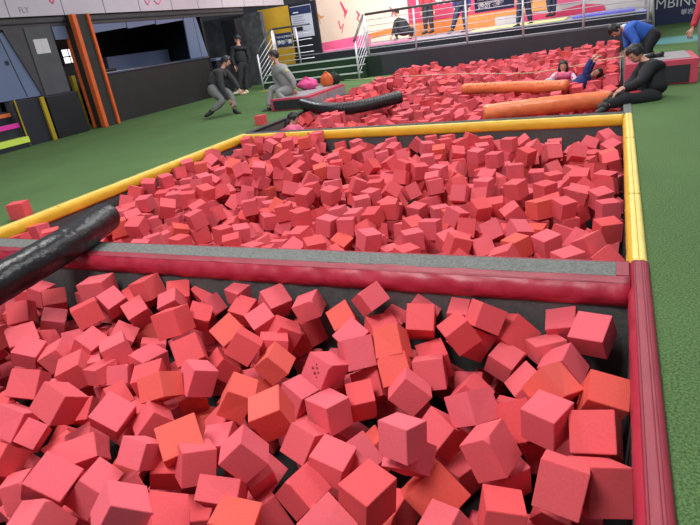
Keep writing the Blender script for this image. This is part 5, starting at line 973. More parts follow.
'@ foam cube, middle pit, 60% across 33% down the photo',
'@ foam cube, middle pit by right yellow pad, 87% across 36% down the photo',
'@ foam cube, front pit, 21% across 63% down the photo',
'@ foam cube, middle pit behind red rail, 36% across 48% down the photo',
'@ foam cube, front pit, 9% across 86% down the photo',
'@ foam cube, front pit by red rail, 4% across 56% down the photo',
'@ foam cube, middle pit behind red rail, 54% across 52% down the photo',
'@ foam cube, middle pit near black roll, 6% across 44% down the photo',
'@ foam cube, middle pit, 36% across 40% down the photo',
'@ foam cube, middle pit, 37% across 32% down the photo',
'@ foam cube, middle pit behind red rail, 39% across 53% down the photo',
'@ foam cube, middle pit, 42% across 33% down the photo',
'@ foam cube, middle pit, 56% across 37% down the photo',
'@ foam cube, middle pit behind red rail, 3% across 52% down the photo',
'@ foam cube, middle pit near black roll, 21% across 35% down the photo',
'@ foam cube, middle pit, 35% across 32% down the photo',
'@ foam cube, far pit, 74% across 25% down the photo',
'@ foam cube, middle pit behind red rail, 63% across 50% down the photo',
'@ foam cube, middle pit, 59% across 43% down the photo',
'@ foam cube, middle pit, 24% across 34% down the photo',
'@ foam cube, front pit, 54% across 86% down the photo',
'@ foam cube, middle pit, 32% across 37% down the photo',
'@ foam cube, middle pit, 40% across 31% down the photo',
'@ foam cube, middle pit behind red rail, 29% across 48% down the photo',
'@ foam cube, middle pit, 50% across 32% down the photo',
'@ foam cube, middle pit behind red rail, 64% across 46% down the photo',
'@ foam cube, front pit, 25% across 79% down the photo',
'@ foam cube, middle pit near black roll, 11% across 45% down the photo',
'@ foam cube, middle pit behind red rail, 26% across 53% down the photo',
'@ foam cube, middle pit behind red rail, 48% across 49% down the photo',
'@ foam cube, middle pit behind red rail, 56% across 49% down the photo',
'@ foam cube, middle pit, 69% across 36% down the photo',
'@ foam cube, front pit at left edge, 1% across 72% down the photo',
'@ foam cube, front pit, 44% across 69% down the photo',
'@ foam cube, middle pit, 41% across 36% down the photo',
'@ foam cube, middle pit, 69% across 38% down the photo',
'@ foam cube, middle pit by right yellow pad, 85% across 32% down the photo',
'@ foam cube, middle pit behind red rail, 16% across 50% down the photo',
'@ foam cube, middle pit, 79% across 34% down the photo',
'@ foam cube, middle pit behind red rail, 14% across 52% down the photo',
'@ foam cube, middle pit, 52% across 39% down the photo',
'@ foam cube, middle pit, 53% across 38% down the photo',
'@ foam cube, middle pit, 77% across 34% down the photo',
'@ foam cube, middle pit, 48% across 41% down the photo',
'@ foam cube, middle pit, 29% across 40% down the photo',
'@ foam cube, front pit, 56% across 77% down the photo',
'@ foam cube, front pit by right red pad, 83% across 104% down the photo',
'@ foam cube, middle pit, 37% across 35% down the photo',
'@ foam cube, middle pit, 51% across 42% down the photo']
rg = random.Random(3)
rest = bmesh.new()
names = ['pink', 'red', 'orange']
for i, row in enumerate(DATA):     # x, y, z (400 per metre), three quaternion terms (250 = 1), colour and pit, edge lengths in mm
    p = Vector(row[:3])/400; qx, qy, qz = [a/250 for a in row[3:6]]
    q = Quaternion((math.sqrt(max(0, 1-qx*qx-qy*qy-qz*qz)), qx, qy, qz)); fl_ = row[6]
    s = Vector(row[7:10])/1000 if len(row) > 7 else Vector([rg.gauss(.16, .004) for _ in range(3)])
    c = fl_ & 3
    if c == 3: c = rg.choices((0, 1, 2), (.62, .33, .05))[0]
    v, j = rg.randrange(NV), rg.randrange(4)
    if len(row) > 7 and v % 5 == 2: v = 0
    mtx = Matrix.LocRotScale(p, q, s)
    if i < 300:
        o = bpy.data.objects.new('foam_cube', foam(v, c, j)); o.matrix_world = mtx; link(o)
        pit = ('front', 'middle', 'far')[(fl_ >> 2) & 3]
        tag(o, LAB[i].replace('@', names[c]), 'foam cube', 'foam cubes in the %s pit' % pit)
        if 'dark pits' in LAB[i]:
            nrm = [Vector(a) for a in ((1, 0, 0), (-1, 0, 0), (0, 1, 0), (0, -1, 0), (0, 0, 1), (0, 0, -1))]
            see = [a for a in nrm if (q @ a).dot(Vector((0, 0, 1.4))-p) > .3]
            n_ = min(see, key=lambda a: (q @ a).dot(Vector((.907, .4, -.135))))
            e1 = Vector((n_.y, n_.z, n_.x)); e2 = n_.cross(e1)
            bm = bmesh.new()
            for (hx, hy, hr) in ((-.08, .02, .045), (.02, -.06, .05), (.03, .08, .04), (.11, .01, .035), (-.02, .15, .03), (.1, -.12, .025)):
                res = bmesh.ops.create_icosphere(bm, subdivisions=2, radius=1)
                for v_ in res['verts']: v_.co = n_*(.508+v_.co.z*.014)+e1*(hx*1.5+v_.co.x*hr*1.5)+e2*(hy*1.5+v_.co.y*hr*1.3)
            obj('pitted_holes', bm, 'pit_red', o, True)
    else:
        vs0 = len(rest.verts)
        me = base_meshes[(0, 3, 4, 8)[v % 4]]
        rest.verts.ensure_lookup_table()
        n0 = len(rest.verts)
        nv = [rest.verts.new(mtx @ vv.co) for vv in me.vertices]
        for pl in me.polygons:
            f = rest.faces.new([nv[k] for k in pl.vertices]); f.material_index = c*4+j
o = obj('foam_cubes', rest, [foams[a][b] for a in range(3) for b in range(4)])
tag(o, 'smaller-looking pink and red foam cubes filling the far and middle pits behind the nearest ones', 'foam cubes', kind='stuff')
for (p, r, lab, c) in (((-5.80, 3.74, .087), .5, 'lone red foam cube resting on the turf outside the left yellow pad', 1), ((-5.92, 8.85, .082), .1, 'lone red foam cube on the turf near the far left pit corner', 1)):
    o = bpy.data.objects.new('foam_cube', foam(0, c, 1)); o.location = p; o.scale = (.17, .17, .17); o.rotation_euler = (0, 0, r); link(o)
    tag(o, lab, 'foam cube', 'loose foam cubes on the turf')

# ------------------------------------------------------------------ tubes in the pits
def smooth_path(pts, n):
    pts = [Vector(p) for p in pts]; out = []
    P_ = [pts[0]*2-pts[1]]+pts+[pts[-1]*2-pts[-2]]
    for i in range(len(pts)-1):
        a, b, c, d = P_[i:i+4]
        for k in range(n):
            t = k/n
            out.append(.5*((2*b)+(c-a)*t+(2*a-5*b+4*c-d)*t*t+(3*b-a-3*c+d)*t**3))
    out.append(pts[-1]); return out
def roll(name, pts, r, m, label, cat, corr=0., seg=28, wr=.0, n=40, capm=None, stripe=None):
    path = smooth_path(pts, n); bm = bmesh.new(); ln = 0; rr = []
    for i, p in enumerate(path):
        if i: ln += (p-path[i-1]).length
        e = min(i, len(path)-1-i)
        rad = r*(1 if e > 1 else (.96 if e == 1 else .90))
        rr.append(rad+corr*math.sin(ln*2*math.pi/.055))
    tube(bm, path, rr, seg)
    if wr:
        for v in bm.verts:
            i = min(range(0, len(path)), key=lambda k: (v.co-path[k]).length_squared); d = (v.co-path[i])
            f = nz((v.co.x*9, v.co.y*9, v.co.z*16))+.7*nz((v.co.x*22, v.co.y*16, v.co.z*30))
            v.co += d.normalized()*wr*f
    root = empty(name, label, cat, path[0])
    part('roll_cover', bm, m, root, True)
    if capm:
        for e, (a, b) in enumerate(((path[0], path[1]), (path[-1], path[-2]))):
            d = (a-b).normalized(); bm = tube(bmesh.new(), [a-d*.004, a+d*.006], r*.86, seg); part('end_cap', bm, capm, root)
    if stripe:
        z = Vector((-.25, -.62, .74)).normalized()*(r+.002)
        bm = tube(bmesh.new(), [q+z+(q-path[0]).normalized().cross(z).normalized()*(.018 if k_ % 2 else -.018) for k_, q in enumerate(path[2:-2])], .008, 6)
        part('lacing', bm, stripe, root)
    return root
roll('black_roll', [(-4.06, 3.37, .166), (-3.83, 2.72, .162), (-3.76, 2.1, .135), (-3.66, 1.4, .10)], .130, 'black_vinyl', 'shiny wrinkled black vinyl roll lying across the red rail at left', 'foam roll', wr=.0045, n=34, capm='black_rubber', seg=40)
roll('black_roll', [(-5.72, 10.15, .15), (-4.9, 9.62, .075), (-4.25, 9.62, .07), (-3.56, 10.03, .13)], .115, 'black_rubber', 'dark ribbed roll sagging across the left of the far pit', 'foam roll', corr=.006, n=40, stripe='black_glint')
roll('orange_roll', [(-2.62, 10.97, .05), (-1.6, 10.5, .06), (-.71, 10.17, .05)], .10, 'orange_vinyl', 'orange roll in front of the girl in pink, nearer the dark wall', 'foam roll', n=24, wr=.006, stripe='orange_light')
roll('orange_roll', [(-1.68, 8.12, .04), (-.9, 8.33, .05), (-.05, 8.66, .03)], .12, 'orange_vinyl', 'thicker orange roll just behind the far yellow pad, ending at the seated person', 'foam roll', n=24, wr=.006, stripe='orange_light')
bm = tube(bmesh.new(), smooth_path([(-7.45, 15.85, .02), (-5.6, 14.9, .05), (-3.28, 13.41, .10), (-1.5, 12.0, .12), (.12, 10.9, .36)], 12), .008, 5)
tag(obj('safety_rope', bm, 'rope', smooth=True), 'thin pale rope stretched over the far pit below the dark wall', 'rope')

# ------------------------------------------------------------------ blocks
def block(name, x0, x1, y0, y1, h, label, panels):
    root = empty(name, label, 'foam block', ((x0+x1)/2, (y0+y1)/2, 0))
    part('core', B(x0+.01, x1-.01, y0+.01, y1-.01, .005, h-.02, bev=.01), 'pink_block', root)
    for nm, bx, m in panels: part(nm, B(*bx, bev=.006), m, root)
    return root
block('soft_block', -6.66, -5.72, 10.42, 12.3, .27, 'low pink-edged soft block with grey top that the grey-clad person sits on', [
    ('front_panel', (-6.58, -5.80, 10.412, 10.43, .03, .215), 'block_dark'),
    ('top_panel', (-6.60, -5.83, 10.50, 12.24, .245, .262), 'block_grey'),
    ('side_panel', (-5.735, -5.722, 10.50, 11.32, .02, .20), 'block_grey'), ('side_panel', (-5.735, -5.722, 11.36, 12.24, .02, .20), 'block_grey')])
block('soft_block', .13, 1.10, 9.70, 10.9, .37, 'pink-framed soft block with dark front and grey top right of the far pit', [
    ('front_panel', (.27, .98, 9.692, 9.71, .03, .275), 'block_dark'),
    ('top_panel', (.22, 1.0, 9.80, 10.86, .345, .362), 'block_grey')])
# shoes on the right block
for k, (x, y, lab) in enumerate(((.47, 10.12, 'small dark shoe on the right block, left of the pair'), (.60, 10.16, 'small dark shoe on the right block, right of the pair'))):
    root = empty('shoe', lab, 'shoe', (x, y, .362), 'pair of dark shoes on the right block')
    bm = bmesh.new(); ball(bm, (x-.02, y, .395), (.062, .036, .032)); ball(bm, (x+.035, y, .41), (.036, .033, .04)); part('upper', bm, 'shoe_dark', root, True)
    part('sole', B(x-.085, x+.07, y-.034, y+.034, .362, .376, bev=.006), 'shoe_dark', root)
# bags on the left block
def bag(name, c, r, m, label, strap=True):
    root = empty(name, label, 'bag', (c[0], c[1], c[2]-r[2]))
    bm = ball(bmesh.new(), c, r, 3)
    for v in bm.verts:
        v.co += Vector((0, 0, 1))*.03*nz(v.co*6)+(v.co-Vector(c))*.25*nz(v.co*9)
        v.co.z = max(v.co.z, c[2]-r[2])
    part('bag_body', bm, m, root, True)
    if strap: part('strap', tube(bmesh.new(), smooth_path([(c[0]-r[0]*.6, c[1]-r[1]*.5, c[2]+r[2]*.5), (c[0], c[1]-r[1]*.3, c[2]+r[2]*1.25), (c[0]+r[0]*.6, c[1]-r[1]*.5, c[2]+r[2]*.5)], 6), .014, 6), m, root, True)
bag('pink_bag', (-6.38, 11.7, .375), (.26, .16, .125), 'hot_pink', 'bright pink soft bag lying on the left block behind the grey-clad person')
bag('orange_bag', (-6.02, 12.0, .40), (.15, .12, .145), 'bag_orange', 'orange bag standing between the pink bag and the dark bag')
bag('dark_bag', (-5.93, 12.2, .40), (.16, .10, .14), 'bag_dark', 'dark green bag behind the orange bag on the left block')

# ------------------------------------------------------------------ platform, stairs, railings
YW = 16.2
tag(obj('wall_platform', B(-6.72, .75, YW, 17.2, 0, .58), 'dark_panel'), kind='structure')
tag(obj('trim_1', B(-6.722, -6.28, YW-.012, YW+.01, .0, .575), 'dark_green'), kind='structure')
st = empty('staircase', 'dark green carpeted steps with pale nosings left of the platform wall', 'stairs', (-8.5, 15.8, 0))
for k in range(3):
    y = 15.8+.28*k
    s = part('step', B(-10.2, -6.74, y, 17.18, .2*k+.001, .2*(k+1)-.012), 'stair_green', st)
    n_ = B(-10.2, -6.74, y-.016, y+.05, .2*(k+1)-.035, .2*(k+1)+.002); part('nosing', n_, 'nosing', st)
tag(obj('yellow_floor_line', B(-9.9, -8.6, 15.02, 15.24, .001, .006), 'yellow_paint'), 'yellow painted strip on the turf at the foot of the stairs', 'floor line')
def railing(label, posts, bars, top, root_loc, topr=.028, name='railing'):
    root = empty(name, label, 'railing', root_loc)
    for a, b in posts: part('post', tube(bmesh.new(), [a, b], .029, 8), 'steel', root, True)
    for a, b in bars: part('bar', tube(bmesh.new(), [a, b], .0115, 6), 'steel', root, True)
    part('handrail', tube(bmesh.new(), top, topr, 8), 'steel_dark', root, True)
xs = [-6.64, -5.18, -3.72, -2.24, -.78, .66]
railing('long steel railing with horizontal bars on the platform wall', [((x, YW+.05, .58), (x, YW+.05, 1.70)) for x in xs],
        [((xs[0], YW+.05, .63+.155*k), (xs[-1], YW+.05, .63+.155*k)) for k in range(7)], [(xs[0], YW+.05, 1.72), (xs[-1], YW+.05, 1.72)], (-3, YW, .58), topr=.035)
def stair_rail(X, label, dx=0.):
    a, b = (X, 15.78, 0), (X+dx, 16.6, .6)
    bars = [((a[0], a[1], a[2]+.12+.15*k), (b[0], b[1], b[2]+.12+.15*k)) for k in range(6)]
    railing(label, [((a[0], a[1], 0), (a[0], a[1], 1.06)), ((b[0], b[1], .6), (b[0], b[1], 1.72))], bars, [(a[0]-dx*.05, a[1]-.06, 1.06), (b[0], b[1], 1.72)], (X, 15.9, 0), topr=.035, name='stair_railing')
stair_rail(-6.85, 'sloping stair railing against the left end of the platform wall')
stair_rail(-10.22, 'sloping stair railing beside the standing person in black', .15)
railing('short level railing behind the stairs carrying a small dark sign', [((-10.04, 16.65, .6), (-10.04, 16.65, 1.70)), ((-9.25, 16.75, .6), (-9.25, 16.75, 1.70))],
        [((-10.04, 16.65, .72+.19*k), (-8.75, 16.8, .72+.19*k)) for k in range(5)], [(-10.04, 16.65, 1.72), (-8.75, 16.8, 1.72)], (-9.5, 16.7, .6), topr=.03)
sg = empty('rail_sign', 'small dark sign with white text hung on the stair railing', 'sign', (-9.65, 16.6, 1.2))
part('sign_board', B(-9.95, -9.35, 16.60, 16.615, 1.15, 1.57, bev=.004), 'navy', sg)
text_obj('lettering', 'NO CLIMBING', .085, 'text_white', (-9.90, 16.598, 1.43), (1, 0, 0), (0, 0, 1), sg, .001)
text_obj('lettering', '请勿攀爬', .135, 'text_white', (-9.91, 16.598, 1.25), (1, 0, 0), (0, 0, 1), sg, .001, .004)

# trampoline deck
dk = empty('trampoline_deck', 'black-edged trampoline deck behind the railing', 'trampoline deck', (-4, 19, .6))
part('frame', B(-9.7, .70, 17.2, 21.4, .02, .79, bev=.01), 'deck_black', dk)
part('deck_surface', B(-9.65, .66, 17.25, 21.38, .79, .81), 'deck_grey', dk)
part('pink_pad', B(-8.9, -5.9, 17.5, 18.5, .81, .84, bev=.008), 'pink_mat', dk)
part('yellow_pad', B(-4.0, -1.35, 18.0, 19.9, .81, .84, bev=.008), 'yellow_mat', dk)
part('blue_pad', B(-1.15, .40, 17.9, 20.2, .81, .86, bev=.008), 'blue_mat', dk)
wd = empty('pink_wedge', 'pink padded wedge standing before the pale peach mural', 'wedge pad', (-8.6, 18.6, .81))
part('pad_body', prism([(-9.45, 18.6, .815), (-7.6, 18.6, .815), (-7.6, 18.6, 1.16), (-9.45, 18.6, 1.08)], (0, .25, 0)), 'pink_mat', wd)

# notice stand
ns = empty('notice_stand', 'tall black stand with white rules poster beside the stairs', 'notice stand', (-9.2, 17.35, .81))
part('stand_board', B(-9.72, -8.72, 17.32, 17.40, .81, 2.40, bev=.01), 'board_black', ns)
po = part('poster', B(-9.66, -8.90, 17.300, 17.318, 1.36, 2.30), 'poster_white', ns)
subpart('poster_header', B(-9.66, -8.90, 17.296, 17.300, 2.05, 2.28), 'poster_navy', po)
bm = bmesh.new()
rr_ = random.Random(4)
for k in range(9):
    z = 1.98-.062*k
    if k in (5, 6): continue
    box(bm, -9.60, -9.60+rr_.uniform(.35, .62), 17.297, 17.2995, z, z+.014)
subpart('text_lines', bm, 'text_grey', po)
subpart('dark_label', B(-9.54, -9.28, 17.296, 17.300, 1.56, 1.68, bev=.0015), 'board_black', po)
subpart('header_text', B(-9.56, -9.36, 17.292, 17.295, 2.10, 2.13), 'text_white', po)

# ------------------------------------------------------------------ mural wall
YM = 21.5
tag(obj('wall_back', B(-9.85, .75, YM, YM+.2, 0, 4.2), 'mural_white'), kind='structure')
def panel(name, x0, x1, z0, z1, m, label, dy=.02, **kw):
    return tag(obj(name, B(x0, x1, YM-dy, YM-.001, z0, z1), m), label, 'mural panel')
pm = empty('mural_panel', 'large pale peach mural panel with red brush marks behind the deck', 'mural panel', (-9, YM, .8))
part('board', B(-11.0, -7.05, YM-.05, YM-.03, .8, 4.0), 'peach', pm)
def strokes(segs, m):
    bm = bmesh.new()
    for s in segs: tube(bm, [(x, YM-.055, z) for x, z in s[0]], s[1], 5)
    for v in bm.verts: v.co.y = YM-.054+(v.co.y-(YM-.055))*.08
    return bm
part('brush_mark', strokes([([(-10.85, 2.25), (-10.62, 1.95), (-10.5, 2.0)], [.02, .05, .02]), ([(-10.80, 2.28), (-10.72, 1.9), (-10.68, 1.72)], [.03, .03, .01])], 0), 'mural_brown', pm)
part('brush_mark', strokes([([(-9.72, 2.4), (-9.55, 2.0), (-9.62, 1.8), (-9.45, 2.1)], [.03, .07, .05, .02]), ([(-9.9, 1.75), (-9.85, 1.45), (-9.7, 1.6), (-9.82, 1.3)], [.03, .05, .06, .02])], 0), 'mural_red', pm)
part('brush_mark', strokes([([(-9.1, 2.0), (-9.0, 1.85), (-9.1, 1.7), (-8.95, 1.55)], [.02, .05, .03, .02]), ([(-7.75, 1.95), (-7.62, 1.8), (-7.7, 1.6)], [.02, .05, .02])], 0), 'mural_red', pm)
part('orange_stripe', prism([(-8.75, YM-.056, .93), (-7.1, YM-.056, 1.05), (-7.1, YM-.056, 1.27), (-8.75, YM-.056, 1.12)], (0, .005, 0)), 'mural_orange', pm)
mg = empty('mural_panel', 'magenta mural panel with large white letters behind the railing', 'mural panel', (-5.8, YM, .8))
part('board', B(-7.04, -3.0, YM-.045, YM-.03, 1.28, 4.0), 'mural_magenta', mg)
text_obj('lettering', 'T', .62, 'text_white', (-6.85, YM-.047, 1.78), (1, 0, 0), (0, 0, 1), mg, .002, .008)
text_obj('lettering', 'HOS', .42, 'text_white', (-6.15, YM-.047, 1.78), (1, 0, 0), (0, 0, 1), mg, .002, .012)
panel('mural_panel', -7.04, -3.9, .8, 1.27, 'mural_orange', 'orange mural stripe under the magenta panel', .03)
panel('mural_panel', -3.9, -2.95, .8, 1.08, 'mural_white', 'pale grey mural stripe at the foot of the wall behind the yellow pad', .03)
panel('mural_panel', -3.9, -3.0, 1.09, 1.27, 'mural_orange', 'short red-orange stripe right of the blue banner foot', .03)
panel('mural_panel', -2.95, -2.05, 1.1, 4.0, 'mural_brown', 'ochre mural panel right of the blue banner', .03)
mp_ = prism([(-2.95, YM-.04, .8), (-.35, YM-.04, .8), (-.45, YM-.04, 1.02), (-1.1, YM-.04, 1.12), (-2.0, YM-.04, .98), (-2.95, YM-.04, 1.08)], (0, .02, 0))
tag(obj('mural_panel', mp_, 'mural_magenta'), 'low magenta mural shape behind the yellow pad', 'mural panel')
panel('mural_panel', -1.9, -1.0, 1.2, 1.6, 'pink_mat', 'pink mural band above the low magenta shape', .025)
bl = empty('blue_banner', 'dark blue banner with white characters hung behind the railing', 'banner', (-3.4, YW+.12, 1.2))
x0, x1, yb = -3.50, -2.47, YW+.14
part('banner_cloth', B(x0, x1, yb, yb+.015, 1.33, 1.95), 'navy', bl)
text_obj('lettering', 'NO CLIMBING', .115, 'text_white', (x0+.08, yb-.002, 1.60), (1, 0, 0), (0, 0, 1), bl, .001)
text_obj('lettering', '请勿翻越', .17, 'text_white', (x0+.08, yb-.002, 1.42), (1, 0, 0), (0, 0, 1), bl, .001, .006)

# navy sign board, right background
YS = 24.5
sb = empty('sign_board', 'navy sign board with large white letters at top right', 'sign', (2, YS, 0))
part('board', B(.98, 4.6, YS, YS+.08, .0, 2.4, bev=.01), 'navy', sb)
text_obj('lettering', 'MBING', .47, 'text_white', (1.20, YS-.003, .55), (1, 0, 0), (0, 0, 1), sb, .002, 0)
text_obj('lettering', '攀岩', .20, 'text_white', (2.02, YS-.003, .28), (1, 0, 0), (0, 0, 1), sb, .001)
fr = empty('leaning_frame', 'pale slanted metal posts between the deck and the navy sign', 'frame', (.8, 21, 0))
for k, (a, b) in enumerate((((.98, 20.0, 0), (.78, 20.0, 2.4)), ((1.05, 21.5, 0), (.85, 21.5, 2.4)), ((1.00, 20.7, 0), (.78, 20.7, 1.6)))):
    part('post', tube(bmesh.new(), [a, b], .045, 8), 'mural_white', fr, True)

# ------------------------------------------------------------------ left side building front (plane x = -11.6)
XW = -11.6
tag(obj('wall_left', B(XW-.25, XW-.05, 8.18, 9.66, 0, 2.35), 'grey_wall'), kind='structure')
def yz(pts, x=XW): return [(x, y, z) for y, z in pts]
fa = empty('fascia', 'white glossy panelled fascia running along the top left', 'fascia', (XW, 13, 2.58))
ys = [3.0, 4.15, 5.25, 6.4, 7.5, 8.77, 10.16, 11.40, 12.62, 13.91, 15.1, 16.35, 17.6, 18.85, 20.3]
for a, b in zip(ys, ys[1:]): part('fascia_panel', B(XW-.1, XW+.06, a+.012, b-.012, 2.58, 3.9, bev=.004), 'fascia', fa)
part('backing', B(XW-.2, XW-.09, 3, 20.3, 2.56, 3.9), 'fascia_seam', fa)
text_obj('lettering', 'FLY', .16, 'text_grey', (XW+.062, 9.02, 2.66), (0, 1, 0), (0, 0, 1), fa, .002)
bm = bmesh.new()
for (y0_, y1_, z0_) in ((9.85, 10.0, 2.83), (12.86, 13.04, 2.74), (13.22, 13.5, 2.74)):
    tube(bm, smooth_path([(XW+.062, y0_, z0_+.10), (XW+.062, (y0_+y1_)/2, z0_), (XW+.062, y1_, z0_+.10)], 5), .018, 6)
part('pink_character', bm, 'pink_mat', fa)
tag(obj('trim_2', B(XW-.12, XW+.0, 3, 17.55, 2.36, 2.555), 'soffit'), kind='structure')
tag(obj('trim_3', B(XW+.001, XW+.03, 3, 17.55, 2.44, 2.46), 'dark_base'), kind='structure')
g1 = empty('blue_glass_panel', 'pale blue panel left of the grey wall section with paper notices', 'wall panel', (XW, 8.3, .95))
part('panel', prism(yz([(6.9, 1.0), (9.01, .97), (9.0, 2.3), (6.9, 2.3)], XW-.04), (.03, 0, 0)), 'blue_panel', g1)
part('seam', prism(yz([(8.58, 1.0), (8.6, 1.0), (8.42, 2.28), (8.40, 2.28)], XW-.008), (.004, 0, 0)), 'dark_base', g1)
part('lock', B(XW-.01, XW+.012, 8.36, 8.42, 1.68, 1.76), 'dark_base', g1)
g2 = empty('grey_wall_wing', 'slanted dark grey wing left of the paper notices', 'wall panel', (XW, 8.9, .95))
part('panel', prism(yz([(8.95, .95), (9.03, .95), (9.55, 2.36), (8.52, 2.36)], XW-.005), (.03, 0, 0)), 'soffit', g2)
g3 = empty('grey_wall_section', 'mid grey wall section holding two paper notices', 'wall panel', (XW, 9.4, .95))
part('panel', B(XW-.03, XW+.05, 9.0, 9.68, .95, 2.37, bev=.006), 'grey_wall', g3)
pn = tag(obj('paper_notice', B(XW+.052, XW+.056, 9.13, 9.31, 1.82, 2.12), 'paper'), 'left sheet of two white papers taped to the grey wall', 'paper notice', 'paper notices on the grey wall')
pn = tag(obj('paper_notice', B(XW+.052, XW+.056, 9.315, 9.49, 1.82, 2.12), 'paper'), 'right sheet of two white papers taped to the grey wall', 'paper notice', 'paper notices on the grey wall')
tag(obj('dark_plinth', B(XW-.04, XW+.06, 8.22, 9.80, 0, .945, bev=.008), 'dark_base'), 'dark low plinth under the blue and grey panels', 'plinth')
tag(obj('yellow_post', B(XW+.062, XW+.12, 8.78, 8.88, 0, .95, bev=.008), 'yellow_paint'), 'dull yellow post on the dark plinth below the paper notices', 'post', 'yellow posts')
tag(obj('yellow_post', B(XW+.062, XW+.08, 8.18, 8.21, 0, .98), 'yellow_paint'), 'thin yellow corner edge at the right end of the neon steps', 'post', 'yellow posts')
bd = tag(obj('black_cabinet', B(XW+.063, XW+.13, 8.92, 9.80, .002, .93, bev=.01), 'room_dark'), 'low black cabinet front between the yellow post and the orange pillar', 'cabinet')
ne = empty('neon_steps', 'low steps with orange, pink and lime glowing-coloured edges at far left', 'steps', (XW, 7.5, 0))
for k, (z, m) in enumerate(((.10, 'lime'), (.42, 'magenta'), (.66, 'neon_orange'))):
    part('step', B(XW-.05-.16*k, XW+.14-.16*k, 6.2, 8.16, 0 if k == 0 else .02, z+.16-.05), 'dark_base', ne)
    part('step_edge', B(XW-.05-.16*k, XW+.16-.16*k, 6.2, 8.17, z, z+.12-.02*k, bev=.004), m, ne)
# doorway behind the pillar
dw = empty('doorway_room', 'black doorway recess with bright window panes left of the orange pillar', 'doorway', (XW-1, 10.3, 0))
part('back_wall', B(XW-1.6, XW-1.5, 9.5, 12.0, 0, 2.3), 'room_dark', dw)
wn = part('window_frame', B(XW-1.5, XW-1.47, 11.0, 11.55, 1.52, 1.98), 'dark_base', dw)
bm = bmesh.new()
for a, b in ((11.06, 11.23), (11.27, 11.45)):
    for c, d in ((1.58, 1.72), (1.75, 1.91)): box(bm, XW-1.469, XW-1.462, a, b, c, d)
subpart('pane', bm, 'window_lit', wn)
tag(obj('blue_header_panel', B(XW-.04, XW+.0, 9.76, 10.12, 2.08, 2.355), 'blue_panel'), 'small pale blue panel above the doorway left of the orange pillar', 'wall panel')
tag(obj('yellow_post', B(XW-.85, XW-.75, 10.50, 10.61, .0, 1.27), 'yellow_paint'), 'short yellow post seen in the dark doorway', 'post', 'yellow posts')
# padded pillar
pl = empty('padded_pillar', 'dark padded pillar with three orange corner pads', 'pillar', (-11.6, 10.4, 0))
part('core', B(-11.70, -11.36, 10.20, 10.62, 0, 2.57, bev=.01), 'pillar_dark', pl)
for (x, y, w) in ((-11.70, 10.18, .035), (-11.36, 10.19, .07), (-11.345, 10.62, .045)):
    part('corner_pad', B(x-w, x+w, y-w*.8, y+w*.8, 0, 2.57, bev=.018), 'orange_pad', pl)
# counter
ct = empty('counter', 'long dark counter wall below the black serving opening', 'counter', (XW, 13, 0))
part('counter_front', B(XW-.5, XW, 10.75, 15.1, 0, 1.17), 'counter', ct)
part('counter_top', B(XW-.6, XW+.03, 10.75, 15.13, 1.171, 1.225, bev=.008), 'counter_top', ct)
part('shelf', B(XW-1.1, XW-.62, 10.75, 14.4, 1.10, 1.16), 'blue_panel', ct)
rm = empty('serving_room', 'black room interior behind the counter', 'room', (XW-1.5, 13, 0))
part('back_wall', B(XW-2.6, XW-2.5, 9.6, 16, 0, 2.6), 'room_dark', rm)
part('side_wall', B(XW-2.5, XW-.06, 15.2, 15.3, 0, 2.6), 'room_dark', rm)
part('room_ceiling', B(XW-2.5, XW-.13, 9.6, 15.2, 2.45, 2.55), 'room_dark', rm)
part('cabinet', B(XW-2.3, XW-1.5, 12.5, 15.1, .5, 1.6, bev=.01), 'blue_panel', rm)
hp = empty('header_panels', 'row of pale blue header panels above the serving opening', 'wall panel', (XW, 12.5, 2.2))
zz = lambda y: 2.16+(y-11.1)*.035
for a, b in ((10.95, 12.05), (12.08, 13.15), (13.18, 14.4)):
    part('header_panel', prism(yz([(a, zz(a)+.0), (b, zz(b)+.03), (b, 2.355), (a, 2.355)], XW-.05), (.03, 0, 0)), 'blue_panel', hp)
wg = empty('blue_wing', 'slanted pale blue end panel right of the serving opening', 'wall panel', (XW, 14.7, 1.23))
part('panel', prism(yz([(14.28, 1.23), (15.12, 1.23), (14.93, 2.355), (14.36, 2.355)], XW-.03), (.04, 0, 0)), 'blue_panel', wg)
part('seam', prism(yz([(14.80, 1.24), (14.815, 1.24), (14.80, 2.35), (14.785, 2.35)], XW+.011), (.003, 0, 0)), 'dark_base', wg)
tag(obj('counter_clutter', B(XW-.35, XW-.05, 10.9, 11.35, 1.226, 1.31, bev=.03), 'speaker'), 'dark bundle lying on the counter beside the orange pillar', 'bundle')
# rear grey wall, speaker, yellow wall
tag(obj('wall_rear', B(-14.4, -11.0, 17.6, 17.8, 0, 2.35), 'stone_wall'), kind='structure')
tag(obj('wall_rear_yellow', B(-11.45, -9.72, 18.2, 18.35, 0, 2.42), 'yellow_wall'), kind='structure')
tag(obj('wall_rear_upper', B(-18, -9.9, 22.5, 22.7, 0, 6), 'grey_wall'), kind='structure')
sp = empty('loudspeaker', 'tall black loudspeaker on a stand before the grey rear wall', 'speaker', (-11.6, 16.7, 0))
part('cabinet', B(-12.0, -11.45, 16.7, 17.1, 1.12, 2.22, bev=.02), 'speaker', sp)
part('stand_pole', tube(bmesh.new(), [(-11.72, 16.9, .04), (-11.72, 16.9, 1.12)], .03, 8), 'speaker', sp)
part('stand_base', tube(bmesh.new(), [(-11.72, 16.9, 0), (-11.72, 16.9, .04)], .25, 12), 'speaker', sp)
ds = empty('side_desk', 'dark desk with pale blue top behind the crouching person', 'desk', (-11.9, 15.9, 0))
part('desk_body', B(-12.4, -11.62, 15.5, 16.2, 0, 1.04, bev=.01), 'dark_base', ds)
part('desk_top', B(-12.45, -11.58, 15.45, 16.25, 1.041, 1.12, bev=.01), 'blue_panel', ds)

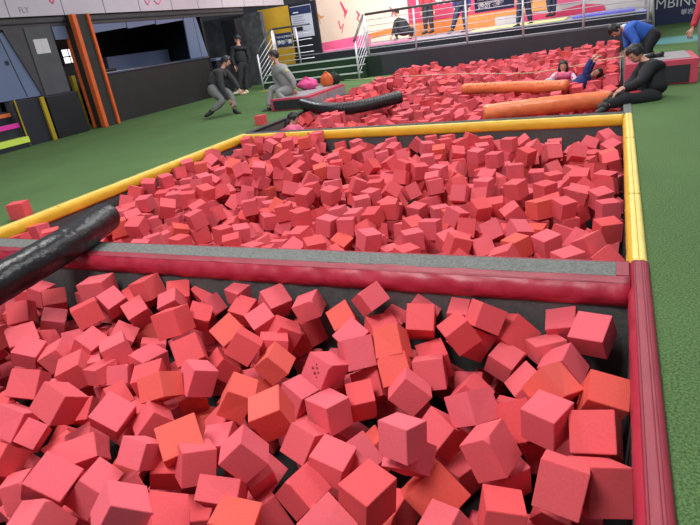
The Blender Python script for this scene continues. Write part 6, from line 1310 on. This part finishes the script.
# ------------------------------------------------------------------ people
PEOPLE = {
 'crouch': {'pelvis': (-8.126, 10.514, 0.597), 'chest': (-8.037, 10.676, 0.847), 'neck': (-7.952, 10.775, 0.966), 'head': (-7.889, 10.874, 1.108), 'look': (-7.643, 10.959, 1.021), 'shA': (-7.919, 10.556, 0.904), 'elA': (-7.815, 10.418, 0.574), 'wrA': (-7.686, 10.42, 0.306), 'haA': (-7.651, 10.436, 0.226), 'shB': (-8.008, 10.918, 0.891), 'elB': (-7.833, 10.943, 0.675), 'wrB': (-7.68, 10.867, 0.476), 'haB': (-7.607, 10.823, 0.432), 'hipA': (-8.069, 10.411, 0.575), 'knA': (-7.806, 10.367, 0.324), 'anA': (-8.046, 10.163, 0.15), 'toA': (-8.101, 10.093, 0.062), 'hipB': (-8.171, 10.603, 0.578), 'knB': (-7.84, 10.706, 0.436), 'anB': (-7.691, 10.553, 0.077), 'toB': (-7.595, 10.552, -0.028)},
 'seated': {'pelvis': (-6.388, 10.919, 0.401), 'chest': (-6.57, 10.978, 0.723), 'neck': (-6.677, 11.018, 0.927), 'head': (-6.753, 11.054, 1.086), 'look': (-6.979, 10.945, 1.1), 'shA': (-6.451, 10.871, 0.807), 'elA': (-6.214, 10.779, 0.56), 'wrA': (-6.202, 10.755, 0.367), 'haA': (-6.216, 10.778, 0.302), 'shB': (-6.806, 11.107, 0.815), 'elB': (-6.802, 11.053, 0.567), 'wrB': (-6.65, 10.918, 0.423), 'haB': (-6.581, 10.873, 0.382), 'hipA': (-6.362, 10.798, 0.374), 'knA': (-6.549, 10.588, 0.337), 'anA': (-6.216, 10.594, 0.039), 'toA': (-6.283, 10.477, -0.009), 'hipB': (-6.49, 10.984, 0.39), 'knB': (-6.838, 10.826, 0.431), 'anB': (-6.849, 10.635, 0.036), 'toB': (-6.945, 10.562, -0.016)},
 'standing': {'pelvis': (-10.4, 15.109, 0.835), 'chest': (-10.487, 15.241, 1.209), 'neck': (-10.524, 15.316, 1.41), 'head': (-10.56, 15.378, 1.582), 'look': (-10.705, 15.236, 1.437), 'shA': (-10.609, 15.109, 1.321), 'elA': (-10.624, 14.973, 1.046), 'wrA': (-10.499, 14.866, 0.813), 'haA': (-10.44, 14.853, 0.721), 'shB': (-10.37, 15.442, 1.252), 'elB': (-10.259, 15.366, 0.969), 'wrB': (-10.291, 15.247, 0.75), 'haB': (-10.315, 15.197, 0.669), 'hipA': (-10.418, 14.983, 0.792), 'knA': (-10.376, 14.823, 0.456), 'anA': (-10.413, 14.667, 0.112), 'toA': (-10.522, 14.593, 0.073), 'hipB': (-10.363, 15.192, 0.763), 'knB': (-10.331, 15.072, 0.42), 'anB': (-10.288, 14.904, 0.067), 'toB': (-10.365, 14.81, 0.028)},
 'wader': {'pelvis': (-5.156, 8.477, -0.388), 'chest': (-5.151, 8.592, -0.147), 'neck': (-5.173, 8.639, -0.023), 'head': (-5.138, 8.704, 0.076), 'look': (-4.983, 8.749, 0.005), 'shA': (-5.107, 8.475, -0.055), 'elA': (-4.95, 8.438, -0.177), 'wrA': (-4.828, 8.624, -0.172), 'haA': (-4.766, 8.666, -0.149), 'shB': (-5.147, 8.783, -0.108), 'elB': (-5.017, 8.813, -0.211), 'wrB': (-4.866, 8.863, -0.14), 'haB': (-4.803, 8.906, -0.117), 'hipA': (-5.117, 8.362, -0.415), 'knA': (-4.957, 8.425, -0.455), 'anA': (-5.11, 8.298, -0.559), 'toA': (-5.221, 8.242, -0.559), 'hipB': (-5.174, 8.563, -0.443), 'knB': (-4.995, 8.635, -0.486), 'anB': (-5.152, 8.512, -0.577), 'toB': (-5.265, 8.455, -0.576)},
 'girl': {'pelvis': (-0.845, 11.089, -0.225), 'chest': (-0.857, 11.2, 0.025), 'neck': (-0.863, 11.252, 0.141), 'head': (-0.863, 11.302, 0.249), 'look': (-0.857, 10.549, 0.192), 'shA': (-0.968, 11.19, 0.124), 'elA': (-1.045, 10.999, 0.059), 'wrA': (-1.107, 10.853, 0.075), 'haA': (-1.157, 10.77, 0.082), 'shB': (-0.737, 11.292, 0.089), 'elB': (-0.652, 11.172, 0.001), 'wrB': (-0.602, 11.056, -0.04), 'haB': (-0.581, 10.989, -0.076), 'hipA': (-0.893, 11.052, -0.251), 'knA': (-0.909, 10.848, -0.411), 'anA': (-0.9, 10.975, -0.668), 'toA': (-0.884, 10.791, -0.688), 'hipB': (-0.778, 11.103, -0.268), 'knB': (-0.712, 10.934, -0.44), 'anB': (-0.733, 11.049, -0.693), 'toB': (-0.736, 10.857, -0.71)},
 'faller': {'pelvis': (-0.668, 10.942, -0.131), 'chest': (-0.498, 11.093, 0.006), 'neck': (-0.404, 11.165, 0.056), 'head': (-0.301, 11.229, 0.081), 'look': (-0.403, 11.002, 0.227), 'shA': (-0.465, 11.034, 0.104), 'elA': (-0.447, 11.086, 0.247), 'wrA': (-0.373, 11.171, 0.348), 'haA': (-0.328, 11.221, 0.405), 'shB': (-0.49, 11.261, 0.018), 'elB': (-0.417, 11.401, 0.158), 'wrB': (-0.34, 11.45, 0.283), 'haB': (-0.293, 11.474, 0.335), 'hipA': (-0.693, 10.825, -0.146), 'knA': (-0.831, 10.697, -0.218), 'anA': (-0.94, 10.814, -0.368), 'toA': (-1.005, 10.778, -0.374), 'hipB': (-0.671, 11.009, -0.192), 'knB': (-0.798, 10.923, -0.291), 'anB': (-0.873, 10.828, -0.41), 'toB': (-0.938, 10.792, -0.417)},
 'bender': {'pelvis': (0.539, 11.662, 0.593), 'chest': (0.233, 11.572, 0.733), 'neck': (0.09, 11.516, 0.77), 'head': (-0.035, 11.443, 0.749), 'look': (-0.124, 11.348, 0.644), 'shA': (0.185, 11.37, 0.718), 'elA': (0.309, 11.297, 0.532), 'wrA': (0.263, 11.232, 0.364), 'haA': (0.235, 11.19, 0.306), 'shB': (0.156, 11.704, 0.735), 'elB': (0.165, 11.637, 0.557), 'wrB': (0.156, 11.499, 0.402), 'haB': (0.143, 11.463, 0.34), 'hipA': (0.551, 11.546, 0.566), 'knA': (0.444, 11.377, 0.348), 'anA': (0.575, 11.303, 0.046), 'toA': (0.468, 11.226, -0.0), 'hipB': (0.577, 11.778, 0.564), 'knB': (0.492, 11.647, 0.352), 'anB': (0.649, 11.589, 0.057), 'toB': (0.539, 11.518, 0.025)},
 'sitter': {'pelvis': (0.483, 8.625, 0.049), 'chest': (0.446, 8.737, 0.328), 'neck': (0.336, 8.754, 0.484), 'head': (0.23, 8.744, 0.578), 'look': (0.078, 8.615, 0.468), 'shA': (0.409, 8.558, 0.428), 'elA': (0.299, 8.38, 0.247), 'wrA': (0.09, 8.31, 0.193), 'haA': (0.021, 8.294, 0.157), 'shB': (0.365, 8.926, 0.405), 'elB': (0.239, 8.829, 0.232), 'wrB': (0.117, 8.644, 0.176), 'haB': (0.057, 8.577, 0.151), 'hipA': (0.467, 8.485, 0.027), 'knA': (0.143, 8.32, 0.079), 'anA': (-0.091, 8.217, 0.011), 'toA': (-0.148, 8.186, -0.071), 'hipB': (0.466, 8.723, 0.016), 'knB': (0.121, 8.605, 0.089), 'anB': (-0.084, 8.474, 0.033), 'toB': (-0.143, 8.414, -0.032)},
 'redcoat': {'pelvis': (1.423, 11.858, 0.711), 'chest': (1.437, 12.037, 1.079), 'neck': (1.435, 12.13, 1.28), 'head': (1.427, 12.206, 1.451), 'look': (1.235, 12.108, 1.448), 'shA': (1.302, 11.846, 1.207), 'elA': (1.221, 11.587, 0.872), 'wrA': (1.128, 11.426, 0.63), 'haA': (1.101, 11.379, 0.558), 'shB': (1.588, 12.269, 1.149), 'elB': (1.696, 12.171, 0.822), 'wrB': (1.693, 12.045, 0.557), 'haB': (1.681, 12.003, 0.481), 'hipA': (1.352, 11.71, 0.68), 'knA': (1.335, 11.521, 0.348), 'anA': (1.357, 11.439, 0.018), 'toA': (1.237, 11.364, -0.01), 'hipB': (1.499, 11.972, 0.665), 'knB': (1.549, 11.865, 0.329), 'anB': (1.591, 11.721, 0.03), 'toB': (1.48, 11.609, -0.012)},
 'deckA': {'pelvis': (-5.968, 20.354, 1.759), 'chest': (-5.986, 20.432, 1.946), 'neck': (-6.005, 20.513, 2.139), 'head': (-6.018, 20.57, 2.273), 'look': (-5.772, 20.664, 2.207), 'shA': (-6.153, 20.407, 2.073), 'elA': (-6.184, 20.269, 1.813), 'wrA': (-6.175, 20.177, 1.606), 'haA': (-6.156, 20.151, 1.53), 'shB': (-5.83, 20.556, 2.04), 'elB': (-5.774, 20.457, 1.767), 'wrB': (-5.749, 20.371, 1.558), 'haB': (-5.76, 20.332, 1.486), 'hipA': (-6.04, 20.308, 1.739), 'knA': (-6.018, 20.134, 1.344), 'anA': (-5.977, 19.976, 0.963), 'toA': (-6.044, 19.925, 0.926), 'hipB': (-5.893, 20.372, 1.717), 'knB': (-5.844, 20.218, 1.334), 'anB': (-5.776, 20.08, 0.964), 'toB': (-5.842, 20.028, 0.927)},
 'deckB': {'pelvis': (-4.456, 18.998, 1.638), 'chest': (-4.479, 19.096, 1.872), 'neck': (-4.497, 19.177, 2.066), 'head': (-4.51, 19.234, 2.2), 'look': (-4.287, 19.318, 2.137), 'shA': (-4.645, 19.071, 2.0), 'elA': (-4.677, 18.933, 1.74), 'wrA': (-4.667, 18.841, 1.533), 'haA': (-4.649, 18.815, 1.457), 'shB': (-4.323, 19.22, 1.966), 'elB': (-4.266, 19.121, 1.694), 'wrB': (-4.242, 19.035, 1.484), 'haB': (-4.253, 18.996, 1.413), 'hipA': (-4.528, 18.953, 1.62), 'knA': (-4.625, 18.737, 1.265), 'anA': (-4.705, 18.534, 0.921), 'toA': (-4.766, 18.488, 0.887), 'hipB': (-4.382, 19.017, 1.599), 'knB': (-4.36, 18.863, 1.247), 'anB': (-4.323, 18.723, 0.906), 'toB': (-4.383, 18.676, 0.873)},
 'deckC': {'pelvis': (-2.491, 18.324, 1.536), 'chest': (-2.519, 18.448, 1.832), 'neck': (-2.538, 18.529, 2.026), 'head': (-2.551, 18.586, 2.16), 'look': (-2.345, 18.663, 2.1), 'shA': (-2.685, 18.423, 1.96), 'elA': (-2.717, 18.285, 1.7), 'wrA': (-2.707, 18.193, 1.493), 'haA': (-2.689, 18.167, 1.417), 'shB': (-2.363, 18.572, 1.926), 'elB': (-2.306, 18.473, 1.654), 'wrB': (-2.282, 18.387, 1.445), 'haB': (-2.293, 18.348, 1.373), 'hipA': (-2.563, 18.28, 1.521), 'knA': (-2.597, 18.105, 1.184), 'anA': (-2.615, 17.942, 0.858), 'toA': (-2.671, 17.899, 0.827), 'hipB': (-2.416, 18.344, 1.499), 'knB': (-2.354, 18.224, 1.174), 'anB': (-2.276, 18.117, 0.86), 'toB': (-2.332, 18.073, 0.829)},
 'deckD': {'pelvis': (-1.953, 20.585, 1.577), 'chest': (-1.989, 20.746, 1.959), 'neck': (-2.008, 20.827, 2.153), 'head': (-2.021, 20.883, 2.287), 'look': (-1.794, 20.969, 2.224), 'shA': (-2.156, 20.72, 2.087), 'elA': (-2.187, 20.583, 1.827), 'wrA': (-2.177, 20.491, 1.62), 'haA': (-2.159, 20.464, 1.544), 'shB': (-1.833, 20.869, 2.054), 'elB': (-1.777, 20.77, 1.781), 'wrB': (-1.752, 20.685, 1.572), 'haB': (-1.763, 20.646, 1.5), 'hipA': (-2.025, 20.54, 1.559), 'knA': (-2.004, 20.41, 1.259), 'anA': (-1.967, 20.294, 0.972), 'toA': (-2.029, 20.246, 0.937), 'hipB': (-1.878, 20.605, 1.537), 'knB': (-1.873, 20.471, 1.247), 'anB': (-1.852, 20.351, 0.969), 'toB': (-1.914, 20.304, 0.935)},
 'deckE': {'pelvis': (-6.29, 18.571, 1.099), 'chest': (-6.42, 18.624, 1.355), 'neck': (-6.501, 18.664, 1.529), 'head': (-6.552, 18.711, 1.684), 'look': (-6.695, 18.6, 1.602), 'shA': (-6.539, 18.585, 1.402), 'elA': (-6.588, 18.467, 1.203), 'wrA': (-6.638, 18.348, 1.003), 'haA': (-6.664, 18.302, 0.934), 'shB': (-6.304, 18.703, 1.396), 'elB': (-6.148, 18.688, 1.196), 'wrB': (-6.111, 18.622, 1.014), 'haB': (-6.106, 18.582, 0.924), 'hipA': (-6.376, 18.505, 1.053), 'knA': (-6.487, 18.288, 1.23), 'anA': (-6.433, 18.234, 0.926), 'toA': (-6.53, 18.112, 0.901), 'hipB': (-6.2, 18.596, 1.056), 'knB': (-5.961, 18.506, 1.122), 'anB': (-6.042, 18.479, 0.893), 'toB': (-6.065, 18.337, 0.875)}}
def skin_mesh(nodes, edges, rad, root, sub=2):
    keys = list(nodes); me = bpy.data.meshes.new('s')
    me.from_pydata([nodes[k] for k in keys], [(keys.index(a), keys.index(b)) for a, b in edges], [])
    o = bpy.data.objects.new('s', me); COL.objects.link(o)
    md = o.modifiers.new('Skin', 'SKIN'); md.use_smooth_shade = True
    sd = me.skin_vertices[0].data
    for i, k in enumerate(keys):
        r = rad[k]; sd[i].radius = r if isinstance(r, tuple) else (r, r); sd[i].use_root = (k == root)
    s = o.modifiers.new('Sub', 'SUBSURF'); s.levels = sub; s.render_levels = sub
    bpy.context.view_layer.update()
    bm = bmesh.new(); tm = bpy.data.meshes.new_from_object(o.evaluated_get(bpy.context.evaluated_depsgraph_get()))
    bm.from_mesh(tm); COL.objects.unlink(o); bpy.data.objects.remove(o); bpy.data.meshes.remove(tm)
    return bm
def lerp(a, b, t): return a+(b-a)*t
def add_hand(bm, wr, ha, s, side):
    d = (ha-wr).normalized(); up = Vector((0, 0, 1)) if abs(d.z) < .8 else Vector((0, 1, 0))
    w = d.cross(up).normalized(); nrm = w.cross(d).normalized()
    base = wr-d*.01*s; tip = wr+d*.085*s
    tube(bm, [base, wr+d*.03*s, tip], [(.026*s, .016*s), (.040*s, .018*s), (.040*s, .014*s)], 8)
    for k, (off, ln) in enumerate(((-.031, .068), (-.010, .078), (.011, .073), (.031, .056))):
        a = tip-d*.008*s+w*off*s; b = a+d*ln*.45*s+w*off*.15*s-nrm*.008*s; c = b+d*ln*.32*s-nrm*.022*s; e = c+d*ln*.2*s-nrm*.026*s
        tube(bm, [a, b, c, e], [.0095*s, .009*s, .008*s, .006*s], 6)
    a = wr+d*.02*s+w*.03*s*side; b = a+d*.03*s+w*.03*s*side; c = b+d*.035*s+w*.008*s*side-nrm*.012*s
    tube(bm, [a, b, c], [.013*s, .011*s, .008*s], 6)
def person(key, label, k=1., top='cloth_black', pants='cloth_black', shoes='shoe_dark', hair='short', extras=(), group=None, sleeves=True, sleeve_mat=None, hairm='hair'):
    J = {a: Vector(b) for a, b in PEOPLE[key].items()}
    foot = min(J['toA'].z, J['toB'].z)
    root = empty('person', label, 'person', (J['pelvis'].x, J['pelvis'].y, max(foot, ZP)), group)
    # --- body, one continuous surface
    fwd = (J['look']-J['head']).normalized()
    upv = (J['head']-J['neck']).normalized(); upv = (upv - fwd*upv.dot(fwd)*.7).normalized()
    side = fwd.cross(upv).normalized(); fwd = upv.cross(side).normalized()
    J['waist'] = lerp(J['pelvis'], J['chest'], .45)
    J['mid'] = lerp(J['chest'], J['neck'], .45)
    J['skull'] = J['head']-fwd*.01*k
    rad = dict(pelvis=.075*k, waist=.075*k, chest=.10*k, mid=.07*k, neck=.050*k, skull=.055*k, shA=.058*k, shB=.058*k, elA=.040*k, elB=.040*k, wrA=.026*k, wrB=.026*k,
               hipA=.055*k, hipB=.055*k, knA=.05*k, knB=.05*k, anA=.036*k, anB=.036*k, toA=.030*k, toB=.030*k)
    nodes = {a: J[a] for a in rad}
    edges = [('pelvis', 'waist'), ('waist', 'chest'), ('chest', 'mid'), ('mid', 'neck'), ('neck', 'skull')]
    for s in 'AB': edges += [('mid', 'sh'+s), ('sh'+s, 'el'+s), ('el'+s, 'wr'+s), ('pelvis', 'hip'+s), ('hip'+s, 'kn'+s), ('kn'+s, 'an'+s), ('an'+s, 'to'+s)]
    bm = skin_mesh(nodes, edges, rad, 'pelvis', 1)
    rot = Matrix((side, fwd, upv)).transposed()
    hs = 1.0*k**.5
    c = J['head']
    ball(bm, c, (.074*hs, .092*hs, .108*hs), 3, rot)
    ball(bm, c+fwd*.030*hs-upv*.055*hs, (.052*hs, .056*hs, .052*hs), 2, rot)       # jaw
    ball(bm, c+fwd*.094*hs-upv*.018*hs, (.012*hs, .018*hs, .022*hs), 2, rot)       # nose
    for sg_ in (-1, 1): ball(bm, c+side*.076*hs*sg_-upv*.01*hs, (.010*hs, .020*hs, .030*hs), 2, rot)
    add_hand(bm, J['wrA'], J['haA'], k**.5, 1); add_hand(bm, J['wrB'], J['haB'], k**.5, -1)
    body = part('body', bm, 'skin', root, True)
    bm = bmesh.new()
    for sg_ in (-1, 1): ball(bm, c+fwd*.083*hs+side*.030*hs*sg_+upv*.008*hs, (.012*hs, .008*hs, .006*hs), 2, rot)
    o = obj('eyes', bm, 'hair', None, True); local(o, root)
    bm = ball(bmesh.new(), c+fwd*.086*hs-upv*.056*hs, (.022*hs, .008*hs, .007*hs), 2, rot); part('mouth', bm, 'lips', root, True)
    # --- hair: cap over the crown, open at the face
    bm = ball(bmesh.new(), c-fwd*.016*hs+upv*.022*hs, (.096*hs, .108*hs, .114*hs), 4, rot)
    kill = []
    for v in bm.verts:
        q = rot.transposed() @ (v.co-c)
        q = q/hs
        if q.y > .045 and q.z < .045 and abs(q.x) < .066: kill.append(v)
        elif q.z < -.045 and q.y > -.03: kill.append(v)
        else: v.co += (v.co-c).normalized()*.010*nz(v.co*28)+(v.co-c).normalized()*.006*nz(v.co*60)
    bmesh.ops.delete(bm, geom=kill, context='VERTS')
    if hair == 'long':
        tube(bm, [c-fwd*.05+upv*.02, c-fwd*.085-upv*.08, lerp(c, J['mid'], .9)-fwd*.11, lerp(c, J['chest'], .8)-fwd*.10], [(.07, .045), (.075, .04), (.06, .035), (.03, .02)], 12)
    if hair == 'bob':
        for sg_ in (-1, 1): tube(bm, [c+side*.062*sg_*hs+upv*.03, c+side*.078*sg_*hs-upv*.05-fwd*.01, c+side*.066*sg_*hs-upv*.11-fwd*.01], [(.03, .045), (.03, .05), (.02, .03)], 10)
        tube(bm, [c-fwd*.05*hs, c-fwd*.07*hs-upv*.10], [(.07, .04), (.06, .03)], 10)
    part('hair', bm, hairm, root, True)
    # --- top
    g = 1.20
    tn = {a: J[a] for a in ('pelvis', 'waist', 'chest', 'mid', 'shA', 'shB', 'elA', 'elB')}
    tn['collar'] = lerp(J['mid'], J['neck'], .75); tn['cuA'] = lerp(J['elA'], J['wrA'], .93); tn['cuB'] = lerp(J['elB'], J['wrB'], .93)
    tn['pelvis'] = lerp(J['pelvis'], J['waist'], -.15)
    tr = dict(pelvis=.195*k, waist=.18*k, chest=.19*k, mid=.13*k, collar=.072*k, shA=.10*k, shB=.10*k, elA=.074*k, elB=.074*k, cuA=.050*k, cuB=.050*k)
    te = [('pelvis', 'waist'), ('waist', 'chest'), ('chest', 'mid'), ('mid', 'collar')]
    for s in 'AB': te += [('mid', 'sh'+s), ('sh'+s, 'el'+s), ('el'+s, 'cu'+s)]
    bm = skin_mesh(tn, te, tr, 'pelvis', 2)
    for v in bm.verts: v.co += Vector((nz(v.co*13), nz(v.co*13+Vector((5, 0, 0))), nz(v.co*13+Vector((0, 5, 0)))))*.010
    part('top', bm, top, root, True)
    # --- trousers
    pn_ = {a: J[a] for a in ('pelvis', 'hipA', 'hipB', 'knA', 'knB')}
    pn_['heA'] = lerp(J['knA'], J['anA'], .92); pn_['heB'] = lerp(J['knB'], J['anB'], .92); pn_['waist'] = lerp(J['pelvis'], J['waist'], .5)
    pr = dict(pelvis=.185*k, waist=.15*k, hipA=.145*k, hipB=.145*k, knA=.098*k, knB=.098*k, heA=.068*k, heB=.068*k)
    pe = [('waist', 'pelvis')]
    for s in 'AB': pe += [('pelvis', 'hip'+s), ('hip'+s, 'kn'+s), ('kn'+s, 'he'+s)]
    bm = skin_mesh(pn_, pe, pr, 'pelvis', 2)
    for v in bm.verts: v.co += Vector((nz(v.co*12), nz(v.co*12+Vector((5, 0, 0))), nz(v.co*12+Vector((0, 5, 0)))))*.010
    part('trousers', bm, pants, root, True)
    for s in 'AB':
        an, to = J['an'+s], J['to'+s]; d = (to-an); d.z = d.z*.3
        if d.length < .04: d = Vector((0, -.1, 0))
        d.normalize(); r3 = Matrix((d.cross(Vector((0, 0, 1))).normalized(), d, d.cross(Vector((0, 0, 1))).normalized().cross(d))).transposed()
        bm = ball(bmesh.new(), an+d*.055*k+Vector((0, 0, -.03*k)), (.046*k, .13*k, .045*k), 3, r3)
        ball(bm, an+Vector((0, 0, -.005*k)), (.048*k, .055*k, .055*k), 2, r3)
        zmin = min(an.z, to.z)-.05*k
        part('shoe', bm, shoes, root, True)
    return root, J
person('crouch', 'person crouching forward on the turf in black jacket and grey trousers', .98, 'cloth_charcoal', 'cloth_midgrey')
r_, J = person('seated', 'person in grey tracksuit sitting on the left pink-edged block', .98, 'cloth_grey', 'cloth_grey')
bm = ball(bmesh.new(), J['shA']*.65+J['elA']*.35+Vector((.03, -.05, .03)), (.055, .035, .05)); part('sleeve_patch', bm, 'logo_yellow', r_, True)
person('standing', 'person standing in black beside the sloping stair railing, behind the crouching one', 1.02, 'cloth_black', 'cloth_black', 'shoe_light')
person('wader', 'person with long dark hair in red top wading at the left far-pit edge', .9, 'cloth_pink', 'cloth_black', hair='long')
r_, J = person('girl', 'dark-haired girl in pink vest with white sleeves among the foam cubes', .74, 'cloth_pink', 'cloth_navy', hair='bob')
for s in 'AB':
    bm = tube(bmesh.new(), [lerp(J['sh'+s], J['el'+s], .15), J['el'+s], lerp(J['el'+s], J['wr'+s], .9)], [.066, .054, .042], 10); part('sleeve', bm, 'sleeve_white', r_, True)
person('faller', 'child in navy top lying back in the foam with arms raised', .72, 'cloth_navy', 'cloth_navy')
r_, J = person('bender', 'person in bright blue sweater bending over behind the right block', .92, 'cloth_blue', 'cloth_black')
bm = tube(bmesh.new(), [lerp(J['mid'], J['neck'], .55), J['neck'], lerp(J['neck'], J['skull'], .2)], [.075, .064, .052], 12); part('collar', bm, 'white_cloth', r_, True)
r_, J = person('sitter', 'person in black sitting on the right pit edge with legs in the foam', 1.0, 'cloth_black', 'cloth_black')
a, b = J['hipA'], J['knA']; up = Vector((-.3, -.55, .75)).normalized()
bm = tube(bmesh.new(), [lerp(a, b, .30)+up*.10, lerp(a, b, .5)+up*.088, lerp(a, b, .75)+up*.072, lerp(a, b, .97)+up*.055], [.03, .045, .045, .03], 10)
part('red_trim', bm, 'cloth_red', r_, True)
person('redcoat', 'person in red jacket and grey trousers cut off by the right edge', 1.0, 'cloth_red', 'cloth_midgrey')
person('deckA', 'person with dark legs standing before the magenta panel, next to the crouching one', .95, 'cloth_red', 'cloth_black', group='people on the trampoline deck')
person('deckB', 'person in navy striding on the deck below the magenta panel', .95, 'cloth_navy', 'cloth_deck', group='people on the trampoline deck')
person('deckC', 'person in navy standing on the yellow pad behind the railing', .95, 'cloth_navy', 'cloth_deck', group='people on the trampoline deck')
person('deckD', 'person in navy standing at the back of the deck, right of the others', .9, 'cloth_navy', 'cloth_deck', group='people on the trampoline deck')
person('deckE', 'person in black crouching on the deck behind the second railing post', .85, 'cloth_black', 'cloth_black', group='people on the trampoline deck')

# ------------------------------------------------------------------ lights
def area(name, loc, size, power, col=(1, 1, 1), rot=(0, 0, 0), sy=None):
    l = bpy.data.lights.new(name, 'AREA'); l.energy = power; l.color = col; l.size = size
    if sy: l.shape = 'RECTANGLE'; l.size_y = sy
    o = bpy.data.objects.new(name, l); o.location = loc; o.rotation_euler = rot; link(o); return o
area('ceiling_or_fill_light', (-2.0, -.3, 5.2), 2.0, 400, (1, .97, .95))
area('ceiling_or_fill_light', (-5.5, 5.0, 5.5), 2.3, 225, (1, .98, .96))
area('ceiling_or_fill_light', (0.5, 6.5, 5.5), 2.3, 200, (1, .98, .96))
area('ceiling_or_fill_light', (-3.0, 11.5, 5.8), 3.0, 300, (1, .98, .97))
area('ceiling_or_fill_light', (-7.5, 13.5, 5.5), 2.5, 190, (1, .98, .97))
area('ceiling_or_fill_light', (-4.5, 18.4, 5.0), 5.0, 230, (1, .99, .97), sy=2.)
area('ceiling_or_fill_light', (-6.0, 16.6, 5.0), 5.0, 420, (1, .99, .97), rot=(math.radians(52), 0, 0), sy=1.)  # added fill lamp, tilted at the mural wall to brighten it; not a real fixture
area('ceiling_or_fill_light', (2.5, 16.0, 5.5), 2.5, 200, (1, .98, .97))
sl = bpy.data.lights.new('stage_light', 'SPOT'); sl.energy = 6000; sl.color = (.15, .25, 1); sl.spot_size = .42; sl.spot_blend = .7
so = bpy.data.objects.new('stage_light', sl); so.location = (1.8, 16.5, 6); link(so)
so.rotation_euler = (Vector((1.4, 17.6, 0))-so.location).to_track_quat('-Z', 'Y').to_euler()
w = bpy.data.worlds.new('World'); SC.world = w; w.use_nodes = True
w.node_tree.nodes['Background'].inputs[0].default_value = (.85, .88, 1, 1); w.node_tree.nodes['Background'].inputs[1].default_value = .29

# ------------------------------------------------------------------ camera
Rc = [[0.906709, 0.399582, -0.134955], [0.043012, -0.405922, -0.912895], [-0.419558, 0.821925, -0.38524]]
cam = bpy.data.cameras.new('camera'); cam.sensor_width = 36; cam.lens = 553.65/700*36; cam.clip_end = 200; cam.clip_start = .02
co = bpy.data.objects.new('camera', cam); link(co)
r0, r1, r2 = [Vector(a) for a in Rc]
mt = Matrix((r0, -r1, -r2)).transposed().to_4x4(); mt.translation = Vector((0, 0, 1.4))
co.matrix_world = mt; SC.camera = co
vs = SC.view_settings; vs.view_transform = 'Standard'; vs.look = 'None'; vs.exposure = 0.0; vs.gamma = 1
SC.cycles.max_bounces = 5 if hasattr(SC, 'cycles') else 5
